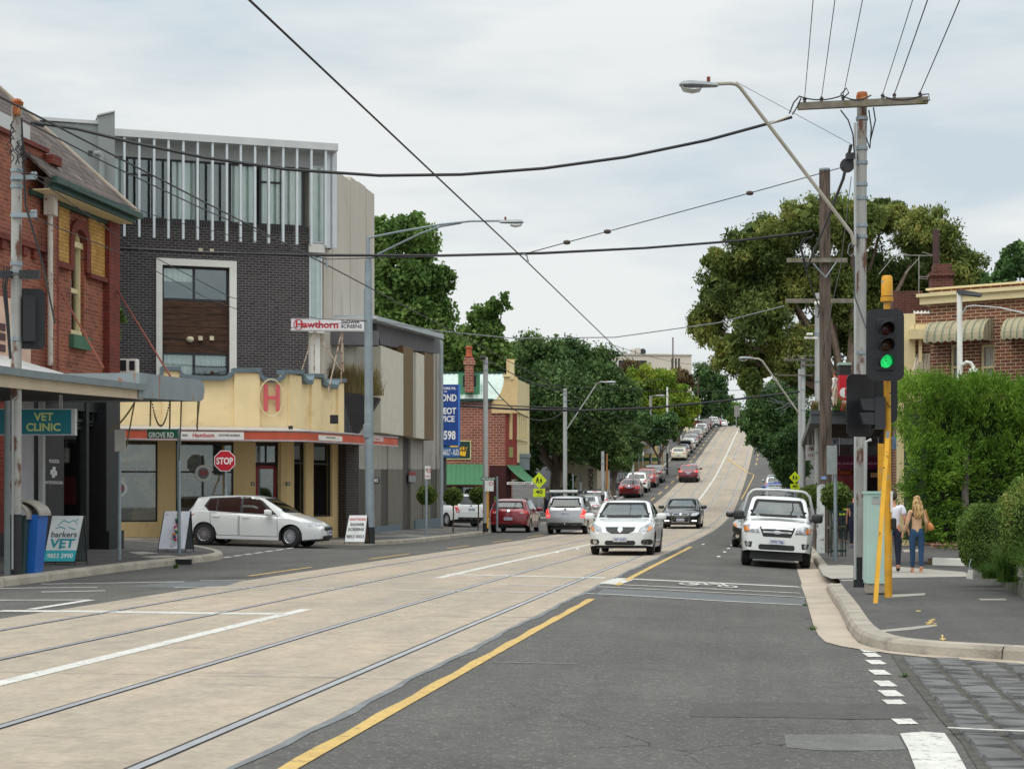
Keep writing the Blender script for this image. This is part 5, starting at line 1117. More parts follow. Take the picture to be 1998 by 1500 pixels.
for a,b in (((1745,498),(1821,499)),((1752,491),(1776,499)),((1800,492),(1822,499)),((1715,535),(1745,499)),((1766,534),(1792,505)),((1793,540),(1812,540)),((1793,543),(1810,545))):q.tube([A(*a),A(*b)],.011,4)
q.build('mast',mat('antenna_grey',srgb(160,158,150),rough=.5),an)

# ================================================ post office and shops under the canopy
FC=Frame((0,60.0),(1,0));cu_=FC.u;cv=lambda x,y,d=0:FC.uv(x,y,d)[1]
po=thing('post_office','shop building with a dark street canopy, hanging shop signs and plants on top','building',FC(cu_(1700),0,0))
FL=Frame(SW(0,4.7),(ST,CT));sA=st(cu_(1740),60)[0]
q=MB();L0=58.0
# shop wall along the street, facing the road (to the left)
FLw=Frame(SW(100,4.6),(-ST,-CT));FLw.box(q,0,42,-.5,3.2,-.3,0);q.build('wall',mat('shop_wall',srgb(64,56,54),rough=.8,var=.2),po)
q=MB();FC.pbox(q,1583,1790,803,826,-.15,0);FC.pbox(q,1583,1790,800,808,-.3,.04);q.build('canopy_fascia',mat('canopy_slate',srgb(74,82,88),rough=.6,var=.08),po)
c0=cu_(1583);c1=cu_(1790)
q=MB();zc=cv(1600,826);q.hexa([FC(c0,zc,-.15),FC(c1,zc,-.15),SW(100,5)*1.0,SW(100,1.2)]);
q=MB();e0,e1=FC(c0,0,-.16),FC(c1,0,-.16);e2,e3=SW(98,5.0),SW(98,1.4)
def zz_(p,z):return Vector((p.x,p.y,z))
q.hexa([zz_(e0,3.95),zz_(e1,3.95),zz_(e2,3.95),zz_(e3,3.95),zz_(e0,4.25),zz_(e1,4.25),zz_(e2,4.25),zz_(e3,4.25)]);q.build('canopy',mat('canopy_side',srgb(104,104,100),rough=.8),po)
q=MB();FC.pbox(q,1623,1790,828,845,-1.5,-1.3);FC.pbox(q,1623,1790,842,853,-1.8,-1.6);q.build('canopy_beam',mat('beam',srgb(70,64,60),rough=.8),po)
# inner shopfront faces us at the end of the row
def hang(x0,x1,y0,y1,Z,m,label,txts,th=.1):
    F_=Frame((0,Z),(1,0));t_=thing('shop_sign',label,'sign',F_(F_.u((x0+x1)/2),F_.uv(x0,y1)[1],0));q=MB();F_.pbox(q,x0,x1,y0,y1,-th,0);q.build('sign_panel',m,t_)
    for tx,a,b,c,d,mm2 in txts:ptext(tx,F_,a,b,c,d,.006,mm2,t_,.02)
    q=MB();q.tube([F_(F_.u(x0+4),F_.uv(x0,y0)[1],-th/2),F_(F_.u(x0+4),F_.uv(x0,y0)[1]+.5,-th/2)],.012,4);q.tube([F_(F_.u(x1-4),F_.uv(x0,y0)[1],-th/2),F_(F_.u(x1-4),F_.uv(x0,y0)[1]+.5,-th/2)],.012,4);q.build('hanger',STEEL,t_);return t_
MAG=mat('magenta_sign',srgb(110,20,62),rough=.5);DGR=mat('grey_sign',srgb(86,80,80),rough=.5);PINKT=mat('pale_pink',srgb(196,150,160))
hang(1623,1664,855,867,70,mat('bluewhite',srgb(190,196,206)),'white and blue sign, topmost of the signs under the dark canopy',[('AI TE',1626,1640,857,865,mat('bluet',srgb(30,50,120)))])
hang(1634,1718,869,888,68,DGR,'grey sign with dark red letters ending in DICINE under the canopy',[('MEDICINE',1620,1658,873,880,mat('dkred',srgb(80,16,20))),('UNDER PAIN',1632,1660,882,886,mat('dkred',srgb(80,16,20)))])
hang(1634,1718,889,915,66,MAG,'magenta fish and chips sign under the dark canopy',[('FISH & CHIPS',1634,1716,892,899,mat('plumt',srgb(60,8,30))),('FISH, CHICKEN & SALAD BAR',1627,1718,902,906.5,PINKT)])
hang(1634,1664,917,927,67,mat('redsign',srgb(130,22,24)),'small red sign with yellow phone digits 0568 under the magenta sign',[('0568',1638,1660,919,925,mat('yelt',srgb(190,110,30)))])
hang(1573,1590,868,898,74,mat('nasign',srgb(190,188,186)),'pale sign with dark red letters left of the thin grey pole',[('NA',1579,1588,870,879,mat('dkred',srgb(80,16,20))),('STAT',1577,1590,886,890,mat('dkred',srgb(80,16,20)))])
hang(1742,1768,850,876,57,mat('bluesky_sign',srgb(110,140,170),var=.4,scale=3),'blue picture panel beside the hedge corner',[])
q=MB();F_=Frame((0,78),(1,0));F_.pbox(q,1628,1760,856,1060,-.3,0);q.build('inner_wall',mat('inner_dark',srgb(54,48,48),rough=.8,var=.3,scale=1),po)
q=MB();F_.pbox(q,1632,1672,928,985,0,.05);q.build('red_shopfront',mat('pinkred',srgb(150,64,70),rough=.7),po)
q=MB();FC.pbox(q,1749,1757,850,1075,-1,-.6);FC.pbox(q,1761,1769,850,1078,-.5,-.1);q.build('column',CREAM,po);q=MB();FC.pbox(q,1757,1761,880,1070,-.8,-.7);FC.pbox(q,1700,1716,922,931,-2,-1.9,1);q.build('door_panel',[mat('blue_door',srgb(60,84,112)),mat('tan_board',srgb(140,110,70))],po)
# POST sign
ps=thing('post_sign','red and black upright sign with a white post horn disc and the word POST','sign',PX(1648,800,61));F_=Frame((0,61),(1,0))
q=MB();F_.pbox(q,1638,1661,732,800,-.4,0);q.build('red_panel',mat('post_red',srgb(196,30,44),rough=.45),ps);q=MB();F_.pbox(q,1638,1661,712,732,-.4,.0);q.build('black_panel',INK,ps);q=MB();F_.pbox(q,1637.5,1661,707,712,-.42,.02);q.build('cap',mat('mint_cap',srgb(160,184,172)),ps)
a,b=F_.uv(1649.5,766,.01);r_=.185
q=MB();q.prism([(a-.02,b-r_)]+[(a-.02-math.sin(t)*r_,b-math.cos(t)*r_) for t in [k*math.pi/12 for k in range(1,12)]]+[(a-.02,b+r_)],F_,.004,.012)
P=[(a+.02+math.sin(t)*r_,b-math.cos(t)*r_) for t in [k*math.pi/12 for k in range(13)]];I=[(a+.02+math.sin(t)*r_*.62,b+.0-math.cos(t)*r_*.62) for t in [k*math.pi/12 for k in range(13)]]
for k in range(12):q.prism([P[k],P[k+1],I[k+1],I[k]],F_,.004,.012)
q.build('emblem',WINK,ps);ptext('POST',F_,1640,1658,781,786.5,.01,WINK,ps,.03)
# ------------------------------------------------ vehicles
def paint(name,c,metal=0.0):return mat('paint_'+name,c,rough=.28,metal=metal,coat=1.0,var=.03,scale=1)
TYRE=mat('tyre',(.018,.018,.018),rough=.85,var=.15)
ALLOY=mat('alloy',(.5,.5,.52),rough=.3,metal=.9,var=.05)
CHROME=mat('chrome',(.75,.75,.76),rough=.12,metal=1,var=.02)
BLKPL=mat('black_plastic',(.02,.02,.021),rough=.5,var=.1)
SEAM=mat('panel_gap',(.015,.015,.015),rough=.8)
CARGL=glassmat('car_glass',(.60,.68,.65),.16);REARGL=glassmat('car_rear_glass',(.36,.43,.40),.05);SIDEGL=glassmat('car_side_glass',(.74,.82,.78),.26)
DARKGL=mat('dark_car_glass',(.02,.026,.026),rough=.04,var=.3,scale=1.2,spec=.9)
LENS=mat('head_lens',(.42,.43,.44),rough=.1,metal=.5,var=.5,scale=14,coat=1)
AMBER=mat('amber_lens',(.75,.24,.04),rough=.2,coat=1)
TAIL=mat('tail_lens',(.62,.02,.02),rough=.2,coat=1,var=.3,scale=10)
TAILLIT=mat('tail_lit',(.9,.03,.02),rough=.2,emis=1.6)
DRL=mat('lit_lamp',(1,.98,.9),rough=.2,emis=3.0)
PLATE=mat('number_plate',(.62,.63,.66),rough=.5)
PLATEB=mat('plate_blue',(.03,.06,.25),rough=.5)
INTER=mat('car_interior',(.045,.045,.047),rough=.85,var=.3)
class Car:pass
def car_template(key,P):
    """P: length, width, prof [(x, z_shoulder)], roof [(x, z_top)], wheels (xf, xr), r; +x is the nose. Returns part list"""
    L,Wd=P['L']/2,P['W']/2;xf,xr,rw=P['xf'],P['xr'],P['r'];ra=rw*P.get('arch',1.13)
    zs=lambda x:float(np.interp(x,[a for a,b in P['sh']],[b for a,b in P['sh']]))
    zt=lambda x:max(float(np.interp(x,[a for a,b in P['top']],[b for a,b in P['top']])),zs(x)+.012)
    sill=P.get('sill',.2)
    xs=set(np.linspace(-L,L,54));
    for c in (xf,xr):
        for k in range(17):xs.add(c+ra*math.cos(math.pi*k/16))
        xs.add(c-ra-.004);xs.add(c+ra+.004)
    for a,b in P['sh']+P['top']:xs.add(a)
    xs=sorted(x for x in xs if -L <= x <= L);ded=[xs[0]]
    for x in xs[1:]:
        if x-ded[-1] > .0035:ded.append(x)
    xs=ded
    fr,rr_=P.get('fround',.22),P.get('rround',.14)
    def hw(x):
        w_=Wd
        if x > L-.75:w_ -= fr*((x-(L-.75))/.75)**2.4*1.0
        if x < -L+.6:w_ -= rr_*((-L+.6-x)/.6)**2.2
        return w_
    def zb(x):
        z=sill
        for c in (xf,xr):
            if abs(x-c) < ra:z=max(z,rw+math.sqrt(max(ra*ra-(x-c)**2,0))*P.get('archz',.96))
        if x > xf+ra:z=sill+.02+.05*max(0,(x-xf-ra)/(L-xf-ra))
        if x < xr-ra:z=sill+.06+.06*max(0,(xr-ra-x)/(L+xr-ra))
        return z
    th=P.get('tumble',.30)
    def section(x):
        w_=hw(x);b=zb(x);s_=zs(x);t_=zt(x);h=t_-s_;b=min(b,s_-.06);d=s_-b
        full=s_-sill
        f=lambda z:w_*(1-.045*max(0,(s_-.0-z))/max(full,.1)*1.2 if z < s_-.25*full else 1.0)
        pts=[]
        for k in (0,.12,.3,.5,.68,.82,.92):
            z=b+d*k;g=(z-sill)/max(full,.1);bulge=1-.055*(1-g)**2*1.0-.03*max(0,g-.72)/.28;pts.append((w_*bulge,z))
        pts.append((w_*.945,s_-.012));pts.append((w_*.925,s_))
        if h > .22:
            wr=w_*.925-th*(h-.04);tz=t_-.055
            for k in (.04,.12,.28,.46,.64,.8,.92,1):pts.append((w_*.925+(wr-w_*.925)*(k**1.25),s_+(tz-s_)*k))
            pts += [(wr-.045,t_-.025),(wr-.11,t_-.006),(wr*.5,t_+.008),(0,t_+.014)]
        else:
            wr=w_*.925-.10
            for k in range(1,9):
                q=k/8;pts.append((w_*.925-(w_*.925-wr)*q,s_+(t_-s_)*.75*q**.7))
            pts += [(wr*.9,s_+(t_-s_)*.84),(wr*.75,s_+(t_-s_)*.92),(wr*.4,t_),(0,t_+.006)]
        return pts
    nose,lean,bow=P.get('nose',.55),P.get('lean',.35),P.get('bow',.16)
    def warp(p):
        x,y,z=p
        if x > L-.9:
            f=((x-(L-.9))/.9)**2;x -= f*bow*(abs(y)/Wd)**2.4;x -= f*lean*max(0,z-nose)**1.0+f*.25*max(0,.33-z)
        if x < -L+.7:
            f=((-L+.7-x)/.7)**2;x += f*P.get('rbow',.09)*(abs(y)/Wd)**2.4;x += f*P.get('rlean',.15)*max(0,z-.62)+f*.2*max(0,.38-z)
        return Vector((x,y,z))
    secs=[section(x) for x in xs];n=len(secs[0]);q=MB();vs=[]
    for x,sc in zip(xs,secs):
        ring=[(x,y,z) for y,z in sc]+[(x,-y,z) for y,z in reversed(sc[:-1])];vs += [warp(p) for p in ring]
    m=2*n-1;fs=[]
    for i in range(len(xs)-1):
        for j in range(m-1):fs.append((i*m+j,i*m+j+1,(i+1)*m+j+1,(i+1)*m+j))
    # caps as grids across the width
    for xi in (0,len(xs)-1):
        x=xs[xi];sc=secs[xi];base=len(vs);C=14
        for k in range(n):
            y,z=sc[k]
            for c in range(C+1):vs.append(warp((x,y*(1-2*c/C),z)))
        for k in range(n-1):
            for c in range(C):fs.append((base+k*(C+1)+c,base+k*(C+1)+c+1,base+(k+1)*(C+1)+c+1,base+(k+1)*(C+1)+c))
    q.mesh(vs,fs)
    bvh=BVHTree.FromPolygons([v for v in q.v],[f for f in q.f])
    def dec(poly,side,off=.006,cuts=3,thick=0):
        """polygon drawn on one side of the body and laid on its surface: front/rear use (y, z), left/right use (x, z), top uses (x, y)"""
        bm=bmesh.new()
        tri=geometry.tessellate_polygon([[Vector((a,b,0)) for a,b in poly]]);bv=[bm.verts.new((a,b,0)) for a,b in poly]
        for t_ in tri:
            try:bm.faces.new([bv[k] for k in t_])
            except Exception:pass
        span=max(max(a for a,b in poly)-min(a for a,b in poly),max(b for a,b in poly)-min(b for a,b in poly))
        for _ in range(cuts if span > .25 else max(1,cuts-1)):
            le=[e for e in bm.edges if e.calc_length() > .05]
            if le:bmesh.ops.subdivide_edges(bm,edges=le,cuts=1,use_grid_fill=False);bmesh.ops.triangulate(bm,faces=bm.faces)
        out=[]
        for v in bm.verts:
            a,b=v.co.x,v.co.y
            if side == 'front':o,d=Vector((L+1,a,b)),Vector((-1,0,0))
            elif side == 'rear':o,d=Vector((-L-1,a,b)),Vector((1,0,0))
            elif side == 'left':o,d=Vector((a,3,b)),Vector((0,-1,0))
            elif side == 'right':o,d=Vector((a,-3,b)),Vector((0,1,0))
            else:o,d=Vector((a,b,4)),Vector((0,0,-1))
            h=bvh.ray_cast(o,d)
            if h[0] is None:
                hh=bvh.find_nearest(o+d*2.0 if side in ('left','right') else o+d*1.05);p=hh[0];nn=-d
            else:p=h[0];nn=h[1] if h[1].dot(d) < 0 else -h[1]
            out.append(p+nn*off)
        bm.verts.ensure_lookup_table();o_=MB();o_.mesh(out,[tuple(v.index for v in f.verts) for f in bm.faces]);bm.free();return o_
    c=Car();c.body=q;c.dec=dec;c.L=L;c.W=Wd;c.P=P;c.bvh=bvh;c.xs=xs;return c
def cut_holes(q,polys):
    """remove body faces whose centre lies inside (side, polygon)"""
    def inside(a,b,P):
        k=False
        for i in range(len(P)):
            (x0,y0),(x1,y1)=P[i],P[i-1]
            if (y0 > b) != (y1 > b) and a < (x1-x0)*(b-y0)/(y1-y0)+x0:k=not k
        return k
    keep=[];km=[]
    for f,m_ in zip(q.f,q.m):
        c=sum((q.v[k] for k in f),Vector())/len(f);n=(q.v[f[1]]-q.v[f[0]]).cross(q.v[f[2]]-q.v[f[0]]);rm=False
        for side,P in polys:
            if side == 'front' and c.x > 0 and abs(n.x) > .12*n.length and inside(c.y,c.z,P):rm=True
            if side == 'rear' and c.x < 0 and abs(n.x) > .12*n.length and inside(c.y,c.z,P):rm=True
            if side in ('left','right') and abs(n.y) > .5*n.length and abs(c.y) > .4 and inside(c.x,c.z,P):rm=True
        if not rm:keep.append(f);km.append(m_)
    q.f=keep;q.m=km
def shrink(P,k):
    cx=sum(a for a,b in P)/len(P);cy=sum(b for a,b in P)/len(P)
    return [(a+(cx-a)*min(.5,k/max(abs(a-cx),.01)),b+(cy-b)*min(.5,k/max(abs(b-cy),.01))) for a,b in P]
def grow(P,k):
    cx=sum(a for a,b in P)/len(P);cy=sum(b for a,b in P)/len(P)
    return [(a+(k if a > cx else -k),b+(k if b > cy else -k)) for a,b in P]
def wheel_parts(r,wd,spokes,rimm):
    q=MB();pr=[(r*.62,-wd/2),(r*.7,-wd/2-.005),(r*.93,-wd/2+.01),(r,-wd/2+.035),(r,wd/2-.035),(r*.93,wd/2-.01),(r*.7,wd/2+.005),(r*.62,wd/2)]
    M_=Matrix.Rotation(R(90),4,'X');q.lathe(pr,28,M=M_,cap=False)
    g=MB();R0=r*.63
    g.lathe([(R0,-wd/2+.01),(R0*.96,-wd/2+.03),(R0*.93,wd/2-.04),(R0*.9,wd/2-.02),(R0,wd/2)],24,M=M_,cap=False)
    for k in range(spokes):
        a=2*math.pi*k/spokes;w_=.45*R0*math.pi/spokes
        for sgn in (1,-1):
            y=sgn*(wd/2-.015);pts=[]
            for rr,ww in ((R0*.15,w_*.45),(R0*.95,w_)):pts += [(rr*math.cos(a)-ww*math.sin(a),rr*math.sin(a)+ww*math.cos(a)),(rr*math.cos(a)+ww*math.sin(a),rr*math.sin(a)-ww*math.cos(a))]
            (x0,z0),(x1,z1),(x2,z2),(x3,z3)=pts[0],pts[1],pts[3],pts[2]
            g.hexa([Vector((x0,y-.01,z0)),Vector((x1,y-.01,z1)),Vector((x2,y-.01,z2)),Vector((x3,y-.01,z3)),Vector((x0,y+.012,z0)),Vector((x1,y+.012,z1)),Vector((x2,y+.012,z2)),Vector((x3,y+.012,z3))])
    g.lathe([(.001,-wd/2+.01),(R0*.22,-wd/2+.01),(R0*.22,wd/2-.002),(.001,wd/2)],14,M=M_)
    b=MB();b.lathe([(.001,-wd/2+.05),(R0*.95,-wd/2+.05),(R0*.95,wd/2-.06),(.001,wd/2-.06)],18,M=M_)
    return q,g,b
WCACHE={}
def add_wheels(root,P,spokes,rimm,steer=0,key=None):
    r=P['r'];wd=P.get('tw',.21);k=(r,wd,spokes,rimm.name);Wd=P['W']/2
    for x in (P['xf'],P['xr']):
        for sg in (1,-1):
            y=sg*(Wd-wd/2-.035)
            if k not in WCACHE:
                q,g,b=wheel_parts(r,wd,spokes,rimm)
                o=q.build('wheel',TYRE,root,smooth=True,world=False);g2=g.build('rim',rimm,o,smooth=35,world=False);b2=b.build('brake_disc',BLKPL,o,world=False);WCACHE[k]=(o.data,g2.data,b2.data)
            else:
                d=WCACHE[k];o=link(bpy.data.objects.new('wheel',d[0]));o.parent=root;g2=link(bpy.data.objects.new('rim',d[1]));g2.parent=o;b2=link(bpy.data.objects.new('brake_disc',d[2]));b2.parent=o
            o.location=(x,y,r);
            if x == P['xf'] and steer:o.rotation_euler=(0,0,steer)
def mirror_y(P):return [(-a,b) for a,b in P]
def make_car(style,col,label,group=None,hero=False,front=None,rear=None,spokes=7,rimm=None,glass=None,name='car',lit=False,extra=None,steer=0,plate='',cat='car'):
    P=STY[style];c=car_template(style,P);G=P['glass']
    glass=glass or (CARGL if hero else DARKGL)
    root=thing(name,label,cat,(0,0,0),0,group);B=lambda q,nm,m,par=root,**k:q.build(nm,m,par,world=False,**k)
    if hero:cut_holes(c.body,[('front',shrink(G['ws'],.03)),('rear',shrink(G['rw'],.03))]+[('left',shrink(p,.03)) for p in G['side']])
    body=B(c.body,'body',col,smooth=32)
    B(c.dec(G['ws'],'front',.004),'windscreen',glass,smooth=60);B(c.dec(G['rw'],'rear',.004),'rear_window',REARGL if hero else glass,smooth=60)
    if hero:
        for pl,sd in ((G['ws'],'front'),(G['rw'],'rear')):
            q=MB();n_=len(pl);inn=shrink(pl,.065)
            for i in range(n_):q.add(c.dec([pl[i],pl[(i+1) % n_],inn[(i+1) % n_],inn[i]],sd,.008,2))
            B(q,'window_seal',SEAM)
    for p in G['side']:
        for sd in ('left','right'):
            w_=B(c.dec(p,sd,.004),'side_window',SIDEGL if hero else glass,smooth=60)
    if G.get('trim'):
        q=MB()
        for sd in ('left','right'):q.add(c.dec(G['trim'],sd,.002))
        B(q,'window_surround',BLKPL)
    q=MB();Wd=P['W']/2;q.box((0,0,.34),(P['L']-.35,P['W']-.5,.30));q.box(((P['xf']+P['xr'])/2,0,.4),(P['xf']-P['xr']-2*P['r'],P['W']-.2,.36));B(q,'underbody',BLKPL)
    if hero:
        zs=P['sh'][len(P['sh'])//2][1];q=MB();x0,x1=P['cab'];q.box(((x0+x1)/2,0,zs-.22),(x1-x0,P['W']-.24,.2));q.box((x1-.05,0,zs-.07),(.5,P['W']-.3,.16));q.box((x0+.2,0,zs-.06),(.4,P['W']-.3,.12))
        for xx in P.get('seats',((x0+x1)/2+.25,(x0+x1)/2-.6)):
            for y in (-.37,.37):q.box((xx,y,zs+.05),(.12,.48,.42));q.box((xx-.02,y,zs+.33),(.09,.24,.17))
        B(q,'seats',INTER);q=MB();q.tube([Vector((x1-.42+.07*math.sin(t)*0,-.37+.18*math.cos(t),zs+.02+.17*math.sin(t))) for t in [k*math.pi/8 for k in range(17)]],.014,6);B(q,'steering_wheel',BLKPL)
    # doors: seams with handles
    for sd,sg in (('left',1),('right',-1)):
        for p in P.get('doors',[]):
            q=MB();inn=shrink(p,.012)
            for i in range(len(p)):q.add(c.dec([p[i],p[(i+1) % len(p)],inn[(i+1) % len(p)],inn[i]],sd,.0035,3))
            d=B(q,'door',SEAM)
            xm=min(a for a,b in p)+.12;zz=max(b for a,b in p)-.11;h=c.bvh.ray_cast(Vector((xm,3*sg,zz)),Vector((0,-sg,0)))
            if h[0] is not None:
                q=MB();q.tube([h[0]+Vector((-.02,-sg*.0,0)),h[0]+Vector((0,sg*.03,0)),h[0]+Vector((.15,sg*.03,0)),h[0]+Vector((.17,0,0))],.014,6);B(q,'handle',col,d)
        mx_,mz=P['mirror'];q=MB();M_=Matrix.Translation((mx_,sg*(Wd+.10),mz)) @ Matrix.Diagonal((.10,.14,.095 if style != 'ute' else .12,1))
        sph=bmesh.new();bmesh.ops.create_icosphere(sph,subdivisions=3,radius=1);
        vs_=[Vector((math.copysign(abs(v.co.x)**.7,v.co.x),math.copysign(abs(v.co.y)**.6,v.co.y),math.copysign(abs(v.co.z)**.55,v.co.z))) for v in sph.verts];fs_=[tuple(v.index for v in f.verts) for f in sph.faces];sph.free()
        q.mesh([M_ @ v for v in vs_],fs_);q.tube([Vector((mx_,sg*(Wd-.12),mz-.05)),Vector((mx_,sg*(Wd+.05),mz-.04))],.025,6)
        mo=B(q,'door_mirror',P.get('mirmat') or (BLKPL if style in ('ute',) or P.get('blkmir') else col),smooth=50)
        q=MB();q.prism([(math.cos(t)*.085*1.3,math.sin(t)*.06) for t in [k*math.pi/8 for k in range(16)]],lambda a,b,d:Vector((mx_-.075-d,sg*(Wd+.10)+a,mz+b)),0,.012);B(q,'mirror_glass',DARKGL,mo)
    for poly,sd,nm,m,par in (P['front'] if front is None else front)+(P['rear'] if rear is None else rear):
        mm_={'tail':TAILLIT if lit else TAIL,'lens':LENS,'amber':AMBER,'blk':BLKPL,'chrome':CHROME,'plate':PLATE,'white':mat('white_lens',(.55,.5,.5),rough=.2,coat=1),'col':col,'drl':DRL,'seam':SEAM,'alloy':ALLOY,'tailred':TAIL}[m]
        sides=[poly,mirror_y(poly)] if nm in ('headlight','tail_light','fog_lamp','indicator','reflector','fog_surround','lamp_bulb','reversing_lamp') else [poly]
        for pp in sides:B(c.dec(pp,sd,.006 if par == 0 else .012 if par == 1 else .018),nm,mm_,smooth=50)
    for sd,z,sgx in (('front',P['plate'][0],1),('rear',P['plate'][1],-1)):
        h=c.bvh.ray_cast(Vector((sgx*9,0,z)),Vector((-sgx,0,0)))
        if h[0] is None:continue
        q=MB();q.box((h[0].x+sgx*.025,0,z),(.02,.37,.125));o=B(q,'number_plate',PLATE)
        Ff=(lambda X:(lambda a,b,d:Vector((X+sgx*d,-sgx*-a if sgx < 0 else a,b))))(h[0].x+sgx*.036)
        Ff=lambda a,b,d,X=h[0].x+sgx*.036:Vector((X+sgx*d,(a if sgx > 0 else -a),b))
        if plate:
            vs,fs=text_mesh(plate,.02);xa,xb=min(v.x for v in vs),max(v.x for v in vs);q=MB();q.mesh([Ff((v.x-(xa+xb)/2)/(xb-xa)*.32,z-.04+v.y*.11,.002) for v in vs],fs);B(q,'lettering',PLATEB,o,fixn=False)
        else:
            q=MB()
            for k in (-.13,-.085,-.04,.04,.085,.13):q.box((h[0].x+sgx*.0365,k,z),(.002,.026,.07))
            B(q,'lettering',PLATEB,o)
    add_wheels(root,P,spokes,rimm or ALLOY,steer)
    if extra:extra(root,c,B,col)
    root['_car']=1
    return root
def rr(x0,x1,z0,z1,c=.03):return [(x0+c,z0),(x1-c,z0),(x1,z0+c),(x1,z1-c),(x1-c,z1),(x0+c,z1),(x0,z1-c),(x0,z0+c)]
def ell(cx,cz,a,b,n=14):return [(cx+a*math.cos(2*math.pi*k/n),cz+b*math.sin(2*math.pi*k/n)) for k in range(n)]
STY={}
STY['sedan']=dict(L=4.6,W=1.79,xf=1.38,xr=-1.31,r=.325,sill=.2,tumble=.36,cab=(-1.3,.85),mirror=(.62,1.03),plate=(.43,.86),fround=.26,bow=.2,lean=.55,nose=.62,
    sh=[(-2.3,.80),(-2.2,.93),(-1.7,.97),(-.6,.95),(.7,.92),(1.3,.86),(1.9,.77),(2.15,.70),(2.3,.60)],
    top=[(-2.3,.84),(-2.22,1.02),(-1.75,1.06),(-1.0,1.38),(-.5,1.45),(0,1.47),(.3,1.44),(1.08,1.0),(1.3,.965),(1.9,.87),(2.15,.78),(2.3,.63)],
    glass=dict(ws=[(-.70,1.0),(.70,1.0),(.66,1.12),(.535,1.415),(-.535,1.415),(-.66,1.12)],rw=[(-.62,1.10),(.62,1.10),(.50,1.36),(-.50,1.36)],
        side=[[(.82,.99),(.02,.99),(.0,1.37),(.22,1.37)],[(-.06,.99),(-.86,.99),(-1.22,1.05),(-.72,1.36),(-.06,1.38)]],trim=[(.95,.97),(-1.3,.97),(-1.36,1.03),(-.74,1.39),(-.05,1.405),(.26,1.39)]),
    doors=[[(.88,.3),(.06,.3),(.02,.95),(.84,.95)],[(.0,.3),(-.72,.3),(-1.0,.62),(-.96,.95),(-.04,.95)]],
    front=[([(-.40,.75),(.40,.75),(.37,.65),(.22,.585),(-.22,.585),(-.37,.65)],'front','grille','blk',0),([(-.41,.75),(.41,.75),(.40,.78),(-.40,.78)],'front','grille_bar','chrome',1),(ell(0,.69,.07,.07),'front','badge','chrome',1),(rr(-.41,.41,.28,.40,.04),'front','lower_grille','blk',0),
        ([(.48,.62),(.74,.63),(.84,.72),(.84,.85),(.78,.87),(.52,.74)],'front','headlight','lens',0),([(.70,.63),(.81,.69),(.83,.79),(.74,.75)],'front','indicator','amber',1),(rr(.56,.84,.29,.43,.04),'front','fog_surround','blk',0),(ell(.68,.36,.06,.06),'front','fog_lamp','chrome',1),([(-.80,.20),(.80,.20),(.82,.25),(-.82,.25)],'front','lip','blk',0)],
    rear=[([(.42,.74),(.80,.72),(.86,.86),(.82,.92),(.5,.90)],'rear','tail_light','tail',0),(rr(-.7,.7,.28,.36),'rear','diffuser','blk',0),([(-.86,.60),(.86,.60),(.86,.607),(-.86,.607)],'rear','bumper_seam','seam',0),(ell(0,.95,.05,.04),'rear','badge','chrome',1),(rr(.6,.78,.42,.46),'rear','reflector','tailred',0)])
import copy as _cp
STY['bigsedan']=_cp.deepcopy(STY['sedan']);b_=STY['bigsedan'];b_.update(W=1.9,L=4.95,xf=1.5,xr=-1.42);b_['sh']=[(a*1.076,b) for a,b in b_['sh']];b_['top']=[(a*1.076,b) for a,b in b_['top']]
b_['front']=[(rr(-.40,.40,.64,.74,.05),'front','grille','chrome',0),(rr(-.37,.37,.655,.725,.04),'front','grille_mesh','blk',1),(ell(0,.69,.06,.06),'front','badge','chrome',2),([(-.40,.30),(.40,.30),(.46,.58),(-.46,.58)],'front','lower_grille','chrome',0),([(-.38,.315),(.38,.315),(.44,.565),(-.44,.565)],'front','grille_mesh','blk',1),
    ([(.50,.62),(.76,.62),(.87,.72),(.88,.80),(.55,.74)],'front','headlight','lens',0),(rr(.52,.84,.32,.47,.04),'front','fog_surround','blk',0),(rr(.54,.76,.36,.41,.015),'front','fog_lamp','drl',1)]
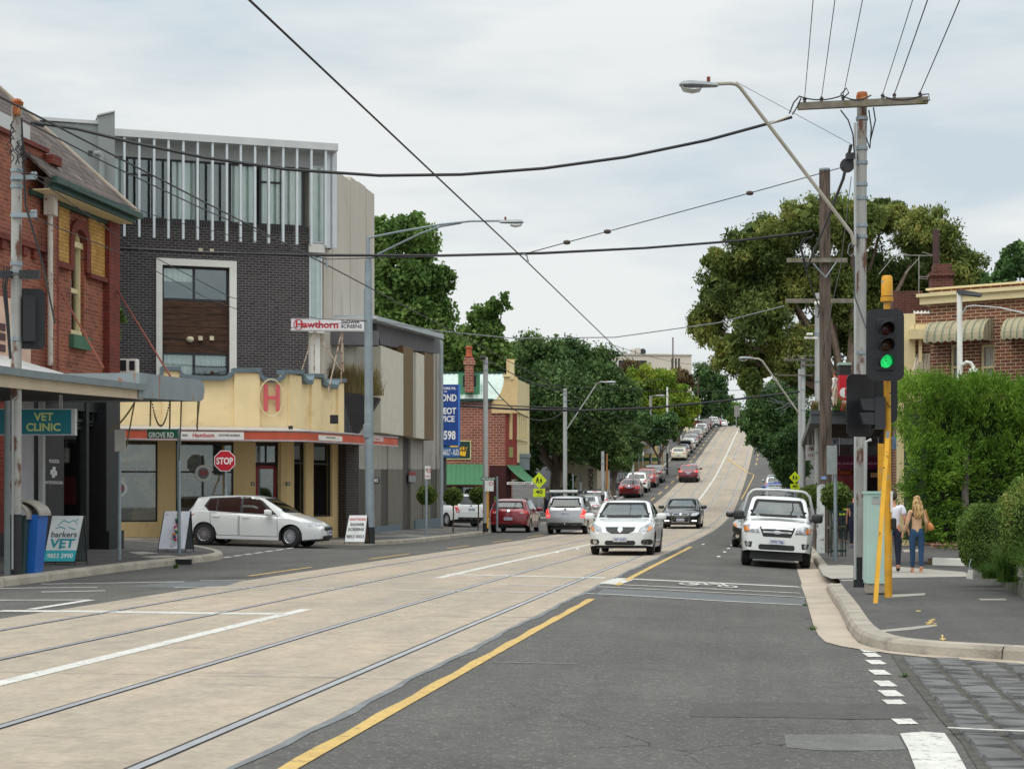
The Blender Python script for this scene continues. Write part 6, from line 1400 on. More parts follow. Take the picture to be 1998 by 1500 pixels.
STY['hatch']=dict(L=4.22,W=1.79,xf=1.28,xr=-1.31,r=.32,sill=.2,tumble=.33,cab=(-1.65,.85),mirror=(.55,1.0),plate=(.45,.60),fround=.26,rround=.10,bow=.2,rbow=.10,rlean=.25,lean=.45,nose=.6,
    sh=[(-2.11,.86),(-2.0,.97),(-1.3,.97),(0,.94),(.8,.91),(1.4,.83),(1.9,.74),(2.11,.62)],
    top=[(-2.11,.93),(-2.05,1.04),(-1.72,1.37),(-1.35,1.45),(-.5,1.48),(.1,1.465),(.4,1.41),(1.02,1.0),(1.4,.95),(1.85,.84),(2.11,.66)],
    glass=dict(ws=[(-.70,1.0),(.70,1.0),(.55,1.40),(-.55,1.40)],rw=[(-.66,1.03),(.66,1.03),(.56,1.36),(-.56,1.36)],
        side=[[(.78,.99),(.03,.98),(.02,1.39),(.2,1.39)],[(-.05,.98),(-.82,.98),(-.82,1.39),(-.05,1.395)],[(-.90,.985),(-1.22,1.0),(-1.38,1.14),(-1.22,1.36),(-.90,1.385)]],trim=[(.92,.965),(-1.24,.965),(-1.45,1.13),(-1.25,1.40),(.22,1.42)]),
    doors=[[(.86,.3),(.05,.3),(.0,.95),(.82,.95)],[(-.01,.3),(-.72,.3),(-.98,.62),(-.96,.95),(-.05,.95)]],
    front=[(rr(-.5,.5,.60,.66,.02),'front','grille','blk',0),(rr(-.42,.42,.28,.42,.04),'front','lower_grille','blk',0),([(.46,.66),(.74,.63),(.85,.72),(.86,.80),(.52,.74)],'front','headlight','lens',0),(rr(.56,.82,.33,.42,.04),'front','fog_lamp','blk',0),(ell(0,.66,.06,.06),'front','badge','chrome',1)],
    rear=[([(.44,.84),(.86,.80),(.88,.90),(.82,.95),(.46,.93)],'rear','tail_light','tail',0),([(.50,.84),(.66,.83),(.66,.88),(.52,.89)],'rear','reversing_lamp','white',1),(rr(-.72,.72,.24,.38),'rear','diffuser','blk',0),(ell(0,.93,.06,.055),'rear','badge','chrome',1),([(-.87,.72),(.87,.72),(.87,.726),(-.87,.726)],'rear','bumper_seam','seam',0),(rr(-.24,.24,.52,.68,.03),'rear','plate_recess','col',0),(rr(.55,.80,.40,.43,.01),'rear','reflector','tailred',0),([(-.26,1.02),(.02,1.045),(.02,1.06),(-.26,1.035)],'rear','wiper','blk',2)])
STY['wagon']=dict(L=4.48,W=1.74,xf=1.26,xr=-1.26,r=.33,sill=.26,tumble=.26,cab=(-2.0,.9),mirror=(.62,1.08),plate=(.5,.86),fround=.22,rround=.08,bow=.14,rbow=.06,rlean=.16,lean=.4,nose=.65,
    sh=[(-2.24,.92),(-2.15,1.02),(-1.3,1.03),(0,1.0),(.9,.97),(1.4,.9),(2.0,.83),(2.24,.66)],
    top=[(-2.24,1.0),(-2.18,1.12),(-1.95,1.50),(-1.7,1.56),(-.8,1.60),(.1,1.58),(.4,1.53),(1.05,1.07),(1.4,1.0),(2.0,.9),(2.24,.7)],
    glass=dict(ws=[(-.68,1.07),(.68,1.07),(.55,1.50),(-.55,1.50)],rw=[(-.70,1.09),(.70,1.09),(.62,1.20),(.56,1.49),(-.56,1.49),(-.62,1.20)],
        side=[[(.85,1.05),(.03,1.04),(.02,1.51),(.2,1.51)],[(-.05,1.04),(-.85,1.04),(-.85,1.51),(-.05,1.515)],[(-.93,1.045),(-1.85,1.08),(-1.72,1.46),(-.93,1.51)]],trim=[(.95,1.03),(-1.9,1.03),(-1.78,1.5),(.22,1.54)]),
    doors=[[(.88,.38),(.05,.38),(.0,1.01),(.85,1.01)],[(-.01,.38),(-.72,.38),(-.94,.7),(-.92,1.01),(-.05,1.01)]],
    front=[(rr(-.38,.38,.6,.74,.04),'front','grille','blk',0),(rr(-.4,.4,.32,.45,.04),'front','lower_grille','blk',0),([(.44,.66),(.78,.66),(.80,.80),(.48,.80)],'front','headlight','lens',0)],
    rear=[([(.64,.68),(.80,.68),(.82,.98),(.72,1.06),(.70,.90),(.62,.78)],'rear','tail_light','tail',0),([(.65,.72),(.79,.72),(.79,.80),(.66,.80)],'rear','reversing_lamp','white',1),(rr(-.74,.74,.30,.48,.05),'rear','lower_bumper','blk',0),(ell(0,1.03,.05,.03),'rear','badge','blk',1),([(-.58,.94),(.58,.94),(.52,.70),(-.52,.70)],'rear','tailgate_recess','col',1),([(-.3,1.1),(.05,1.115),(.05,1.13),(-.3,1.115)],'rear','wiper','blk',2)])
STY['suv']=_cp.deepcopy(STY['wagon']);b_=STY['suv'];b_.update(W=1.87,L=4.7,r=.37,sill=.3,xf=1.38,xr=-1.35,rlean=.3,mirror=(.65,1.16),plate=(.55,.86),tw=.24)
b_['sh']=[(a*1.05,b*1.06) for a,b in b_['sh']];b_['top']=[(-2.35,1.05),(-2.3,1.15),(-1.9,1.58),(-1.6,1.66),(-.8,1.70),(.1,1.68),(.42,1.62),(1.1,1.14),(1.47,1.07),(2.1,.96),(2.35,.75)]
b_['glass']=dict(ws=[(-.74,1.15),(.74,1.15),(.58,1.59),(-.58,1.59)],rw=[(-.68,1.20),(.68,1.20),(.62,1.53),(-.62,1.53)],side=[[(.88,1.12),(.03,1.11),(.02,1.60),(.2,1.60)],[(-.05,1.11),(-.9,1.11),(-.9,1.60),(-.05,1.61)],[(-.97,1.12),(-1.75,1.2),(-1.55,1.54),(-.97,1.6)]],trim=[(.98,1.09),(-1.85,1.11),(-1.6,1.58),(.22,1.63)])
b_['rear']=[([(.48,1.0),(.88,.96),(.90,1.10),(.80,1.14)],'rear','tail_light','tail',0),([(.46,1.0),(.64,.99),(.66,1.07),(.58,1.08)],'rear','reversing_lamp','white',1),(rr(-.36,.36,.98,1.02,.01),'rear','plate_bar','chrome',0),(rr(-.8,.8,.34,.52,.05),'rear','lower_bumper','blk',0),(rr(-.14,.14,1.56,1.59,.01),'rear','brake_light','tail',1),([(-.9,.74),(.9,.74),(.9,.746),(-.9,.746)],'rear','bumper_seam','seam',0)]
STY['peugeot']=_cp.deepcopy(STY['hatch']);b_=STY['peugeot']
b_.update(L=4.25,W=1.8,xf=1.22,xr=-1.40,r=.325,cab=(-1.7,.8),mirror=(.56,.99),lean=.5)
b_['sh']=[(-2.12,.80),(-2.02,.97),(-1.5,1.0),(-.6,.965),(.6,.90),(1.2,.83),(1.75,.73),(2.0,.64),(2.12,.56)]
b_['top']=[(-2.12,.88),(-2.04,1.02),(-1.78,1.30),(-1.72,1.385),(-1.3,1.43),(-.6,1.465),(-.05,1.465),(.3,1.41),(1.02,1.02),(1.2,.95),(1.6,.86),(1.95,.74),(2.12,.6)]
b_['glass']['side']=[[(.60,.96),(.12,.965),(-.25,.975),(-.27,1.40),(.0,1.41),(.25,1.31)],[(-.33,.98),(-1.02,1.0),(-1.03,1.36),(-.34,1.40)],[(-1.07,1.0),(-1.27,1.03),(-1.38,1.14),(-1.27,1.32),(-1.07,1.355)]]
b_['glass']['trim']=[(.78,.93),(-1.28,.99),(-1.44,1.14),(-1.3,1.37),(-.3,1.435),(.05,1.43),(.3,1.33)]
b_['glass']['rw']=[(-.64,1.05),(.64,1.05),(.56,1.33),(-.56,1.33)]
b_['doors']=[[(.84,.30),(-.34,.30),(-.34,.955),(.80,.90)],[(-.36,.30),(-1.0,.30),(-1.2,.55),(-1.24,.96),(-.36,.955)]]
b_['front']=[(rr(-.42,.42,.50,.62,.05),'front','grille','blk',0),(rr(-.5,.5,.26,.36,.04),'front','lower_grille','blk',0),([(.42,.64),(.80,.62),(.86,.74),(.6,.74)],'front','headlight','lens',0)]
b_['rear']=[([(.4,.84),(.86,.80),(.88,.94),(.5,.95)],'rear','tail_light','tail',0),(rr(-.72,.72,.24,.38),'rear','diffuser','blk',0)]
STY['ute']=dict(L=5.1,W=1.79,xf=1.62,xr=-1.38,r=.37,sill=.34,tumble=.24,cab=(-.55,1.0),mirror=(.92,1.25),plate=(.64,.7),fround=.16,bow=.12,lean=.2,nose=.9,tw=.25,arch=1.14,seats=(.2,),fnt=1,
    sh=[(-2.55,.70),(-.62,.72),(-.6,1.13),(1.1,1.12),(1.5,1.11),(2.2,1.08),(2.45,1.03),(2.55,.93)],
    top=[(-2.55,.72),(-.62,.74),(-.56,1.2),(-.45,1.70),(-.1,1.76),(.3,1.76),(.55,1.71),(1.15,1.22),(1.5,1.19),(2.2,1.15),(2.45,1.08),(2.55,.97)],
    glass=dict(ws=[(-.71,1.24),(.71,1.24),(.66,1.36),(.57,1.68),(-.57,1.68),(-.66,1.36)],rw=[(-.6,1.2),(.6,1.2),(.54,1.62),(-.54,1.62)],side=[[(.95,1.15),(-.35,1.15),(-.33,1.67),(.4,1.67)]],trim=[(1.08,1.13),(-.45,1.13),(-.40,1.70),(.45,1.70)]),
    doors=[[(1.0,.5),(-.42,.5),(-.42,1.12),(.98,1.12)]],
    front=[([(-.44,1.0),(.44,1.0),(.34,.76),(-.34,.76)],'front','grille','blk',0),([(-.38,.985),(.38,.985),(.37,.95),(-.37,.95)],'front','grille_bar','chrome',1),([(-.35,.895),(.35,.895),(.345,.855),(-.345,.855)],'front','grille_bar','chrome',1),(ell(0,.875,.10,.045),'front','badge','chrome',2),(ell(0,.875,.075,.03),'front','badge_field','plateb',3),
        ([(.43,.84),(.80,.84),(.84,1.0),(.66,1.05),(.49,1.0)],'front','headlight','lens',0),([(.68,.87),(.80,.88),(.825,.99),(.72,.99)],'front','indicator','amber',1),(rr(-.44,.44,.44,.57,.03),'front','lower_grille','blk',0),([(.62,.48),(.76,.50),(.79,.62),(.60,.62)],'front','fog_surround','blk',0),(ell(.70,.56,.045,.045),'front','fog_lamp','lens',1)],
    rear=[])
STY['ute']['front']=[x for x in STY['ute']['front'] if x[3] != 'plateb']
def place(o,x,Z,head=0,dyaw=0,scale=1.0,t=None,zoff=0):
    """put a vehicle on the road: photo column of its centre, or lane offset t"""
    X=(x-CX)/FPX*Z if x is not None else None
    s_,t_=st(X,Z) if X is not None else ((Z+0.0)/CT,t)
    if X is None:
        s_=(Z+t*ST)/CT;p=SW(s_,t);X=p.x;Z=p.y;t_=t
    yaw=HEAD+dyaw+(math.pi if head else 0);f=Vector((math.cos(yaw),math.sin(yaw),0));l=Vector((-f.y,f.x,0))
    zf,zr_=gzw(X+f.x*1.3,Z+f.y*1.3),gzw(X-f.x*1.3,Z-f.y*1.3);zl,zrr=gzw(X+l.x*.7,Z+l.y*.7),gzw(X-l.x*.7,Z-l.y*.7)
    F_=Vector((f.x*2.6,f.y*2.6,zf-zr_)).normalized();L_=Vector((l.x*1.4,l.y*1.4,zl-zrr));L_=(L_-F_*L_.dot(F_)).normalized();U_=F_.cross(L_)
    M_=Matrix((F_,L_,U_)).transposed();o.rotation_euler=M_.to_euler();o.location=(X,Z,(zf+zr_+zl+zrr)/4+zoff+.008);o.scale=(scale,)*3
    return o
WHITE_P=paint('white',srgb(226,228,226));RED_P=paint('red',srgb(128,20,34),.3);SILV_P=paint('silver',srgb(176,178,180),.75);BLK_P=paint('black',(.012,.012,.014));MAR_P=paint('maroon',srgb(104,22,34),.4)
CRM_P=paint('cream',srgb(214,212,184));GREY_P=paint('grey',srgb(96,100,106),.6);DGRY_P=paint('dark_grey',srgb(44,48,54),.5);RED2_P=paint('bright_red',srgb(150,22,32),.1)
o=make_car('sedan',WHITE_P,'white sedan driving towards the camera on the tram tracks, plate 1AF 6UD',hero=True,plate='1AF 6UD');place(o,1224,44.6,1,scale=.94)
o=make_car('bigsedan',BLK_P,'black sedan with lit daytime lamps following behind the white one',hero=True,plate='XIC 515');place(o,1333,84,1)
def golf(root,c,B,col):pass
o=make_car('hatch',RED_P,'dark red hatchback parked just past the side street corner',hero=True,plate='TRH 132');place(o,1006,75.2)
def rack(root,c,B,col):
    q=MB()
    for y in (-.62,.62):q.tube([(-1.3,y,1.66),(-.2,y,1.66)],.02,6)
    B(q,'roof_rail',BLKPL);q=MB();q.tube([(-1.15,-.95,1.70),(-1.15,.85,1.70)],.02,6);q.tube([(-.35,-.95,1.70),(-.35,.85,1.70)],.02,6);B(q,'roof_bar',BLKPL)
    q=MB();q.lathe([(.001,-.6),(.07,-.6),(.075,.6),(.001,.6)],14,M=Matrix.Translation((-1.05,.2,1.76)) @ Matrix.Rotation(R(90),4,'X'));B(q,'roof_awning_tube',LGREY)
    q=MB();q.lathe([(.001,-.1),(.085,-.1),(.085,.1),(.001,.1)],14,M=Matrix.Translation((-1.05,-.5,1.76)) @ Matrix.Rotation(R(90),4,'X'));q.lathe([(.001,-.06),(.08,-.06),(.08,.06),(.001,.06)],14,M=Matrix.Translation((-1.05,-.72,1.75)) @ Matrix.Rotation(R(90),4,'X'));B(q,'tube_cap',BLKPL)
    q=MB();q.tube([(-2.22,0,.42),(-2.36,0,.42),(-2.36,0,.5)],.025,6);B(q,'tow_ball',CHROME)
o=make_car('wagon',SILV_P,'silver wagon with a roof bar tube driving away beside the white sedan',hero=True,lit=True,extra=rack,plate='UNL 611');place(o,1115,72.2)
def uteextra(root,c,B,col):
    q=MB();q.box((-1.6,0,.93),(1.9,1.86,.10));
    for y in (-.95,.95):q.box((-1.6,y,1.08),(1.9,.03,.24))
    q.box((-2.57,0,1.08),(.03,1.86,.24));B(q,'tray',mat('tray_grey',srgb(110,112,112),rough=.5,metal=.4))
    P_=[(-.68,-.93,.95),(-.68,-.93,1.30),(-.68,-.80,1.80),(-.68,-.70,1.90),(-.68,-.6,1.93),(-.68,0,1.95),(-.68,.6,1.93),(-.68,.70,1.90),(-.68,.80,1.80),(-.68,.93,1.30),(-.68,.93,.95)]
    q=MB();q.tube(P_,.038,10);hb=B(q,'headboard_frame',mat('headboard_grey',srgb(196,198,198),rough=.4,metal=.3),smooth=50)
    q=MB()
    for k in range(-24,25):
        a=k*.085
        for sg in (1,-1):
            y0,z0,y1,z1=a,1.0,a+sg*.93,1.93
            pts=[(y0+(y1-y0)*f,z0+(z1-z0)*f) for f in np.linspace(0,1,12)]
            pts=[(y,z) for y,z in pts if abs(y) < .93-.25*max(0,z-1.3)/.5 and z < 1.92]
            if len(pts) > 1:q.tube([(-.68,*pts[0]),(-.68,*pts[-1])],.0035,3,cap=False)
    B(q,'mesh_screen',mat('mesh_dark',srgb(130,130,126),rough=.5,metal=.4),hb,fixn=False)
    for x in (1.62,):
        for sd in ('left','right'):
            for nm in ('wheel_flare',):
                q=MB();rA,rB=.37*1.14,.37*1.14+.075
                for k in range(12):
                    a0,a1=math.pi*k/12,math.pi*(k+1)/12
                    q.add(c.dec([(x+rA*math.cos(a0),.37+rA*.96*math.sin(a0)),(x+rB*math.cos(a0),.37+rB*.96*math.sin(a0)),(x+rB*math.cos(a1),.37+rB*.96*math.sin(a1)),(x+rA*math.cos(a1),.37+rA*.96*math.sin(a1))],sd,.02,1))
                B(q,nm,mat('flare_grey',srgb(84,86,90),rough=.6))
    q=MB();q.box((1.6,0,.36),(.3,1.2,.12));q.box((.2,0,.45),(4.2,.9,.14));B(q,'chassis',BLKPL)
o=make_car('ute',WHITE_P,'white tray utility parked at the right kerb facing the camera, plate YFW 746',hero=True,extra=uteextra,plate='YFW 746',name='utility_truck',cat='utility truck',spokes=6);place(o,1513,41.2,1,scale=.93)
# the hatchback leaving the side street
def driver(root,c,B,col):
    pass
o=peu=make_car('peugeot',WHITE_P,'white hatchback pulling out of the side street past the stop sign',hero=True,spokes=14,steer=R(-18),extra=driver)
dirp=Vector((.985,-.17,0));yawp=math.atan2(dirp.y,dirp.x);gp_=GP(506,1066.5)
place(o,506,gp_.y+.8,0,dyaw=yawp-HEAD,scale=.915*(gp_.y+.8)/45.6);print('peugeot',gp_,o.scale[0])
# side lamps of the hatchback wrap on to its flanks
# ---- moving and parked cars up the hill
def park(o,Z,t,head=0,scale=1.0):return place(o,None,Z,head,t=t,scale=scale)
T={}
def get(style,col,label,group=None,**k):
    key=(style,col.name)
    if key in T:o=copy_tree(T[key]);o['label']=label
    else:o=T[key]=make_car(style,col,label,**k)
    if group:o['group']=group
    return o
GRP='cars parked along the left kerb up the hill'
spec=[('sedan',WHITE_P,98,-11,'white sedan parked left of the silver wagon, nearer of two'),('suv',SILV_P,105.5,-11.2,'silver four-wheel drive parked ahead of the white sedan by the pole'),
 ('sedan',MAR_P,134,-11.5,'maroon sedan, nearest of the row parked up the hill'),('suv',WHITE_P,141,-11.5,'white four-wheel drive parked ahead of the maroon sedan'),('suv',RED2_P,148.5,-11.3,'bright red tall car parked ahead of the white one'),('suv',GREY_P,155.5,-11.2,'grey four-wheel drive parked ahead of the bright red one'),
 ('hatch',CRM_P,193,-11.0,'small cream hatchback parked alone above the crossing'),('hatch',DGRY_P,199.5,-11.0,'dark grey hatchback right behind the cream hatchback'),('suv',BLK_P,206.5,-11,'black tall car third in the upper row'),('hatch',WHITE_P,213.5,-11,'white hatchback between dark cars in the upper row'),('suv',GREY_P,220.5,-11,'grey tall car fifth in the upper row'),('suv',BLK_P,228,-11,'black tall car sixth in the upper row'),('wagon',CRM_P,236,-11,'cream wagon seventh in the upper row'),('sedan',DGRY_P,244,-11,'dark sedan eighth in the upper row'),('suv',SILV_P,252,-11,'silver tall car ninth in the upper row'),('hatch',MAR_P,260,-11,'maroon hatchback tenth in the upper row'),('suv',DGRY_P,269,-11,'dark tall car below the crest'),('wagon',SILV_P,278,-11,'silver wagon just below the crest'),('suv',WHITE_P,290,-10.6,'white tall car topping the hill crest'),('hatch',MAR_P,299,-10.4,'maroon hatchback half over the crest'),('hatch',WHITE_P,307,-9.6,'white hatchback disappearing over the crest')]
for sty,c_,Z_,t_,lb in spec:park(get(sty,c_,lb,GRP),Z_+2.2,t_)
def lex(root,c,B,col):pass
park(make_car('suv',MAR_P,'dark red four-wheel drive with brake lights on, driving up along the tracks',lit=True),158.5,-8.0)
for sty,c_,Z_,lb in (('wagon',GREY_P,116,'dark grey wagon parked behind the white ute'),('hatch',SILV_P,123,'silver hatchback second behind the white ute'),('hatch',paint('blue',srgb(40,90,170),.3),130,'blue hatchback under the street tree right of the road'),('suv',SILV_P,137,'silver tall car furthest under the street tree'),('sedan',BLK_P,56,'black sedan parked tight behind the white ute, only a wheel showing')):
    park(get(sty,c_,lb,'cars parked along the right kerb'),Z_,.0 if Z_ > 60 else -.55,0 if Z_ > 60 else 1)
# white wagon standing in the antique shop's side street
o=get('wagon',WHITE_P,'white wagon standing in the side street beside the grey building');X_,Y_2=GX(884,84.5).x,84.5;s_q,t_q=st(X_,Y_2);place(o,876,84.0,0,dyaw=R(40))
# ------------------------------------------------ vegetation
def leafmesh(name,P,sz,asp,m,parent,droop=0.0,flat=0.0,world=True,tilt=None):
    """one small face per leaf: P (n,3) centres"""
    n=len(P);a=rng.normal(size=(n,3));b=rng.normal(size=(n,3))
    if droop:a=a*(1-droop)+np.array([0,0,-1.2])*droop*1.6
    if flat:a[:,2] *= (1-flat);b[:,2] *= (1-flat)
    if tilt is not None:a=a*.45+tilt
    a /= np.linalg.norm(a,axis=1,keepdims=True);b -= a*np.sum(a*b,axis=1,keepdims=True);b /= np.linalg.norm(b,axis=1,keepdims=True)
    s_=(sz*(.6+.8*rng.random(n)))[:,None];w_=s_*asp
    if parent is not None and world:
        r=parent
        while r.parent:r=r.parent
        P=P - np.array(ROOTM[r.name].translation)
    V=np.stack([P-a*s_*.5,P+b*w_*.5,P+a*s_*.5,P-b*w_*.5],axis=1).reshape(-1,3).astype(np.float32)
    me=bpy.data.meshes.new(name);me.vertices.add(4*n);me.vertices.foreach_set('co',V.ravel());me.loops.add(4*n);me.loops.foreach_set('vertex_index',np.arange(4*n,dtype=np.int32));me.polygons.add(n)
    me.polygons.foreach_set('loop_start',np.arange(0,4*n,4,dtype=np.int32));me.polygons.foreach_set('loop_total',np.full(n,4,dtype=np.int32));me.update(calc_edges=True);me.materials.append(m)
    o=link(bpy.data.objects.new(name,me))
    if parent is not None:o.parent=parent
    return o
def clumpy(blobs,n,cl=90,spread=.28,shell=.55):
    """points gathered in clumps on and in a set of ellipsoids (cx,cy,cz,rx,ry,rz)"""
    B=np.array(blobs);vol=(B[:,3]*B[:,4]*B[:,5])**(2/3);pr=vol/vol.sum();k=max(1,n//cl)
    idx=rng.choice(len(B),size=k,p=pr);d=rng.normal(size=(k,3));d /= np.linalg.norm(d,axis=1,keepdims=True)
    r=(shell+(1-shell)*rng.random(k)**.5)[:,None];C=B[idx,:3]+d*B[idx,3:]*r
    j=rng.choice(k,size=n);rad=B[idx[j],3:]*spread*(.6+.8*rng.random(n))[:,None]
    return C[j]+np.clip(rng.normal(size=(n,3)),-1.9,1.9)*rad*.55
def pblob(x,y,r,Z,ry=None,dz=0):p=PX(x,y,Z);k=Z/FPX;return (p.x,p.y+dz,p.z,r*k,r*k*1.0,(ry or r)*k)
def branches(q,base,tips,r0,m=0):
    base=Vector(base)
    for t_ in tips:
        t_=Vector(t_);pts=[];n=7;off=Vector((random.uniform(-.4,.4),random.uniform(-.4,.4),0))
        for k in range(n+1):
            f=k/n;p=base.lerp(t_,f);p += off*math.sin(f*math.pi)*.9+Vector((random.uniform(-.06,.06),random.uniform(-.06,.06),0));pts.append(p)
        q.tube(pts,[r0*(1-.82*k/n) for k in range(n+1)],7)
BARK=mat('bark',(.11,.085,.065),rough=.95,var=.35,scale=4,bump=.6,bscale=20,stretch=(1,1,.2))
BARKP=mat('gum_bark',(.22,.16,.12),rough=.9,var=.35,scale=3,bump=.3)
def tree(label,name,base,blobs,n,sz,asp,lm,r0=.35,bark=None,droop=0,cl=90,spread=.28,shell=.55,cat='tree',group=None,nb=9,core=0):
    t_=thing(name,label,cat,base,group=group)
    P=clumpy(blobs,n,cl,spread,shell);leafmesh('crown',P,np.full(n,sz),asp,lm,t_,droop)
    if core:      # dense inner leaf mass, itself ragged
        C_=clumpy([b[:3]+tuple(x*core for x in b[3:]) for b in blobs],int(n*.22),30,.4,.2);leafmesh('inner_foliage',C_,np.full(len(C_),sz*2.2),.8,lm,t_,droop)
    q=MB();B=sorted(blobs,key=lambda b:-b[3])[:nb];f=Vector(base)+Vector((0,0,.0));top=Vector(np.mean([b[:3] for b in blobs],axis=0));fork=Vector(base).lerp(Vector((top.x,top.y,top.z)),.38);fork.x=base[0]*.7+top.x*.3
    q.tube([f-Vector((0,0,.2)),f.lerp(fork,.3)+Vector((.05,0,0)),f.lerp(fork,.7),fork],[r0*1.25,r0,r0*.85,r0*.75],10)
    branches(q,fork,[b[:3] for b in B],r0*.55);q.build('trunk',bark or BARK,t_,smooth=True)
    return t_
GUM=leafmat('gum_leaves',(.06,.10,.024),(.19,.24,.055),(.36,.34,.09),.35,.2)
FIG=leafmat('dark_leaves',(.045,.095,.03),(.12,.20,.06),(.21,.29,.10),.4,.15)
PLANE=leafmat('plane_leaves',(.06,.12,.028),(.17,.28,.065),(.28,.38,.12),.5,.3)
LIME=leafmat('lime_leaves',(.09,.17,.02),(.26,.37,.04),(.46,.46,.07),.5,.35)
RUSS=leafmat('russet_leaves',(.08,.06,.03),(.20,.15,.05),None,.5,.2)
ELM=leafmat('elm_leaves',(.035,.08,.028),(.095,.18,.055),(.17,.28,.09),.6,.2)
HEDG=leafmat('hedge_leaves',(.06,.13,.016),(.19,.34,.04),(.32,.48,.08),.9,.3)
TOPI=leafmat('topiary_leaves',(.045,.08,.016),(.13,.19,.04),(.22,.24,.07),2.0,.2)
BOXL=leafmat('box_leaves',(.07,.13,.024),(.20,.30,.06),(.36,.34,.11),1.2,.2)
Z=112
gb_=[(1420,560,62,60),(1385,630,36,50),(1425,690,45,45),(1455,745,26,34),(1405,505,32,24),(1480,485,66,52),(1560,450,62,50),(1650,442,70,52),(1722,425,42,30),(1790,470,62,50),(1858,530,60,50),(1895,575,34,30),(1535,560,78,60),(1620,560,60,60),(1700,540,80,70),(1480,635,55,55),(1540,690,60,50),(1640,640,60,50),(1790,560,70,60),(1590,735,40,30),(1740,400,34,18),(1590,410,22,18),(1490,705,35,40),(1690,640,60,60)]
tree('huge spreading gum tree with olive crown behind the right-hand shops','gum_tree',tuple(PX(1672,905,Z)),[pblob(x,y,r,Z,ry,random.uniform(-3,3)) for x,y,r,ry in gb_],140000,.29,.36,GUM,.55,BARKP,droop=.34,cl=170,spread=.24,core=.55,nb=18)
Z=112
fb_=[(1000,740,55),(1050,705,58),(1112,700,55),(1165,725,55),(1200,785,48),(1222,835,32),(1080,790,80),(1150,840,70),(1010,820,50),(1045,868,50),(1195,872,42),(1100,860,34),(1020,915,30),(1010,700,40),(985,690,30),(1215,895,26),(1180,900,24)]
tree('huge dark evergreen tree on the left footpath before the bonsai shop','evergreen_tree',tuple(GX(1078,112,.13)),[pblob(x,y,r,Z,r*.85,random.uniform(-3,4)) for x,y,r in fb_],90000,.25,.5,FIG,.42,cl=130,spread=.27,core=.6)
tree('dark street tree whose crown hangs over the shop row, right of the huge evergreen','street_tree',tuple(GX(1195,128,.13)),[pblob(x,y,r,128,r*.8) for x,y,r in ((1185,885,34),(1220,872,32),(1205,850,36),(1160,868,26),(1238,858,22),(1215,895,20))],16000,.26,.45,FIG,.2,cl=100)
Z=100
tree('tall plane tree rising behind the grey concrete building','plane_tree',tuple(PX(800,1030,Z)),[pblob(x,y,r,Z) for x,y,r in ((755,475,42),(800,440,30),(822,470,34),(765,560,55),(820,545,45),(862,545,26),(770,640,50),(838,620,48),(875,690,40),(790,700,60),(725,540,30),(855,660,30),(740,440,20))],46000,.24,.85,PLANE,.32,cl=55,spread=.30,shell=.35)
tree('smaller loose plane tree between the tall one and the chimney','plane_tree',tuple(PX(950,1030,106)),[pblob(x,y,r,106) for x,y,r in ((978,598,22),(945,620,28),(960,650,26),(920,680,40),(965,700,36),(905,740,40),(890,690,30),(950,740,40))],18000,.26,.85,PLANE,.25,cl=45,spread=.3,shell=.35)
for lb,nm,x,Z,bl,n,sz,lm in (
    ('bright yellow green tree left of the pale office block','street_tree',1262,178,[(1255,740,32),(1290,745,30),(1240,780,26),(1275,790,30),(1265,830,26)],12000,.34,LIME),
    ('yellowest street tree, lower and nearer the crest','street_tree',1325,205,[(1310,790,26),(1340,790,24),(1325,765,20),(1300,815,24),(1335,820,24),(1355,800,14)],9000,.34,LIME),
    ('russet flowering tree in front of the pale office block','flowering_tree',1325,226,[(1322,738,22),(1340,745,16),(1300,745,18),(1232,722,22),(1248,718,16)],6000,.34,RUSS),
    ('dark green tree above the small people on the left footpath','street_tree',1290,166,[(1275,835,26),(1300,825,24),(1250,820,26),(1285,856,18),(1240,845,20),(1312,848,14)],9000,.3,ELM),
    ('dark green tree right of the office block near the crest','street_tree',1378,284,[(1375,730,26),(1368,760,26),(1395,750,24),(1390,790,28),(1365,795,22),(1412,780,18)],9000,.42,ELM),
    ('dark tree just over the crest behind the parked cars','street_tree',1405,315,[(1405,800,20),(1385,815,18),(1420,800,10),(1412,760,12)],4000,.45,ELM),
    ('pale green tree seen beyond the crest of the road','street_tree',1432,350,[(1428,800,18),(1440,815,20),(1455,815,18),(1422,820,14),(1470,825,16)],5000,.5,PLANE),
    ('dense dark street tree hanging over the right lane uphill','street_tree',1532,141,[(1500,795,46),(1470,830,26),(1530,780,40),(1545,830,46),(1500,850,36),(1480,780,24),(1550,760,30),(1470,855,16)],22000,.27,ELM),
    ('lower dark street tree above the cars behind the white ute','street_tree',1552,121,[(1535,870,32),(1550,910,30),(1525,905,26),(1555,850,26),(1510,880,20),(1540,935,18),(1528,925,14)],14000,.22,ELM),
    ('lighter tree top behind the dense right-hand street tree','street_tree',1545,170,[(1540,740,26),(1555,715,20),(1520,755,20),(1500,770,14)],7000,.3,PLANE)):
    base=GX(x,Z,.1);tree(lb,nm,tuple(base),[pblob(a,b,r,Z,r*.85) for a,b,r in bl],int(n*1.5),sz*.8,.6,lm,.16,cl=80,spread=.28,group='street trees up the hill',core=.55)
tree('leafy tree top at the right edge behind the brick house','street_tree',tuple(PX(1975,1000,92)),[pblob(x,y,r,92) for x,y,r in ((1975,490,20),(1965,530,26),(1990,520,24),(1940,550,22),(2010,500,30))],5000,.3,.7,ELM,.2,cl=45,shell=.3)
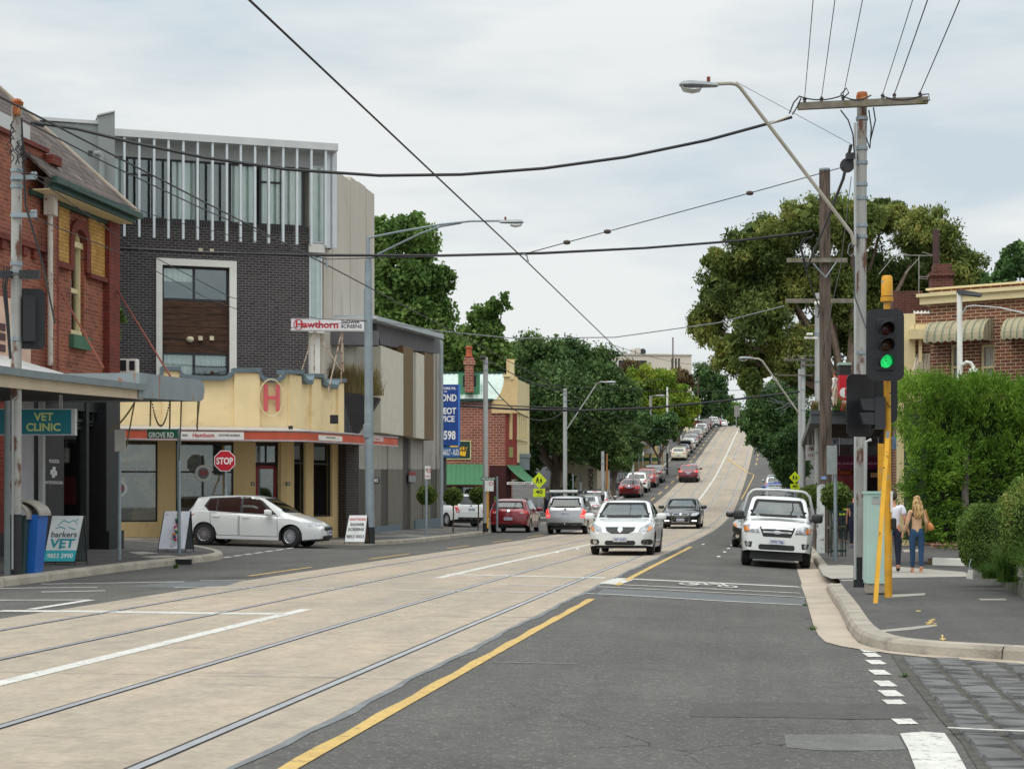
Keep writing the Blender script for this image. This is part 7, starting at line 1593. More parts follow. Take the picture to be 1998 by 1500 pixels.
# small conical shrub, shrub by the yellow shop wall, creeper
def shrub(lb,nm,base,blobs,n,sz,asp,lm,cl=40,spread=.3,shell=.6,stem=None,cat='shrub',group=None,tilt=None):
    t_=thing(nm,lb,cat,base,group=group);P=clumpy(blobs,n,cl,spread,shell)
    leafmesh('foliage',P,np.full(n,sz),asp,lm,t_,0)
    if stem:
        q=MB();q.tube([Vector(base),Vector(base).lerp(Vector(blobs[0][:3]),.5)+Vector((.01,.01,0)),Vector(blobs[0][:3])],stem,7);q.build('stem',BARK,t_)
    return t_
shrub('conical dark shrub against the bonsai shop wall','conifer_shrub',tuple(GX(1112,113)),[pblob(1112,985,16,113),pblob(1110,960,14,113),pblob(1112,935,9,113)],3500,.18,.5,ELM)
shrub('creeper sprouting beside the corner of the red brick shop','creeper',tuple(PX(226,720,42)),[pblob(232,612,12,42),pblob(226,650,10,42),pblob(238,625,9,42)],500,.09,.7,PLANE,cl=14,shell=.2)
def topiary(lb,x,y,r,Z,group,h=None,zb=None):
    base=GX(x,Z,.13);p=PX(x,y,Z);t_=thing('topiary_tree',lb,'topiary',base,group=group);rm=r*Z/FPX
    n=5200;d=rng.normal(size=(n,3));d /= np.linalg.norm(d,axis=1,keepdims=True);rr_=rm*(1-.22*rng.random(n)**1.5)*(1+.05*np.sin(d[:,0]*9)*np.sin(d[:,2]*8+1)+.05*rng.normal(size=n));P=np.array(p)+d*rr_[:,None]*np.array([1,1,.93])
    leafmesh('crown',P,np.full(n,.075),.6,TOPI,t_)
    q=MB();q.tube([base,base.lerp(p,.5)+Vector((.015,0,0)),Vector((p.x,p.y,p.z))],[.035,.028,.03],8);q.build('trunk',BARK,t_,smooth=True);q=MB()
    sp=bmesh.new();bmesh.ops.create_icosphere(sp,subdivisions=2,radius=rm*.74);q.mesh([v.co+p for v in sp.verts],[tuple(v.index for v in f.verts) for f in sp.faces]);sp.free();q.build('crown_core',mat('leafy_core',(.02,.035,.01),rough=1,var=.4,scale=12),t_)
    return t_
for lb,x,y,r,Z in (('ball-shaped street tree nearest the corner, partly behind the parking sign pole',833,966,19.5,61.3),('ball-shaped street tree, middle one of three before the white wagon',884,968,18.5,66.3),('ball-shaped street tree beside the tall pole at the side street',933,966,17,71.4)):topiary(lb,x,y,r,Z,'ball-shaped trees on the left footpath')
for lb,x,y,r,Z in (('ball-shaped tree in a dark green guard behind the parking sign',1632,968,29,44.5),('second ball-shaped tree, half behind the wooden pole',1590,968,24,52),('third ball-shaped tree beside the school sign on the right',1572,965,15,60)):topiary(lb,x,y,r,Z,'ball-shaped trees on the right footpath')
# the tree guard
base=GX(1633,44.5,.13);tg=thing('tree_guard','dark green steel guard with a silver band around the nearest right-hand ball tree','tree guard',base);q=MB()
zt_=PX(1633,995,44.5).z
for dx,dy in ((-.19,-.19),(-.06,-.2),(.07,-.2),(.19,-.19),(.19,.19),(-.19,.19)):q.tube([base+Vector((dx,dy,0)),Vector((base.x+dx,base.y+dy,zt_))],.014,6)
for f in (.12,.97):q.box((base.x,base.y,base.z+(zt_-base.z)*f),(.42,.42,.06 if f < .5 else .09))
q.build('frame',mat('guard_green',srgb(22,52,46),rough=.5),tg);q=MB();q.box((base.x,base.y,base.z+(zt_-base.z)*.62),(.44,.44,.07));q.build('band',CHROME,tg)
# hedge
hd=thing('hedge','tall bright green feathery hedge in front of the brown brick house','hedge',GX(1900,38));n=60000
X0,X1=PX(1745,0,37.5).x,PX(2090,0,37.5).x;zb_,zt_=PX(0,1066,37.5).z,PX(0,744,37.5).z
k=1500;cx=X0+(X1-X0)*rng.random(k);cy=36.9+2.2*rng.random(k)**1.6;cz=zb_+(zt_-zb_)*rng.random(k)**.8
front=rng.random(k);cy=np.where(front < .7,36.9+.35*rng.random(k),cy);top=rng.random(k) < .16;cz=np.where(top,zt_-.25*rng.random(k)+.10*np.sin(cx*4.3)+.07*np.sin(cx*9+1),cz);cy=np.where(top,36.9+2.2*rng.random(k),cy)
hf=(cz-zb_)/(zt_-zb_);lim=X0+.55*(1-hf)**1.3+.12*np.sin(hf*14);cx=np.maximum(cx,lim+.1*rng.random(k));cy += .25*(1-hf)+.16*np.sin(cx*3.1)+.1*np.sin(cz*5)
j=rng.integers(0,k,n);C=np.stack([cx,cy,cz],1)[j];dirs=np.stack([rng.normal(size=k)*.5,-np.abs(rng.normal(size=k))*.7,.75+.5*rng.random(k)-.9*(hf < .55)],1)[j];s_=rng.random(n)[:,None]
P=C+dirs*(s_-.35)*.34+rng.normal(size=(n,3))*.055;leafmesh('foliage',P,np.full(n,.095),.28,HEDG,hd,tilt=dirs*1.4)
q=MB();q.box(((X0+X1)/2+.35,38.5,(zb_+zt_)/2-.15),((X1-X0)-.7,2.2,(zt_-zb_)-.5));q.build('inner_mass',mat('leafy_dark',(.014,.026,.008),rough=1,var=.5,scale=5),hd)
q=MB();q.tube([GX(1885,37.2),PX(1883,960,37.2),PX(1887,860,37.4)],[.085,.08,.07],9);q.build('trunk',mat('grey_bark',(.16,.14,.12),rough=.9,var=.3),hd)
# clipped shrubs by the path
def ballshrub(lb,x,y,rx,ry,Z,n,sz,lm,cat='shrub'):
    p=PX(x,y,Z);k=Z/FPX;t_=thing('clipped_shrub',lb,cat,GX(x,Z,.13));d=rng.normal(size=(n,3));d /= np.linalg.norm(d,axis=1,keepdims=True)
    pw=.8;e=np.sign(d)*np.abs(d)**pw;rr_=(1-.2*rng.random(n)**1.6+.025*rng.normal(size=n))*(1+.05*np.sin(d[:,0]*7+1)*np.sin(d[:,2]*6));P=np.array(p)+e*rr_[:,None]*np.array([rx*k,rx*k*.9,ry*k])
    leafmesh('foliage',P,np.full(n,sz),.62,lm,t_);q=MB();sp=bmesh.new();bmesh.ops.create_icosphere(sp,subdivisions=3,radius=1)
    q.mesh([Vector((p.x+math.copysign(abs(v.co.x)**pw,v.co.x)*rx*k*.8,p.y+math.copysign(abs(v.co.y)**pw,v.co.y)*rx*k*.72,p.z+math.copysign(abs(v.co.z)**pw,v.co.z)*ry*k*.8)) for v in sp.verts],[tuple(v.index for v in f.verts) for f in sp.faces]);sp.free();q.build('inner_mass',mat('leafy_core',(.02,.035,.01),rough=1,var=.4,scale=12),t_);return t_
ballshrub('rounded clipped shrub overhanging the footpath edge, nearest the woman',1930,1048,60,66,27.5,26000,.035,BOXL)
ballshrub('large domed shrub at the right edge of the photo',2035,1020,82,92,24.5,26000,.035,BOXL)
def blades(q,base,h,n,spread,r0=.05,wd=.006,lean=None,mi=0,curve=1.0):
    base=Vector(base)
    for _ in range(n):
        a=random.uniform(0,6.283);l=h*random.uniform(.55,1.05);o=Vector((math.cos(a),math.sin(a),0));st0=base+Vector((random.uniform(-r0,r0),random.uniform(-r0,r0),0));sp=spread*random.uniform(.2,1);n_=Vector((-o.y,o.x,0));pr=None
        for k in range(5):
            f=k/4;p=st0+o*sp*f*f*curve+Vector((0,0,l*(f-.28*f*f*sp/max(h,.1))));w_=wd*(1-f*.85);cur=(p-n_*w_,p+n_*w_)
            if pr:q.face([pr[0],pr[1],cur[1],cur[0]],mi)
            pr=cur
GRS=leafmat('grass_green',(.035,.09,.012),(.10,.19,.03),(.2,.24,.07),2,.3);GRT=leafmat('grass_tan',(.14,.11,.05),(.30,.23,.10),(.2,.26,.07),1.5,.3)
PLUME=leafmat('plume',(.22,.13,.10),(.42,.28,.22),None,3,.3)
def grasstuft(lb,x,y,Z,h,n,spread,m=GRS,name='grass_clump',cat='grass',dz=0,wd=.006,r0=.12):
    p=PX(x,y,Z);t_=MB();blades(t_,p,h,n,spread,r0,wd);o=t_.build(name,m,None,fixn=False);return tag(o,lb,cat)
for lb,x,y,Z,h,n in (('green grass tuft spilling over the garden edge right of the clipped shrub',1965,1135,25.5,.75,420),('tall soft grass between the two clipped shrubs',1990,1100,25,.9,500),('low grass at the foot of the nearest clipped shrub',1935,1128,26.3,.35,300),('grass at the right edge below the domed shrub',2020,1150,23.5,.8,400)):grasstuft(lb,x,y,Z,h,n,.55)
fg=thing('fountain_grass','pinkish fountain grass plumes arching in at the right edge','grass',PX(2060,1170,22));q=MB();q2=MB();b0=PX(2050,1160,22)
for tx,ty in ((1967,1150),(1975,1125),(1985,1100),(1978,1138),(1990,1083),(1999,1060),(1996,1020),(1995,1128),(2004,1095),(2000,1040),(2015,1010),(1990,1000)):
    e_=PX(tx,ty,22+random.uniform(-.5,.3));mid=b0.lerp(e_,.5)+Vector((0,0,.22));pts=[b0.lerp(mid,f).lerp(mid.lerp(e_,f),f) for f in np.linspace(0,1,9)]
    q.tube(pts,.0025,4)
    for i in range(170):
        f=random.random();p=pts[-1].lerp(pts[-3],f);a=random.uniform(0,6.28);o_=Vector((math.cos(a)*.4,math.cos(a),math.sin(a)))*.022*(1.1-abs(f-.5));d=(pts[-1]-pts[-3]).normalized()*.03;q2.face([p,p+o_*.5+d*.5,p+o_+d])
blades(q,b0,.7,260,.6,.2,.005)
q.build('blades',GRS,fg,fixn=False);q2.build('plume',PLUME,fg,fixn=False)
# grass in the wall planter
q=MB()
for k in range(26):x=628+k*4.3;p=PX(x,768+max(0,(x-700))*.1,60.4);blades(q,p,(1.15 if x < 735 else .7),60,.35,.25,.012)
pg=tag(q.build('planter_grass',GRT,None,fixn=False),'straw-coloured ornamental grass growing from the black wall planter','grass')
# plants on the canopy roof and small weeds
for lb,x,y,Z,h,n,wd in (('spiky green yucca on the dark canopy roof',1632,800,59.8,.62,60,.03),('straggly yellow plants on the canopy roof by the post sign',1652,802,59.6,.35,120,.02),('yellowish plants on the left end of the dark canopy roof',1590,800,60.2,.45,120,.02)):grasstuft(lb,x,y,Z,h,n,.4,GRS if 'yucca' in lb else GRT,'canopy_plant','plant',wd=wd)
for lb,x,y,h,n in (('weed tuft at the kerb beside the big pole',1641,1151,.09,50),('weed growing out of the kerb drain',343,1108,.12,60),('small weed at the gutter edge by the crossing line',1571,1181,.05,30),('small weed in the broken gutter edge near the corner',1587,1228,.07,40),('weed between bluestones by the first white dashes',1764,1320,.06,26)):
    p=GP(x,y);q=MB();blades(q,p,h,n,.12,.04,.005);tag(q.build('weed',GRS,None,fixn=False),lb,'weed')
# planting kerbs on the right
gk=thing('garden_edge','low weathered concrete edging of the garden bed on the right','garden edging',GP(1950,1130));q=MB();ed=[GP(x,y,.13) for x,y in ((1903,1122),(1925,1133),(1950,1141),(1975,1152),(2000,1168),(2060,1205))];tk,_=kerb(ed,1,h=.24,q=q,wdt=.12);q.build('edging',mat('mossy_concrete',(.15,.15,.12),rough=.9,var=.3,scale=4,c2=(.08,.1,.04),c2pos=(.5,.65),c2scale=5),gk)
q=MB();q.face([p+Vector((0,0,.2)) for p in tk]+[SW(24,9,.34),SW(30,9,.34)]);q.build('soil',DIRT,gk)
wk=thing('painted_kerb','white painted low kerb in front of the hedge','kerb',GP(1850,1100));q=MB();a,b=GP(1818,1102,.13),GP(1892,1104,.13);F_=Frame(a,b-a);L_=(b-a).length;F_.box(q,0,L_,a.z-.05,a.z+.17,-.3,0);bev(q.build('kerb_block',WHT,wk),.03,2);q=MB();F_.box(q,-.35,2.2,a.z,a.z+.13,-3.5,-.3);q.build('soil',mat('bark_mulch',(.13,.09,.05),rough=1,var=.4,scale=9),wk)
# ------------------------------------------------ poles, lamps, wires, signs, people
POLE=mat('steel_pole',srgb(176,178,176),rough=.5,metal=.25,var=.12,scale=2,c2=srgb(120,116,110),c2pos=(.6,.7),c2scale=3,stretch=(1,1,.4))
RPOLE=mat('rusting_pole',srgb(164,163,158),rough=.6,metal=.1,var=.2,scale=3,c2=srgb(104,70,54),c2pos=(.53,.60),c2scale=3.2,stretch=(1.5,1.5,.5))
GALV=mat('galvanised',srgb(146,158,164),rough=.5,metal=.4,var=.12,scale=4)
OLDW=mat('old_timber',srgb(96,84,74),rough=.9,var=.3,scale=4,bump=.5,c2=srgb(60,50,44),c2pos=(.5,.62),c2scale=5,stretch=(3,3,.25))
MOSSW=mat('mossy_timber',srgb(122,116,104),rough=.9,var=.3,scale=5,c2=srgb(112,106,62),c2pos=(.56,.66),c2scale=4)
WIRE=mat('wire',(.018,.018,.02),rough=.6);WIREG=mat('grey_wire',(.22,.23,.24),rough=.5)
BLKB=mat('pole_black_base',srgb(34,36,40),rough=.6,var=.15)
SIGY=mat('road_sign_yellow',srgb(206,226,30),rough=.45,var=.02);SGRN=mat('street_sign_green',srgb(16,92,66),rough=.5);SWHT=mat('sign_white_back',srgb(214,212,204),rough=.5);SBACK=mat('sign_back',srgb(150,156,156),rough=.5,metal=.3)
def pole(lb,x,yb,yt,Z,wpx,name='utility_pole',m=POLE,black=None,cat='pole',group=None,collars=(),top=None,xt=None,zb=None):
    p0=GX(x,Z,.13) if zb is None else Vector((PX(x,0,Z).x,Z,zb));zt=PX(x,yt,Z).z;r=wpx*Z/FPX/2;dx=0 if xt is None else (xt-x)*Z/FPX
    t_=thing(name,lb,cat,p0,group=group);q=MB();H=zt-p0.z
    q.tube([Vector((p0.x+dx*f,p0.y,p0.z+H*f)) for f in np.linspace(0,1,8)],[r*(1.06-.12*f) for f in np.linspace(0,1,8)],16);q.build('shaft',m,t_,smooth=True)
    if black:
        zk=PX(x,black,Z).z;q=MB();q.tube([p0-Vector((0,0,.02)),Vector((p0.x+dx*.05,p0.y,zk))],r*1.12,16);q.build('painted_base',BLKB,t_,smooth=True)
    for y in collars:
        q=MB();z=PX(x,y,Z).z;f=(z-p0.z)/H;q.lathe([(r*1.0,-.03),(r*1.14,-.028),(r*1.14,.028),(r,.03)],14,M=Matrix.Translation((p0.x+dx*f,p0.y,z)),cap=False);q.build('band',GALV,t_)
    return t_,p0,r
def lamp_head(t_,p,d,s=1.0):
    """street-lamp lantern hanging at p, pointing along d"""
    d=Vector(d).normalized();l=Vector((0,0,1));sd_=d.cross(l).normalized();up=sd_.cross(d).normalized();M_=Matrix((d,sd_,up)).transposed().to_4x4();M_.translation=p
    q=MB();pr=[(-.05,.05,.04),(.0,.07,.06),(.22,.11,.08),(.45,.14,.09),(.6,.12,.07),(.66,.04,.03)];n=10;vs=[]
    for x,w_,h in pr:vs += [M_ @ Vector((x*s,w_*math.cos(2*math.pi*k/n)*s,h*math.sin(2*math.pi*k/n)*s*(1 if math.sin(2*math.pi*k/n) > 0 else .45))) for k in range(n)]
    q.mesh(vs,[(i*n+k,i*n+(k+1) % n,(i+1)*n+(k+1) % n,(i+1)*n+k) for i in range(len(pr)-1) for k in range(n)]+[tuple(range(n)),tuple((len(pr)-1)*n+k for k in range(n))]);h_=q.build('lamp_head',mat('lantern_grey',srgb(150,154,156),rough=.45,metal=.3,var=.15),t_,smooth=45)
    q=MB();vs=[]
    for x,w_,h in ((.24,.10,.0),(.28,.11,-.09),(.42,.12,-.12),(.58,.10,-.09),(.62,.09,0)):vs += [M_ @ Vector((x*s,a*w_*s,(h if abs(a) < .9 else h*.6)*s-.02*s)) for a in (-1,-.5,.5,1)]
    q.mesh(vs,[(i*4+k,i*4+k+1,(i+1)*4+k+1,(i+1)*4+k) for i in range(4) for k in range(3)]);q.build('diffuser',mat('diffuser',srgb(206,210,206),rough=.15,coat=1),h_,smooth=True)
    q=MB();c=M_ @ Vector((.12*s,0,.12*s));q.box(tuple(c),(.06*s,.06*s,.08*s));q.build('photo_cell',mat('rust_red',srgb(120,62,48)),h_)
def wire(lb,pts,r=.012,m=WIRE,sag=0,group=None,name='overhead_wire',cat='wire'):
    A=[Vector(p) for p in pts]
    if len(A) == 2 and sag is not None:
        a,b=A;A=[a.lerp(b,f)-Vector((0,0,sag*4*f*(1-f))) for f in np.linspace(0,1,25)]
    q=MB();q.tube(A,r,5);o=q.build(name,m,None,smooth=True);return tag(o,lb,cat,group)
def nut(q,p,r=.05,l=.12):q.lathe([(.01,-l),(r*.6,-l),(r,-l*.5),(r*.6,0),(r,l*.5),(r*.6,l),(.01,l)],10,M=Matrix.Translation(p) @ Matrix.Rotation(R(90),4,'Y'))
# ---- main pole on the right
Zm=27.86;tp,pm,rm_=pole('tall rusting steel pole on the right carrying a mossy crossarm and a long lamp bracket',1677,1145,192,Zm,21,m=RPOLE,black=1086,collars=(232,290,318,360,387,440,462,688),xt=1682)
q=MB();pt=PX(1682,188,Zm);q.lathe([(rm_*1.06,-.12),(rm_*1.1,0),(rm_*.9,.06),(.01,.07)],16,M=Matrix.Translation(pt));q.build('cap',RUST,tp)
q=MB();a=PX(1557,208,Zm-.15);b=PX(1810,196,Zm-.15);d=(b-a);L_=d.length;F_=Frame(a,(1,0));dz=b.z-a.z
q.hexa([a+Vector((0,-.05,-.055)),b+Vector((0,-.05,-.055)),b+Vector((0,.05,-.055)),a+Vector((0,.05,-.055)),a+Vector((0,-.05,.055)),b+Vector((0,-.05,.055)),b+Vector((0,.05,.055)),a+Vector((0,.05,.055))]);ca=q.build('crossarm',MOSSW,tp)
INS=mat('porcelain_dark',srgb(60,52,48),rough=.3,coat=.5);arms={}
for k,x in enumerate((1570,1603,1645,1722,1745,1795)):
    q=MB();p=PX(x,208-(x-1557)*.048-8,Zm-.15);q.lathe([(.015,-.03),(.03,0),(.022,.02),(.036,.045),(.02,.07),(.01,.08)],10,M=Matrix.Translation(p));q.build('insulator',INS,ca,smooth=True);arms[x]=p+Vector((0,0,.06))
q=MB()
for x0,x1 in ((1558,1645),(1645,1700),(1722,1800)):a_,b_=PX(x0,188,Zm-.2),PX(x1,186,Zm-.2);q.tube([a_.lerp(b_,f)-Vector((0,0,.07*4*f*(1-f))) for f in np.linspace(0,1,9)],.012,5)
for pts in ([(1695,215),(1700,250),(1697,290),(1690,268)],[(1640,215),(1655,235),(1664,262),(1666,290),(1668,310)],[(1558,190),(1549,200),(1540,222)],[(1563,192),(1556,208),(1546,224)],[(1704,210),(1708,235),(1698,275)],[(1800,185),(1812,184),(1814,196),(1800,198)],[(1640,185),(1652,172),(1656,182),(1644,192)]):q.tube([PX(x,y,Zm-.2) for x,y in pts],.012,5)
q.build('jumper_cables',WIRE,tp)
q=MB();q.lathe([(.12,-.02),(.12,.02)],14,M=Matrix.Translation(PX(1653,323,Zm)) @ Matrix.Rotation(R(90),4,'X'));q.box(tuple(PX(1660,306,Zm)),(.15,.14,.11));q.box(tuple(PX(1667,470,Zm-.1)),(.08,.1,.22));q.build('junction_box',CHAR,tp)
q=MB();q.tube([PX(1667,478,Zm-.15),PX(1661,455,Zm-.15),PX(1445,172,Zm-.6),PX(1437,165,Zm-.62),PX(1425,163,Zm-.65),PX(1388,164.5,Zm-.7)],.030,8);q.build('lamp_bracket',mat('bracket_cream',srgb(170,164,150),rough=.6,var=.1),tp,smooth=True)
lamp_head(tp,PX(1395,168,Zm-.7),(-1,-.1,.0),.88)
q=MB();q.tube([PX(1436,160,Zm-.6),PX(1667,285,Zm)],.005,4);q.tube([PX(1664,470,Zm-.15),PX(1656,480,Zm-.15),PX(1654,494,Zm-.15),PX(1660,500,Zm-.15),PX(1668,492,Zm-.15)],.008,5);q.build('stay_wire',WIREG,tp)
q=MB();q.tube([PX(1668.5,1130,Zm-.14),PX(1668.5,240,Zm-.14)],.022,6);q.tube([PX(1686,1130,Zm-.17),PX(1689,862,Zm-.17),PX(1700,858,Zm-.17)],.03,8);q.build('conduit',POLE,tp)
# wires back over the camera and on up the street
for k,(x,p) in enumerate(arms.items()):
    s0,t0=st(p.x,p.y);e=Vector(((s0-46)*ST+t0*CT,(s0-46)*CT-t0*ST,p.z+.05));wire('power line running back over the road from the mossy crossarm, %s insulator' % ['leftmost','second','third','fourth','fifth','rightmost'][k],[p,e],.006 if k not in (4,5) else .008,sag=.5,group='power lines over the camera')
# ---- wooden pole behind it
Zw=47.4;tw,pw,rw_=pole('old grey timber pole with a flat metal cap behind the main steel pole',1612,1078,333,Zw,23,name='timber_pole',m=OLDW,xt=1609)
q=MB();pb=PX(1607,1078,Zw);zz=PX(0,945,Zw).z
q.hexa([Vector((pb.x+a,pb.y+b,pb.z-.1)) for a,b in ((-.22,-.18),(.0,-.18),(.0,-.12),(-.22,-.12))]+[Vector((pb.x+a,pb.y+b,zz)) for a,b in ((-.21,-.18),(.0,-.18),(.0,-.12),(-.21,-.12))]);q.hexa([Vector((pb.x+a,pb.y+b,pb.z-.1)) for a,b in ((.0,-.14),(.2,-.14),(.2,-.06),(.0,-.06))]+[Vector((pb.x+a,pb.y+b,PX(0,1000,Zw).z)) for a,b in ((.0,-.14),(.16,-.14),(.16,-.06),(.0,-.06))]);q.build('white_splint',mat('whitewash',srgb(196,200,198),rough=.8,var=.15,scale=4,c2=srgb(120,118,112),c2pos=(.56,.62),c2scale=5),tw)
q=MB();q.lathe([(rw_*.95,0),(rw_*.95,.05),(.01,.055)],14,M=Matrix.Translation(PX(1609,333,Zw)));q.build('cap',GALV,tw)
q=MB();q.box(tuple(PX(1594,508,Zw-.2)),(1.68,.1,.12));ca2=q.build('crossarm',MOSSW,tw);q=MB();
for a,b in (((1586,514),(1611,541)),((1632,512),(1611,541))):q.tube([PX(*a,Zw-.27),PX(*b,Zw-.27)],.018,4)
q.build('brace',GALV,tw)
q=MB();q.box(tuple(PX(1607,932,Zw-.17)),(.14,.01,.09));q.build('sticker',mat('blue_sticker',srgb(120,150,190)),tw)
q=MB();
for pts in ([(1588,455),(1585,463),(1568,466),(1560,480),(1566,500),(1570,520)],[(1590,458),(1572,468),(1563,480),(1569,505),(1575,524)],[(1570,520),(1584,560),(1598,600)]):q.tube([PX(x,y,Zw-.25) for x,y in pts],.02,5)
q.build('service_cable',WIRE,tw)
# ---- thin grey poles and lamps beyond
t3,p3,r3_=pole('thin grey pole just left of the timber pole with a bare crossarm',1596,1060,572,66,13,black=1035,collars=(650,655,744,883))
q=MB();q.box(tuple(PX(1599,587,65.8)),(2.65,.1,.17));q.build('crossarm',MOSSW,t3)
q=MB();q.box(tuple(PX(1582,659,65.7)),(.5,.08,.08));nut(q,PX(1594,592,65.7),.09,.1);nut(q,PX(1580,652,65.6),.06,.12);q.build('insulator',WHT,t3)
q=MB();q.tube([PX(1577,600,65.6),PX(1585,615,65.6),PX(1596,620,65.6),PX(1599,600,65.6)],.03,5);q.build('jumper_cable',WIRE,t3)
for k,(x,y,x2,y2) in enumerate(((1536,592,1541,700),(1573,593,1570,700),(1582,662,1578,700))):
    wire(['left','middle','right'][k]+' one of three wires running from the thin grey pole to the next crossarm',[PX(x,y,65.7),PX(x2,y2,92)],.012,mat('verdigris',srgb(96,110,84)),sag=.3,group='copper wires beyond the thin grey pole')
t4,p4,r4_=pole('pole with a cluster of insulators and a cream lamp bracket over the right lane',1567,1000,698,92,9,collars=(760,800))
q=MB();q.box(tuple(PX(1558,702,91.8)),(1.6,.1,.13));q.box(tuple(PX(1580,712,91.8)),(1.1,.1,.1));q.box(tuple(PX(1552,732,91.8)),(1.9,.08,.06))
for dx in (-.6,-.3,0,.3,.6,.8):nut(q,PX(1560,699,91.6)+Vector((dx,0,.1)),.06,.07)
q.build('crossarm',mat('weathered',srgb(110,104,96),rough=.9,var=.2),t4)
q=MB();q.tube([PX(1560,808,91.8),PX(1487,704,91),PX(1480,700,91),PX(1464,699,91)],.05,6);q.build('lamp_bracket',mat('bracket_cream',srgb(170,164,150),rough=.6,var=.1),t4,smooth=True)
lamp_head(t4,PX(1468,699,91),(-1,-.1,0),1.15)
t5,p5,_=pole('slim grey pole behind the cluster pole',1560,985,720,104,6)
t6,p6,_=pole('short pole of the tangle of wires above the shop canopy',1535,960,735,150,5)
q=MB()
for k in range(26):
    a=PX(random.uniform(1505,1575),random.uniform(735,800),random.uniform(120,150));b=a+Vector((random.uniform(-2.5,2.5),random.uniform(-1,1),random.uniform(-1.2,1.2)));q.tube([a,a.lerp(b,.5)-Vector((0,0,.15)),b],.018,3)
q.build('wire_tangle',WIREG,t6)
# ---- traffic signals on the yellow post
YPOST=mat('signal_yellow',srgb(212,154,36),rough=.55,var=.2,scale=4,c2=srgb(160,148,128),c2pos=(.6,.64),c2scale=9)
Zs=GP(1733,1165,.13).y;print('Zs',Zs,'Zm',GP(1677,1145,.13).y,'Zw',GP(1607,1078,.13).y,'Zl',GP(30,1120,.14).y);sgp,ps_,rs_=pole('yellow traffic signal post with a green light showing',1733.5,1165,575,Zs,14,name='signal_post',m=YPOST,cat='traffic signal',xt=1730)
q=MB();q.lathe([(.085,0),(.085,.1),(.08,.27),(.06,.30),(.01,.305)],18,M=Matrix.Translation(PX(1730.5,578,Zs)));q.lathe([(.075,-.07),(.095,-.065),(.095,.0),(.07,.0)],14,M=Matrix.Translation(PX(1730.5,580,Zs)));q.build('cap',YPOST,sgp,smooth=50)
def head(parent,x,y,wpx,hpx,Z,on,yaw=0.0,name='signal_head'):
    c=PX(x,y,Z);F_=Frame(Vector((c.x,c.y,0)),(math.cos(yaw),math.sin(yaw)));k=Z/FPX;w_,h_=wpx*k/2,hpx*k/2;cr_=w_*.42;n=6;pl=[]
    for sx,sy,a0 in ((1,-1,-90),(1,1,0),(-1,1,90),(-1,-1,180)):
        for i in range(n+1):a=R(a0+90*i/n);pl.append((sx*(w_-cr_)+cr_*math.cos(a),c.z+sy*(h_-cr_)+cr_*math.sin(a)))
    q=MB();q.prism(pl,F_,-.01,.01);bk=q.build('backing_board',BLACKP,parent)
    q=MB();F_.box(q,-.13,.13,c.z-h_*.72,c.z+h_*.72,-.16,.03);hd_=q.build(name,BLACKP,parent);bev(hd_,.01)
    for i,(nm,cc) in enumerate((('red',mat('unlit_red',(.05,.006,.006),rough=.25)),('amber',mat('unlit_amber',(.06,.025,.004),rough=.25)),('green',mat('lit_green',(.02,.75,.16),rough=.3,emis=.6,var=.35,scale=30) if on else mat('unlit_green',(.004,.03,.012),rough=.25)))):
        z=c.z+h_*.45*(1-i)+.0;M_=Matrix.Translation(F_(0,z,.03)) @ Matrix(((F_.U.x,0,F_.Nn.x,0),(F_.U.y,0,F_.Nn.y,0),(0,1,0,0),(0,0,0,1)))
        q=MB();q.lathe([(.098,0),(.09,.012),(.06,.028),(.01,.034)],20,M=M_,cap=False);q.build('lens',cc,hd_,smooth=True)
        q=MB();vs=[];nn_=16
        for j in range(nn_+1):
            a=R(-30+240*j/nn_);dpt=.20*(.55+.45*max(0,math.sin(a)))
            for r_ in (.112,.104):vs += [M_ @ Vector((r_*math.cos(a),r_*math.sin(a),.0)),M_ @ Vector((r_*.96*math.cos(a),r_*.96*math.sin(a)-.02,dpt))]
        fs=[]
        for j in range(nn_):b=j*4;fs += [(b,b+1,b+5,b+4),(b+2,b+6,b+7,b+3),(b+1,b+3,b+7,b+5)]
        q.mesh(vs,fs);q.build('visor',BLACKP,hd_)
    return hd_
head(sgp,1727,673,74,140,Zs-.35,True,.03)
# heads seen from behind / the side
q=MB();c=PX(1688,790,Zs);F_=Frame(Vector((c.x-.02,c.y+.05,0)),(.55,-.83));pl=[];w_,h_=.24,.46
for sx,sy,a0 in ((1,-1,-90),(1,1,0),(-1,1,90),(-1,-1,180)):
    for i in range(7):a=R(a0+15*i);pl.append((sx*(w_-.1)+.1*math.cos(a),c.z+sy*(h_-.1)+.1*math.sin(a)))
q=MB();F_=Frame(Vector((PX(1682,0,Zs).x,Zs+.15,0)),(.90,.43));q.prism(pl,F_,-.01,.01);q.build('backing_board',BLACKP,sgp)
q=MB();q.prism([(a*.75,b+.22) for a,b in pl],Frame(Vector((PX(1738,0,Zs).x,Zs+.35,0)),(1,.1)),-.01,.01);q.build('backing_board',BLACKP,sgp)
q=MB();p=PX(1714,806,Zs-.05);q.box(tuple(p),(.15,.26,.46));
for dy_ in (.11,-.09):z=p.z+dy_;q.mesh([Vector((p.x-.29,p.y-.11,z+.09)),Vector((p.x-.07,p.y-.11,z+.10)),Vector((p.x-.07,p.y-.11,z-.08)),Vector((p.x-.24,p.y-.11,z-.07)),Vector((p.x-.29,p.y+.11,z+.09)),Vector((p.x-.07,p.y+.11,z+.10)),Vector((p.x-.07,p.y+.11,z-.08)),Vector((p.x-.24,p.y+.11,z-.07))],[(0,1,2,3),(7,6,5,4),(0,4,5,1),(1,5,6,2),(2,6,7,3),(3,7,4,0)])
q.build('side_signal_head',mat('signal_side',srgb(44,46,50),rough=.45),sgp)
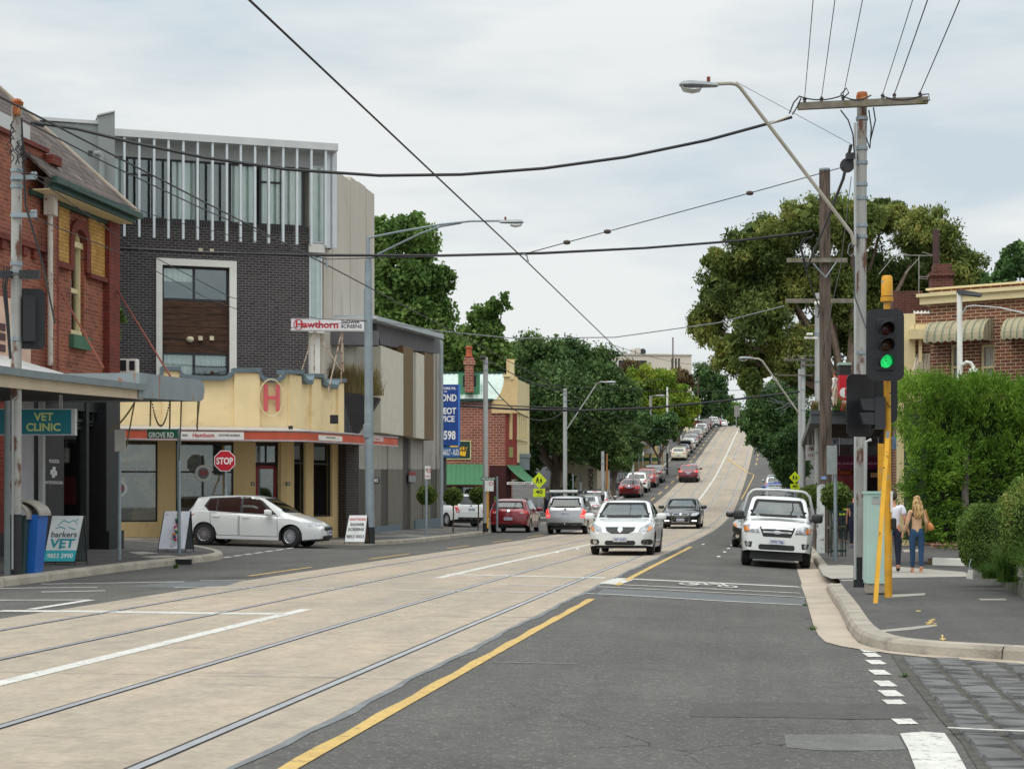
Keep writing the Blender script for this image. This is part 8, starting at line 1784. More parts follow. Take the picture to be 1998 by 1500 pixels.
q=MB();q.tube([PX(1736,765,Zs-.1),PX(1741,770,Zs-.1),PX(1742,785,Zs-.1),PX(1736,795,Zs-.1),PX(1731,785,Zs-.1)],.008,6);q.tube([PX(1718,848,Zs),PX(1733,846,Zs)],.015,5);q.build('signal_cable',WIRE,sgp)
q=MB();q.box(tuple(PX(1744,1022,Zs-.05)),(.07,.1,.18));bev(q.build('push_button',BLACKP,sgp),.03,3);q=MB();q.box(tuple(PX(1739.5,978,Zs-.08)),(.028,.03,.30));q.build('instruction_plate',WHT,sgp)
# leaning yellow post with a plate
lp=thing('leaning_post','thin yellow steel post leaning against the signal post, chipped paint','post',GP(1708,1176,.13));a,b=GP(1708,1176,.13),PX(1732,845,Zs-.25);d=b-a
CHIP=mat('chipped_yellow',srgb(214,160,30),rough=.6,var=.12,c2=srgb(74,40,28),c2pos=(.62,.65),c2scale=11);sd_=Vector((.03,0,0));q=MB();q.hexa([a-sd_-Vector((0,.015,0)),a+sd_-Vector((0,.015,0)),a+sd_+Vector((0,.015,0)),a-sd_+Vector((0,.015,0)),b-sd_-Vector((0,.015,0)),b+sd_-Vector((0,.015,0)),b+sd_+Vector((0,.015,0)),b-sd_+Vector((0,.015,0))]);q.build('bar',CHIP,lp)
q=MB();c=PX(1735,868,Zs-.3);q.hexa([c+Vector((-.075+x_,y_,-.2)) for x_,y_ in ((0,0),(.045,0),(.045,.008),(0,.008))]+[c+Vector((-.04+x_,y_,.2)) for x_,y_ in ((0,0),(.045,0),(.045,.008),(0,.008))]);q.build('plate',SBACK,lp)
pb_=thing('steel_post','wide yellow steel post standing behind the mint cabinet','post',GX(1723,22.6,.13));q=MB();p=GX(1724,Zs+1.5,.13);q.box((p.x-.03,p.y,p.z+1.15),(.11,.05,2.3));q.build('shaft',YPOST,pb_)
# mint cabinet
mc=thing('control_cabinet','pale mint control cabinet standing on a concrete footing beside the pole','cabinet',GX(1716,Zs+.9,.13));F_=Frame((0,Zs+.8),(1,0));MINT=mat('mint_paint',srgb(178,208,198),rough=.5,var=.05)
q=MB();F_.pbox(q,1693,1741,962,1139,-.32,0);bev(q.build('casing',MINT,mc),.01,2);q=MB();F_.pbox(q,1691.5,1743,958,963,-.34,.02);q.build('lid',MINT,mc);q=MB();F_.pbox(q,1694,1741,1139,1156,-.3,-.02);q.build('footing',CONC,mc)
q=MB();F_.pbox(q,1701,1719,973,983,0,.006);q.build('label_plate',mat('label_grey',srgb(176,178,176)),mc);q=MB();F_.pbox(q,1703,1715,968.5,970.5,0,.015);q.build('handle',GALV,mc)
# parking sign seen from behind, white lamp in the hedge
def signpost(lb,x,yb,yt,Z,w_=6,m=GALV,name='sign_post',cat='sign',group=None):return pole(lb,x,yb,yt,Z,w_,name,m,cat=cat,group=group)
t_,p_,_=signpost('grey back of a parking sign on a thin post beside the ball tree',1630,1092,868,40.5,7);q=MB();F_=Frame((0,40.45),(1,0));F_.pbox(q,1613,1633,869,925,.06,.07);q.build('sign_plate',SBACK,t_)
tl,pl_,_=pole('white camera and lamp pole rising out of the hedge',1875,1090,572,39.5,11,name='lamp_post',m=WHT,cat='lamp post',zb=GX(1875,39.5).z,xt=1872)
q=MB();a,b=PX(1868,570,39.5),PX(1914,574,39.3);q.hexa([a+Vector((0,-.1,-.05)),b+Vector((0,-.12,-.06)),b+Vector((0,.12,-.06)),a+Vector((0,.1,-.05)),a+Vector((0,-.08,.06)),b+Vector((0,-.08,.02)),b+Vector((0,.08,.02)),a+Vector((0,.08,.06))]);q.build('lamp_head',CHAR,tl)
q=MB();q.tube([PX(1878,712,39.4),PX(1886,706,39.3),PX(1894,708,39.3),PX(1899,716,39.3),PX(1899,722,39.3)],.04,8);q.build('camera_arm',WHT,tl,smooth=True);q=MB();q.lathe([(.10,.08),(.11,0),(.105,-.02)],16,M=Matrix.Translation(PX(1899,726,39.3)));q.build('camera_housing',WHT,tl);q=MB();q.lathe([(.085,0),(.07,-.06),(.01,-.09)],14,M=Matrix.Translation(PX(1899,728,39.3)));q.build('camera_dome',BLACKP,tl,smooth=True)
wire('pale cable from the white hedge pole to the right edge',[PX(1878,612,39.4),PX(1886,598,39.3),PX(1900,596,39),PX(1950,600,38),PX(2040,620,36)],.018,mat('pale_cable',srgb(190,194,192)),sag=None)
# ---- left side
Zl=27.9;tq,pq,rq=pole('silver steel pole with rust patches and a black base at the left kerb',30,1120,200,Zl,21,m=RPOLE,black=1003,collars=(333,350,364,421,515,530,662),xt=33)
q=MB();q.box(tuple(PX(33,215,Zl-.1)),(.1,.1,.15));q.lathe([(.1,-.05),(.11,0),(.06,.05),(.01,.06)],12,M=Matrix.Translation(PX(33,200,Zl)));q.build('cap',RUST,tq)
for y in (348,422):q=MB();nut(q,PX(66,y-9,Zl-.1),.035,.05);q.box(tuple(PX(47,y-2,Zl-.1)),(.42,.05,.07));q.build('insulator_arm',GALV,tq)
q=MB()
for i in range(14):
    x0,y0=random.uniform(20,60),random.uniform(235,290);q.tube([PX(x0+random.uniform(-12,12)*math.sin(k),y0+k*8+random.uniform(-3,3),Zl-.25) for k in range(5)],.009,4)
for dx in (-14,-8,-3):q.tube([PX(22+dx,520,Zl-.2),PX(14+dx*.6,560,Zl-.2),PX(18+dx*.4,620,Zl-.2),PX(22+dx*.2,700,Zl-.2)],.014,5)
q.tube([PX(42,230,Zl-.2),PX(50,400,Zl-.2),PX(85,520,Zl-.2),PX(107,630,33)],.018,5);q.build('jumper_cables',WIRE,tq)
q=MB();q.box(tuple(PX(58,536,Zl-.15)),(.32,.12,.14));q.box(tuple(PX(8,536,Zl-.15)),(.25,.12,.12));q.tube([PX(-30,540,Zl-.2),PX(50,535,Zl-.2)],.012,5);q.build('terminal_block',BLACKP,tq)
q=MB();F_=Frame((PX(58,0,Zl).x,Zl+.1),(.95,.3));pl=[]
for sx,sy,a0 in ((1,-1,-90),(1,1,0),(-1,1,90),(-1,-1,180)):
    for i in range(7):a=R(a0+15*i);pl.append((sx*.12+.1*math.cos(a),PX(0,621,Zl).z+sy*.40+.1*math.sin(a)))
q.prism(pl,F_,-.01,.01);F_.box(q,-.14,.06,PX(0,666,Zl).z,PX(0,578,Zl).z,.01,.14);q.build('signal_back',BLACKP,tq)
q=MB();q.tube([PX(24.5,1110,Zl-.1),PX(24.5,780,Zl-.1),PX(38,770,Zl-.1)],.018,6);q.build('conduit',POLE,tq)
to,po_,_=pole('dull grey steel post standing against the silver pole at the left edge',14,1116,782,27.6,11,name='steel_post',m=mat('dull_grey',srgb(104,112,112),rough=.6,var=.1),cat='post',group=None)
# bins
for lb,x0,x1,xt0,xt1,yt,yb,Z,c in (('blue council bin with a grey lid beside the pole',54,76,60,85,1003,1112,28.6,srgb(20,96,180)),('dark green bin between the pole and the blue bin',40,54,38,61,1005,1114,28.4,srgb(44,68,66))):
    p0=GX((x0+x1)/2,Z,.13);bn=thing('litter_bin',lb,'bin',p0);k=Z/FPX;xl,xr_,tl_,tr_=[(x-CX)*k for x in (x0,x1,xt0,xt1)];zt=PX(0,yt,Z).z
    q=MB();q.hexa([Vector((xl,Z-.25,p0.z)),Vector((xr_,Z-.25,p0.z)),Vector((xr_,Z+.25,p0.z)),Vector((xl,Z+.25,p0.z)),Vector((tl_,Z-.3,zt)),Vector((tr_,Z-.3,zt)),Vector((tr_,Z+.3,zt)),Vector((tl_,Z+.3,zt))]);bev(q.build('bin_body',mat('bin%d' % x0,c,rough=.5,var=.08),bn),.01)
    q=MB();n=8;pr=None
    for i in range(n+1):a=math.pi*(.08+.42*i/n) if x0 == 54 else math.pi*(.15+.4*i/n);cur=(Vector((tl_-.18+(tr_-tl_+.22)*(math.sin(a)),Z-.33,zt+.28*math.cos(a)-.02)),Vector((tl_-.18+(tr_-tl_+.22)*(math.sin(a)),Z+.33,zt+.28*math.cos(a)-.02)));q.face([pr[0],cur[0],cur[1],pr[1]]) if pr else None;pr=cur
    lo=q.build('lid',mat('bin_lid',srgb(150,144,134),rough=.5),bn);md=lo.modifiers.new('s','SOLIDIFY');md.thickness=.03
# A-frame boards
def aboard(lb,x0,x1,xt0,xt1,yt,yb,Z,m=WHT,sidem=BLACKP,texts=(),lower=None,extra=None,lean=.22):
    p0=GX((x0+x1)/2,Z,.14);t_=thing('sandwich_board',lb,'sign board',p0);k=Z/FPX
    zb_,zt=p0.z+.06,CAMH-(yt-HY)*k;a,b,c,d=Vector(((x0-CX)*k,Z-lean,zb_)),Vector(((x1-CX)*k,Z-lean,zb_)),Vector(((xt1-CX)*k,Z,zt)),Vector(((xt0-CX)*k,Z,zt))
    n=(b-a).cross(d-a).normalized();q=MB();q.hexa([a,b,b-n*.02,a-n*.02,d,c,c-n*.02,d-n*.02]);pn=q.build('board',m,t_)
    off=Vector((.10,2*lean+.05,0));a2,b2=a+off,b+off;q=MB();q.hexa([a2,b2,b2-n*.02,a2-n*.02,d+Vector((.01,.03,0)),c+Vector((.01,.03,0)),c+Vector((.01,.05,0)),d+Vector((.01,.05,0))]);q.build('back_board',sidem,t_)
    q=MB()
    for u,v in ((a,d),(b,c),(a2,d),(b2,c)):q.tube([u+Vector((0,0,-.07)),u,v],.011,5)
    q.tube([a,b],.01,4);q.tube([a2,b2],.01,4);q.tube([(a+b)/2+Vector((.0,0,.25)),(a2+b2)/2+Vector((0,0,.25))],.006,4);q.build('frame',BLACKP,t_)
    Fq=lambda u,v,dd:a.lerp(b,u).lerp(d.lerp(c,u),v)+n*dd
    for tx,u0,u1,v0,v1,mm2,bd in texts:lettering(tx,Fq,u0,u1,v0,v1,.004,mm2,pn,bd)
    return t_,pn,Fq
TEAL=mat('teal_letters',srgb(26,150,160),rough=.5);GRYL=mat('grey_letters',srgb(84,88,100),rough=.5)
t_,pn,Fq=aboard('white sandwich board of the vet with a teal band and running pets above the letters',90,152,101,164,1006,1101,31.6,mat('board_white',srgb(222,224,222),rough=.5),mat('board_grey',srgb(96,104,104)),texts=[('barkers',.1,.9,.53,.66,GRYL,.02),('VET',.1,.88,.30,.50,TEAL,.03)])
q=MB();q.mesh([Fq(0,0,.003),Fq(1,0,.003),Fq(1,.25,.003),Fq(0,.25,.003)],[(0,1,2,3)]);bd_=q.build('teal_band',mat('teal_band',srgb(44,172,182),rough=.5,var=.06),pn,fixn=False);lettering('9853 3990',Fq,.1,.9,.08,.18,.006,WINK,pn,.02)
q=MB()
for pts,in (([(.25,.78),(.35,.86),(.42,.90),(.50,.87),(.58,.85),(.70,.90),(.80,.86),(.85,.80)],),([(.2,.72),(.3,.75),(.42,.74),(.5,.71)],),([(.6,.75),(.7,.72),(.82,.70)],),([(.38,.9),(.34,.85)],),([(.78,.9),(.85,.93)],)):
    for (u0,v0),(u1,v1) in zip(pts,pts[1:]):q.face([Fq(u0,v0-.007,.005),Fq(u1,v1-.007,.005),Fq(u1,v1+.012,.005),Fq(u0,v0+.012,.005)])
q.build('logo',TEAL,pn,fixn=False)
t_,pn,Fq=aboard('white sandwich board hung with a string of coloured pompoms behind the street name pole',312,365,321,372,997,1075,39.2,mat('board_white2',srgb(224,226,236),rough=.5),mat('board_grey',srgb(96,104,104)))
PC=[srgb(232,160,40),srgb(120,130,170),srgb(60,130,70),srgb(30,40,90),srgb(226,110,40),srgb(190,70,130),srgb(206,200,170),srgb(50,120,60),srgb(226,100,40),srgb(30,90,110),srgb(200,60,70)]
for i,c in enumerate(PC):
    q=MB();sp=bmesh.new();bmesh.ops.create_icosphere(sp,subdivisions=2,radius=.034);p=Fq(.56+.05*math.sin(i*2.1),.90-i*.065,.04);q.mesh([v.co*random.uniform(.9,1.12)+p for v in sp.verts],[tuple(v.index for v in f.verts) for f in sp.faces]);sp.free();q.build('pompom',mat('pom%d' % i,c,rough=.95,bump=.5),pn)
q=MB()
for (u0,v0),(u1,v1) in (((.40,.12),(.52,.05)),((.52,.05),(.64,.12)),((.42,.05),(.62,.14)),((.44,.15),(.60,.16)),((.44,.15),(.5,.04)),((.60,.16),(.54,.04)),((.1,.93),(.14,.90)),((.1,.9),(.15,.92)),((.85,.86),(.87,.93)),((.9,.86),(.91,.93))):q.face([Fq(u0,v0-.004,.004),Fq(u1,v1-.004,.004),Fq(u1,v1+.004,.004),Fq(u0,v0+.004,.004)])
q.build('marker_drawing',INK,pn,fixn=False)
aboard('white sandwich board with red and black lettering outside the yellow shop by the galvanised pole',673,713,681,717,1005,1053,48.6,mat('board_white',srgb(222,224,222),rough=.5),mat('board_brown',srgb(110,90,70)),texts=[('HAWTHORN',.08,.93,.80,.90,REDT,.03),('SHOWER',.15,.88,.60,.71,INK,.03),('SCREENS',.08,.9,.42,.53,INK,.03),('9853 0053',.06,.93,.15,.27,INK,.02)])
# street name, stop and parking signs on the left
t_,p_,_=signpost('street name post with a green Grove Rd blade',349.5,1080,836,38.2,7);F_=Frame((0,38.1),(1,0));q=MB();F_.pbox(q,287,346,837,855,0,.02);o=q.build('name_blade',SGRN,t_);ptext('GROVE RD',F_,290,339,843,853.5,.024,WINK,o,.015);ptext('BOROONDARA',F_,292,318,838,840.5,.024,mat('darkred_ink',(.12,.03,.02)),o)
t_,p_,_=signpost('thin grey post with the pale back of a small sign near the vet corner',233,1092,842,34.2,7);q=MB();F_=Frame((0,34.2),(1,0));F_.pbox(q,223.5,245,838,881,.05,.06);bev(q.build('sign_plate',SWHT,t_),.004)
t_,p_,_=signpost('red octagonal stop sign in front of the yellow shop window',441,1058,882,48.9,5,cat='stop sign');F_=Frame((0,48.8),(1,.05));a,b=F_.uv(438.5,899,.06);r_=.32;oc=lambda r_:[(a+r_*math.cos(R(22.5+45*k)),b+r_*math.sin(R(22.5+45*k))) for k in range(8)]
q=MB();q.prism(oc(r_),F_,.05,.06);o=q.build('sign_border',WINK,t_);q=MB();q.prism(oc(r_*.93),F_,.06,.065);q.build('sign_face',mat('stop_red',srgb(186,24,44),rough=.45),o);lettering('STOP',F_,a-.235,a+.235,b-.10,b+.10,.068,WINK,o,.03)
def parksign(lb,x,y0,y1,yb,Z,w0,w1):
    t_,p_,_=signpost(lb,x,yb,y0,Z,5);F_=Frame((0,Z),(1,0));q=MB();F_.pbox(q,w0,w1,y0,y1,.04,.05);o=q.build('sign_plate',WINK,t_);q=MB();a,b=F_.uv((w0*.3+w1*.7),y0+(y1-y0)*.35,.06);
    r_=.07;q.tube([F_(a+r_*math.cos(k*.5236),b+r_*math.sin(k*.5236),.055) for k in range(13)],.010,4);F_.box(q,a-.05,a+.05,b-.008,b+.008,.05,.058);F_.box(q,F_.u(w0)+.02,F_.u(w1)-.02,F_.uv(w0,y1-4)[1],F_.uv(w0,y1-5.5)[1],.05,.056);q.build('red_symbol',REDT,o);ptext('1P',F_,w0+1.5,w0+(w1-w0)*.42,y0+4,y0+11,.056,mat('green_ink',(.02,.2,.08)),o);return t_
parksign('parking restriction sign beside the nearest left ball tree',832,909,934,1046,60.6,829,840)
# galvanised lamp pole by the yellow shop
tg_,pg_,rg_=pole('tall galvanised lamp pole with a twin-tube bracket in front of the concrete building',722,1055,565,50.5,17,name='lamp_post',m=GALV,black=1028,cat='lamp post',collars=(),xt=718);Zg=50.5
q=MB();q.tube([PX(718.5,855,Zg),PX(718.5,508,Zg)],[.115,.105],14);q.tube([PX(718.5,508,Zg),PX(718.5,462,Zg)],.055,10);q.lathe([(.12,-.3),(.15,-.28),(.15,.1),(.12,.12)],14,M=Matrix.Translation(PX(718.5,835,Zg)));q.build('upper_shaft',GALV,tg_,smooth=True)
q=MB();q.tube([PX(720,464,Zg),PX(780,452,Zg-1),PX(860,438,Zg-2),PX(920,431.5,Zg-2.8),PX(980,431,Zg-3.3)],.03,8);q.tube([PX(721,505,Zg),PX(760,485,Zg-.7),PX(820,456,Zg-1.5),PX(860,442,Zg-2),PX(900,435,Zg-2.5)],.03,8);q.build('lamp_bracket',GALV,tg_,smooth=True);lamp_head(tg_,PX(978,434,Zg-3.3),(1,-.1,-.02),.95)
# pole line on the left
def lampole(lb,x,yb,yt,Z,wpx,arm=None,black=None,m=RPOLE,grp='poles along the left footpath'):
    t_,p_,r_=pole(lb,x,yb,yt,Z,wpx,m=m,black=black,group=grp,collars=(yt+12,yt+25) if wpx > 5 else ())
    if arm:
        q=MB();q.tube([PX(a,b,Z-.5*i) for i,(a,b) in enumerate(arm)],.035 if wpx > 5 else .05,6);q.build('lamp_bracket',POLE,t_,smooth=True);a,b=arm[-1];lamp_head(t_,PX(a-1,b+1,Z-.5*(len(arm)-1)),(1,-.1,0),.95 if Z < 120 else 1.3)
    return t_
t_=lampole('grey pole at the side street corner with a yellow band and parking plate',947.5,1040,697,69.8,10,black=1020,m=POLE);q=MB();F_=Frame((0,69.6),(1,0));F_.pbox(q,946,963,937,958,.15,.17);o=q.build('sign_plate',WINK,t_);q=MB();a,b=F_.uv(958,943,.18);q.tube([F_(a+.07*math.cos(k*.5236),b+.07*math.sin(k*.5236),.175) for k in range(13)],.012,4);q.build('red_symbol',REDT,o);q=MB();F_.pbox(q,950,953.5,958,1030,.1,.13);q.build('yellow_plate',YPOST,t_)
q=MB();F_.pbox(q,938,967,931,937,.13,.15);o=q.build('name_blade',SGRN,t_);ptext('MELVILLE ST',F_,940,965,932,936,.155,WINK,o);q=MB();nut(q,PX(942,698,69.6),.1,.12);q.build('insulator',CHAR,t_)
signpost('short grey post between the street corner pole and the red hatchback',970,1010,929,71.5,4)
lampole('rust-topped pole with a lamp bracket before the dark evergreen tree',1102.5,1000,758,91,8,arm=[(1104,840),(1165,748),(1172,745),(1180,745)],m=POLE)
lampole('grey pole with a black base near the bonsai shop',1176,990,880,103,6.5,black=965,m=POLE);lampole('orange-brown slim pole right of the bonsai shop',1184,985,885,108,4,m=mat('orange_pole',srgb(160,110,66)))
lampole('pole with a short lamp arm above the two people',1269.5,912,772,170,5.5,arm=[(1270,780),(1275,772),(1282,771)],m=RPOLE)
lampole('plain grey pole left of the crossing',1235,965,890,135,5,m=POLE);lampole('white pole with a black foot above the crossing',1302,893,755,168,3.6,black=884,m=WHT);lampole('white pole beside the cream hatchback',1328,865,790,215,3,m=WHT);lampole('pole with a lamp near the pale office block',1345,850,755,235,3,m=POLE);lampole('tall silver pole near the crest',1375,820,738,285,3.0,m=POLE);lampole('shorter silver pole right of the tall one near the crest',1388.5,815,778,295,2.8,m=POLE);lampole('brown timber pole before the trees near the crest',1362,790,735,262,2.4,m=OLDW);lampole('brown chimney-like mast rising above the pale office block',1313,800,658,240,2.6,m=OLDW)
lampole('faint pole beyond the crest',1408,830,800,330,2.2,m=POLE)
# school signs
def schoolsign(lb,x,y,s,yb,Z):
    t_,p_,_=signpost(lb,x,yb,y+s*1.9,Z,4);F_=Frame((0,Z),(1,0));a,b=F_.uv(x,y,.06);k=s*Z/FPX;q=MB();q.prism([(a-k,b),(a,b-k*1.05),(a+k,b),(a,b+k*1.05)],F_,.04,.05);o=q.build('diamond_plate',SIGY,t_)
    q=MB()
    for dx,sc in ((-.22,1.0),(.25,.85)):
        u0=a+dx*k;v0=b-.38*k;q.prism([(u0+math.cos(t)*.09*k*sc,v0+.72*k*sc+math.sin(t)*.10*k*sc) for t in [i*.785 for i in range(8)]],F_,.051,.055)
        for pl in ([(-.12,.32),(.12,.32),(.10,.62),(-.10,.62)],[(-.12,.34),(-.24,0),(-.14,0),(.02,.34)],[(.0,.34),(.10,0),(.20,0),(.12,.34)],[(.08,.6),(.24,.36),(.18,.34),(.04,.52)],[(-.08,.6),(-.22,.40),(-.17,.36),(-.04,.5)]):q.prism([(u0+p*k*sc,v0+r_*k*sc) for p,r_ in pl],F_,.051,.055)
    q.build('walking_figures',INK,o)
    q=MB();kk=k*.78;F_.box(q,a-kk,a+kk,b-k*2.15,b-k*1.06,.04,.05);o=q.build('speed_plate',SIGY,t_);lettering('40',F_,a-kk*.6,a+kk*.6,b-k*1.75,b-k*1.22,.054,INK,o,.03);q=MB();F_.box(q,a-kk*.4,a+kk*.4,b-k*2.0,b-k*1.92,.05,.054);q.build('small_text',mat('olive_ink',(.3,.32,.03)),o)
schoolsign('yellow children crossing sign with 40 below, left of the silver wagon',1052,937,15,1020,84);schoolsign('yellow children crossing sign with 40 below, on the right behind the ute',1551,931.5,11.5,1010,98)
q=MB();signpost('slim post in front of the bonsai shop',1118,1000,925,105,2.6)
t_,p_,_=signpost('dark narrow sign post in front of the bonsai shop',1133,1000,925,105,3.2);q=MB();F_=Frame((0,104.9),(1,0));F_.pbox(q,1131.5,1135,924,940,.05,.08);q.build('sign_plate',CHAR,t_)
for lb,x,y0 in (('white parking sign left of the man in black on the hill',1254,881),('pale parking sign left of the taller white one on the hill',1246,886)):
    t_,p_,_=signpost(lb,x,945,y0,150,2.2);q=MB();F_=Frame((0,149.9),(1,0));F_.pbox(q,x-2,x+2.4,y0,y0+9,.05,.08);q.build('sign_plate',WINK,t_)
t_,p_,_=signpost('thin yellow post beyond the waiting man on the hill',1292.5,900,852,168,2,m=YPOST)
# ---- overhead wires
wire('thick twisted cable sagging across the whole street from the left pole to the mossy crossarm',[PX(60,239,27),PX(150,252,27),PX(260,279,27),PX(400,308,27),PX(560,331,27),PX(740,343,27),PX(900,341,27),PX(1060,329,27.1),PX(1220,307,27.2),PX(1380,274,27.4),PX(1545,229,27.6)],.026,sag=None)
wire('pale cable clamp at the crossarm end of the thick cable',[PX(1503,241,27.5),PX(1540,227,27.5)],.02,mat('clamp_white',srgb(200,196,188)),sag=None,name='cable_clamp',cat='cable clamp')
wire('black insulating sleeve at the left pole end of the thick cable',[PX(68,240,26.9),PX(86,244,26.9)],.045,sag=None,name='cable_sleeve',cat='cable sleeve')
wire('twisted cable crossing the street lower down to the timber pole',[PX(222,484,41),PX(400,493,41),PX(600,498,41),PX(860,499,41),PX(1060,494,41),PX(1260,484,45),PX(1440,470,46.5),PX(1585,452,47.2)],.034,sag=None)
CW=lambda s,t,z:Vector((s*ST+t*CT,s*CT-t*ST,z+prof(s)))
wire('tram contact wire over the right-hand track',[CW(s,-4.08,5.33) for s in (-2,10,28,60,95,130,170,210,250)],.011,sag=None,group='tram contact wires');wire('tram contact wire over the left-hand track',[CW(s,-7.47,5.33) for s in (5,28,60,95,130,170,210,250)],.011,sag=None,group='tram contact wires')
wire('thin span wire with insulators from the main pole to the tram contact wire',[PX(1022,496,27.8),PX(1106,473,27.8),PX(1185,452,27.8),PX(1463,377,27.8),PX(1650,325,27.8)],.008,sag=None)
wire('span wire from the contact wire to the left pole',[PX(1022,496,27.8),PX(640,506,28),PX(330,430,27.8),PX(33,330,27.4)],.007,sag=None)
SPI=mat('strain_insulator',srgb(70,58,54),rough=.5)
for k,(x,y,Zz) in enumerate(((1106,473,27.8),(1185,452,27.8),(1463,377,27.8))):
    q=MB();q.lathe([(.01,-.06),(.03,-.05),(.04,0),(.03,.05),(.01,.06)],10,M=Matrix.Translation(PX(x,y,Zz)) @ Matrix.Rotation(R(90),4,'Y'));tag(q.build('strain_insulator',SPI,None,smooth=True),['egg-shaped insulator on the span wire nearest the contact wire','egg-shaped insulator in the middle of the span wire','egg-shaped insulator on the span wire nearest the main pole'][k],'insulator','insulators on the span wire')
for x,y,Zz,lb in ((1028,499,27.8,'metal hanger joining the span wire to the right-hand contact wire'),(636,506,28.2,'metal hanger joining the span wire to the left-hand contact wire')):
    q=MB();p=PX(x,y,Zz);q.tube([p+Vector((-.06,0,.03)),p,p+Vector((.02,0,-.1))],.012,5);q.box(tuple(p+Vector((.02,0,-.1))),(.03,.06,.05));tag(q.build('wire_hanger',GALV,None),lb,'wire hanger')
wire('pale service cable from the thin grey pole to the concrete building',[PX(1530,597,65.6),PX(1400,630,64.5),PX(1200,658,63),PX(1000,660,61),PX(850,645,59.5),PX(740,626,58.5)],.02,WIREG,sag=None)
wire('black cable bundle crossing low in front of the dark evergreen tree',[PX(870,790,88),PX(1000,798,88),PX(1130,801,88),PX(1280,795,90),PX(1420,781,92),PX(1560,764,92)],.06,sag=None)
wire('second black cable just above the low bundle',[PX(870,783,88),PX(1000,792,88),PX(1130,797,88)],.035,sag=None)
wire('thin cable from the vet corner pole to the galvanised lamp pole',[PX(66,345,27.3),PX(250,475,33),PX(450,580,40),PX(620,622,46),PX(716,626,50.4)],.009,sag=None);wire('twin thin cable from the vet corner pole passing the dark apartment block',[PX(66,425,27.3),PX(250,500,34),PX(400,580,40),PX(560,640,46),PX(716,626,50.5)],.009,sag=None)
wire('long black cable from the left pole crossing the fins of the apartment block',[PX(45,235,27.2),PX(200,315,31),PX(400,410,38),PX(620,503,46)],.014,sag=None)
wire('dark cable from the main pole down past the timber pole to the thin grey pole',[PX(1660,285,27.8),PX(1645,350,31),PX(1610,440,39),PX(1575,522,47)],.03,sag=None)
wire('thin stay wire hanging from the main pole beside the timber pole',[PX(1661,345,27.7),PX(1640,520,29),PX(1600,700,33)],.007,WIREG,sag=None)
wire('cable from the main pole down behind the signal heads',[PX(1667,500,27.6),PX(1668,580,27),PX(1690,640,25)],.014,sag=None)
for k,(a,b,sg) in enumerate(((PX(948,700,69.8),PX(1102,765,91),.2),(PX(953,745,69.8),PX(1102,800,91),1.0),(PX(1104,770,91),PX(1270,840,150),1.2),(PX(1104,795,91),PX(1245,835,150),1.0))):
    wire(['straight cable from the street corner pole to the rust-topped pole','slack cable under the straight one to the rust-topped pole','drooping cable from the rust-topped pole up the hill','lower drooping cable from the rust-topped pole up the hill'][k],[a,b],.022,sag=sg,group='cables along the left poles')
for k,(a,b) in enumerate(((PX(1182,668,112),PX(1395,712,200)),(PX(1000,745,95),PX(1560,752,140)),(PX(1180,748,120),PX(1350,720,230)))):wire(['cable rising past the pale office block','faint level cable across the hill','faint cable over the yellow green tree'][k],[a,b],.02,sag=.5)
gn=thing('gantry_sign','grey back of a box sign hanging over the far crest','sign',PX(1438,815,250));q=MB();F_=Frame((0,250),(1,0));F_.pbox(q,1433,1443.5,791,813,-.3,0);q.build('box',mat('box_grey',srgb(132,132,126)),gn);q=MB();F_.pbox(q,1436,1437,813,832,-.1,0);q.build('post',GALV,gn)
# ---- people
SKIN=mat('skin',srgb(196,140,112),rough=.6);
def skinmesh(name,V,E,Rr,m,parent,sub=2):
    me=bpy.data.meshes.new(name);me.from_pydata([tuple(v) for v in V],E,[]);o=link(bpy.data.objects.new(name,me))
    md=o.modifiers.new('sk','SKIN');me.skin_vertices[0].data[0].use_root=True
    for i,r_ in enumerate(Rr):me.skin_vertices[0].data[i].radius=r_ if isinstance(r_,tuple) else (r_,r_)
    sb=o.modifiers.new('sb','SUBSURF');sb.levels=sub;sb.render_levels=sub
    bpy.context.view_layer.update();dg=bpy.context.evaluated_depsgraph_get();nm=bpy.data.meshes.new_from_object(o.evaluated_get(dg));nm.name=name
    bpy.data.objects.remove(o);nm.materials.clear();nm.materials.append(m);nm.polygons.foreach_set('use_smooth',[True]*len(nm.polygons));o=link(bpy.data.objects.new(name,nm));o.parent=parent;return o
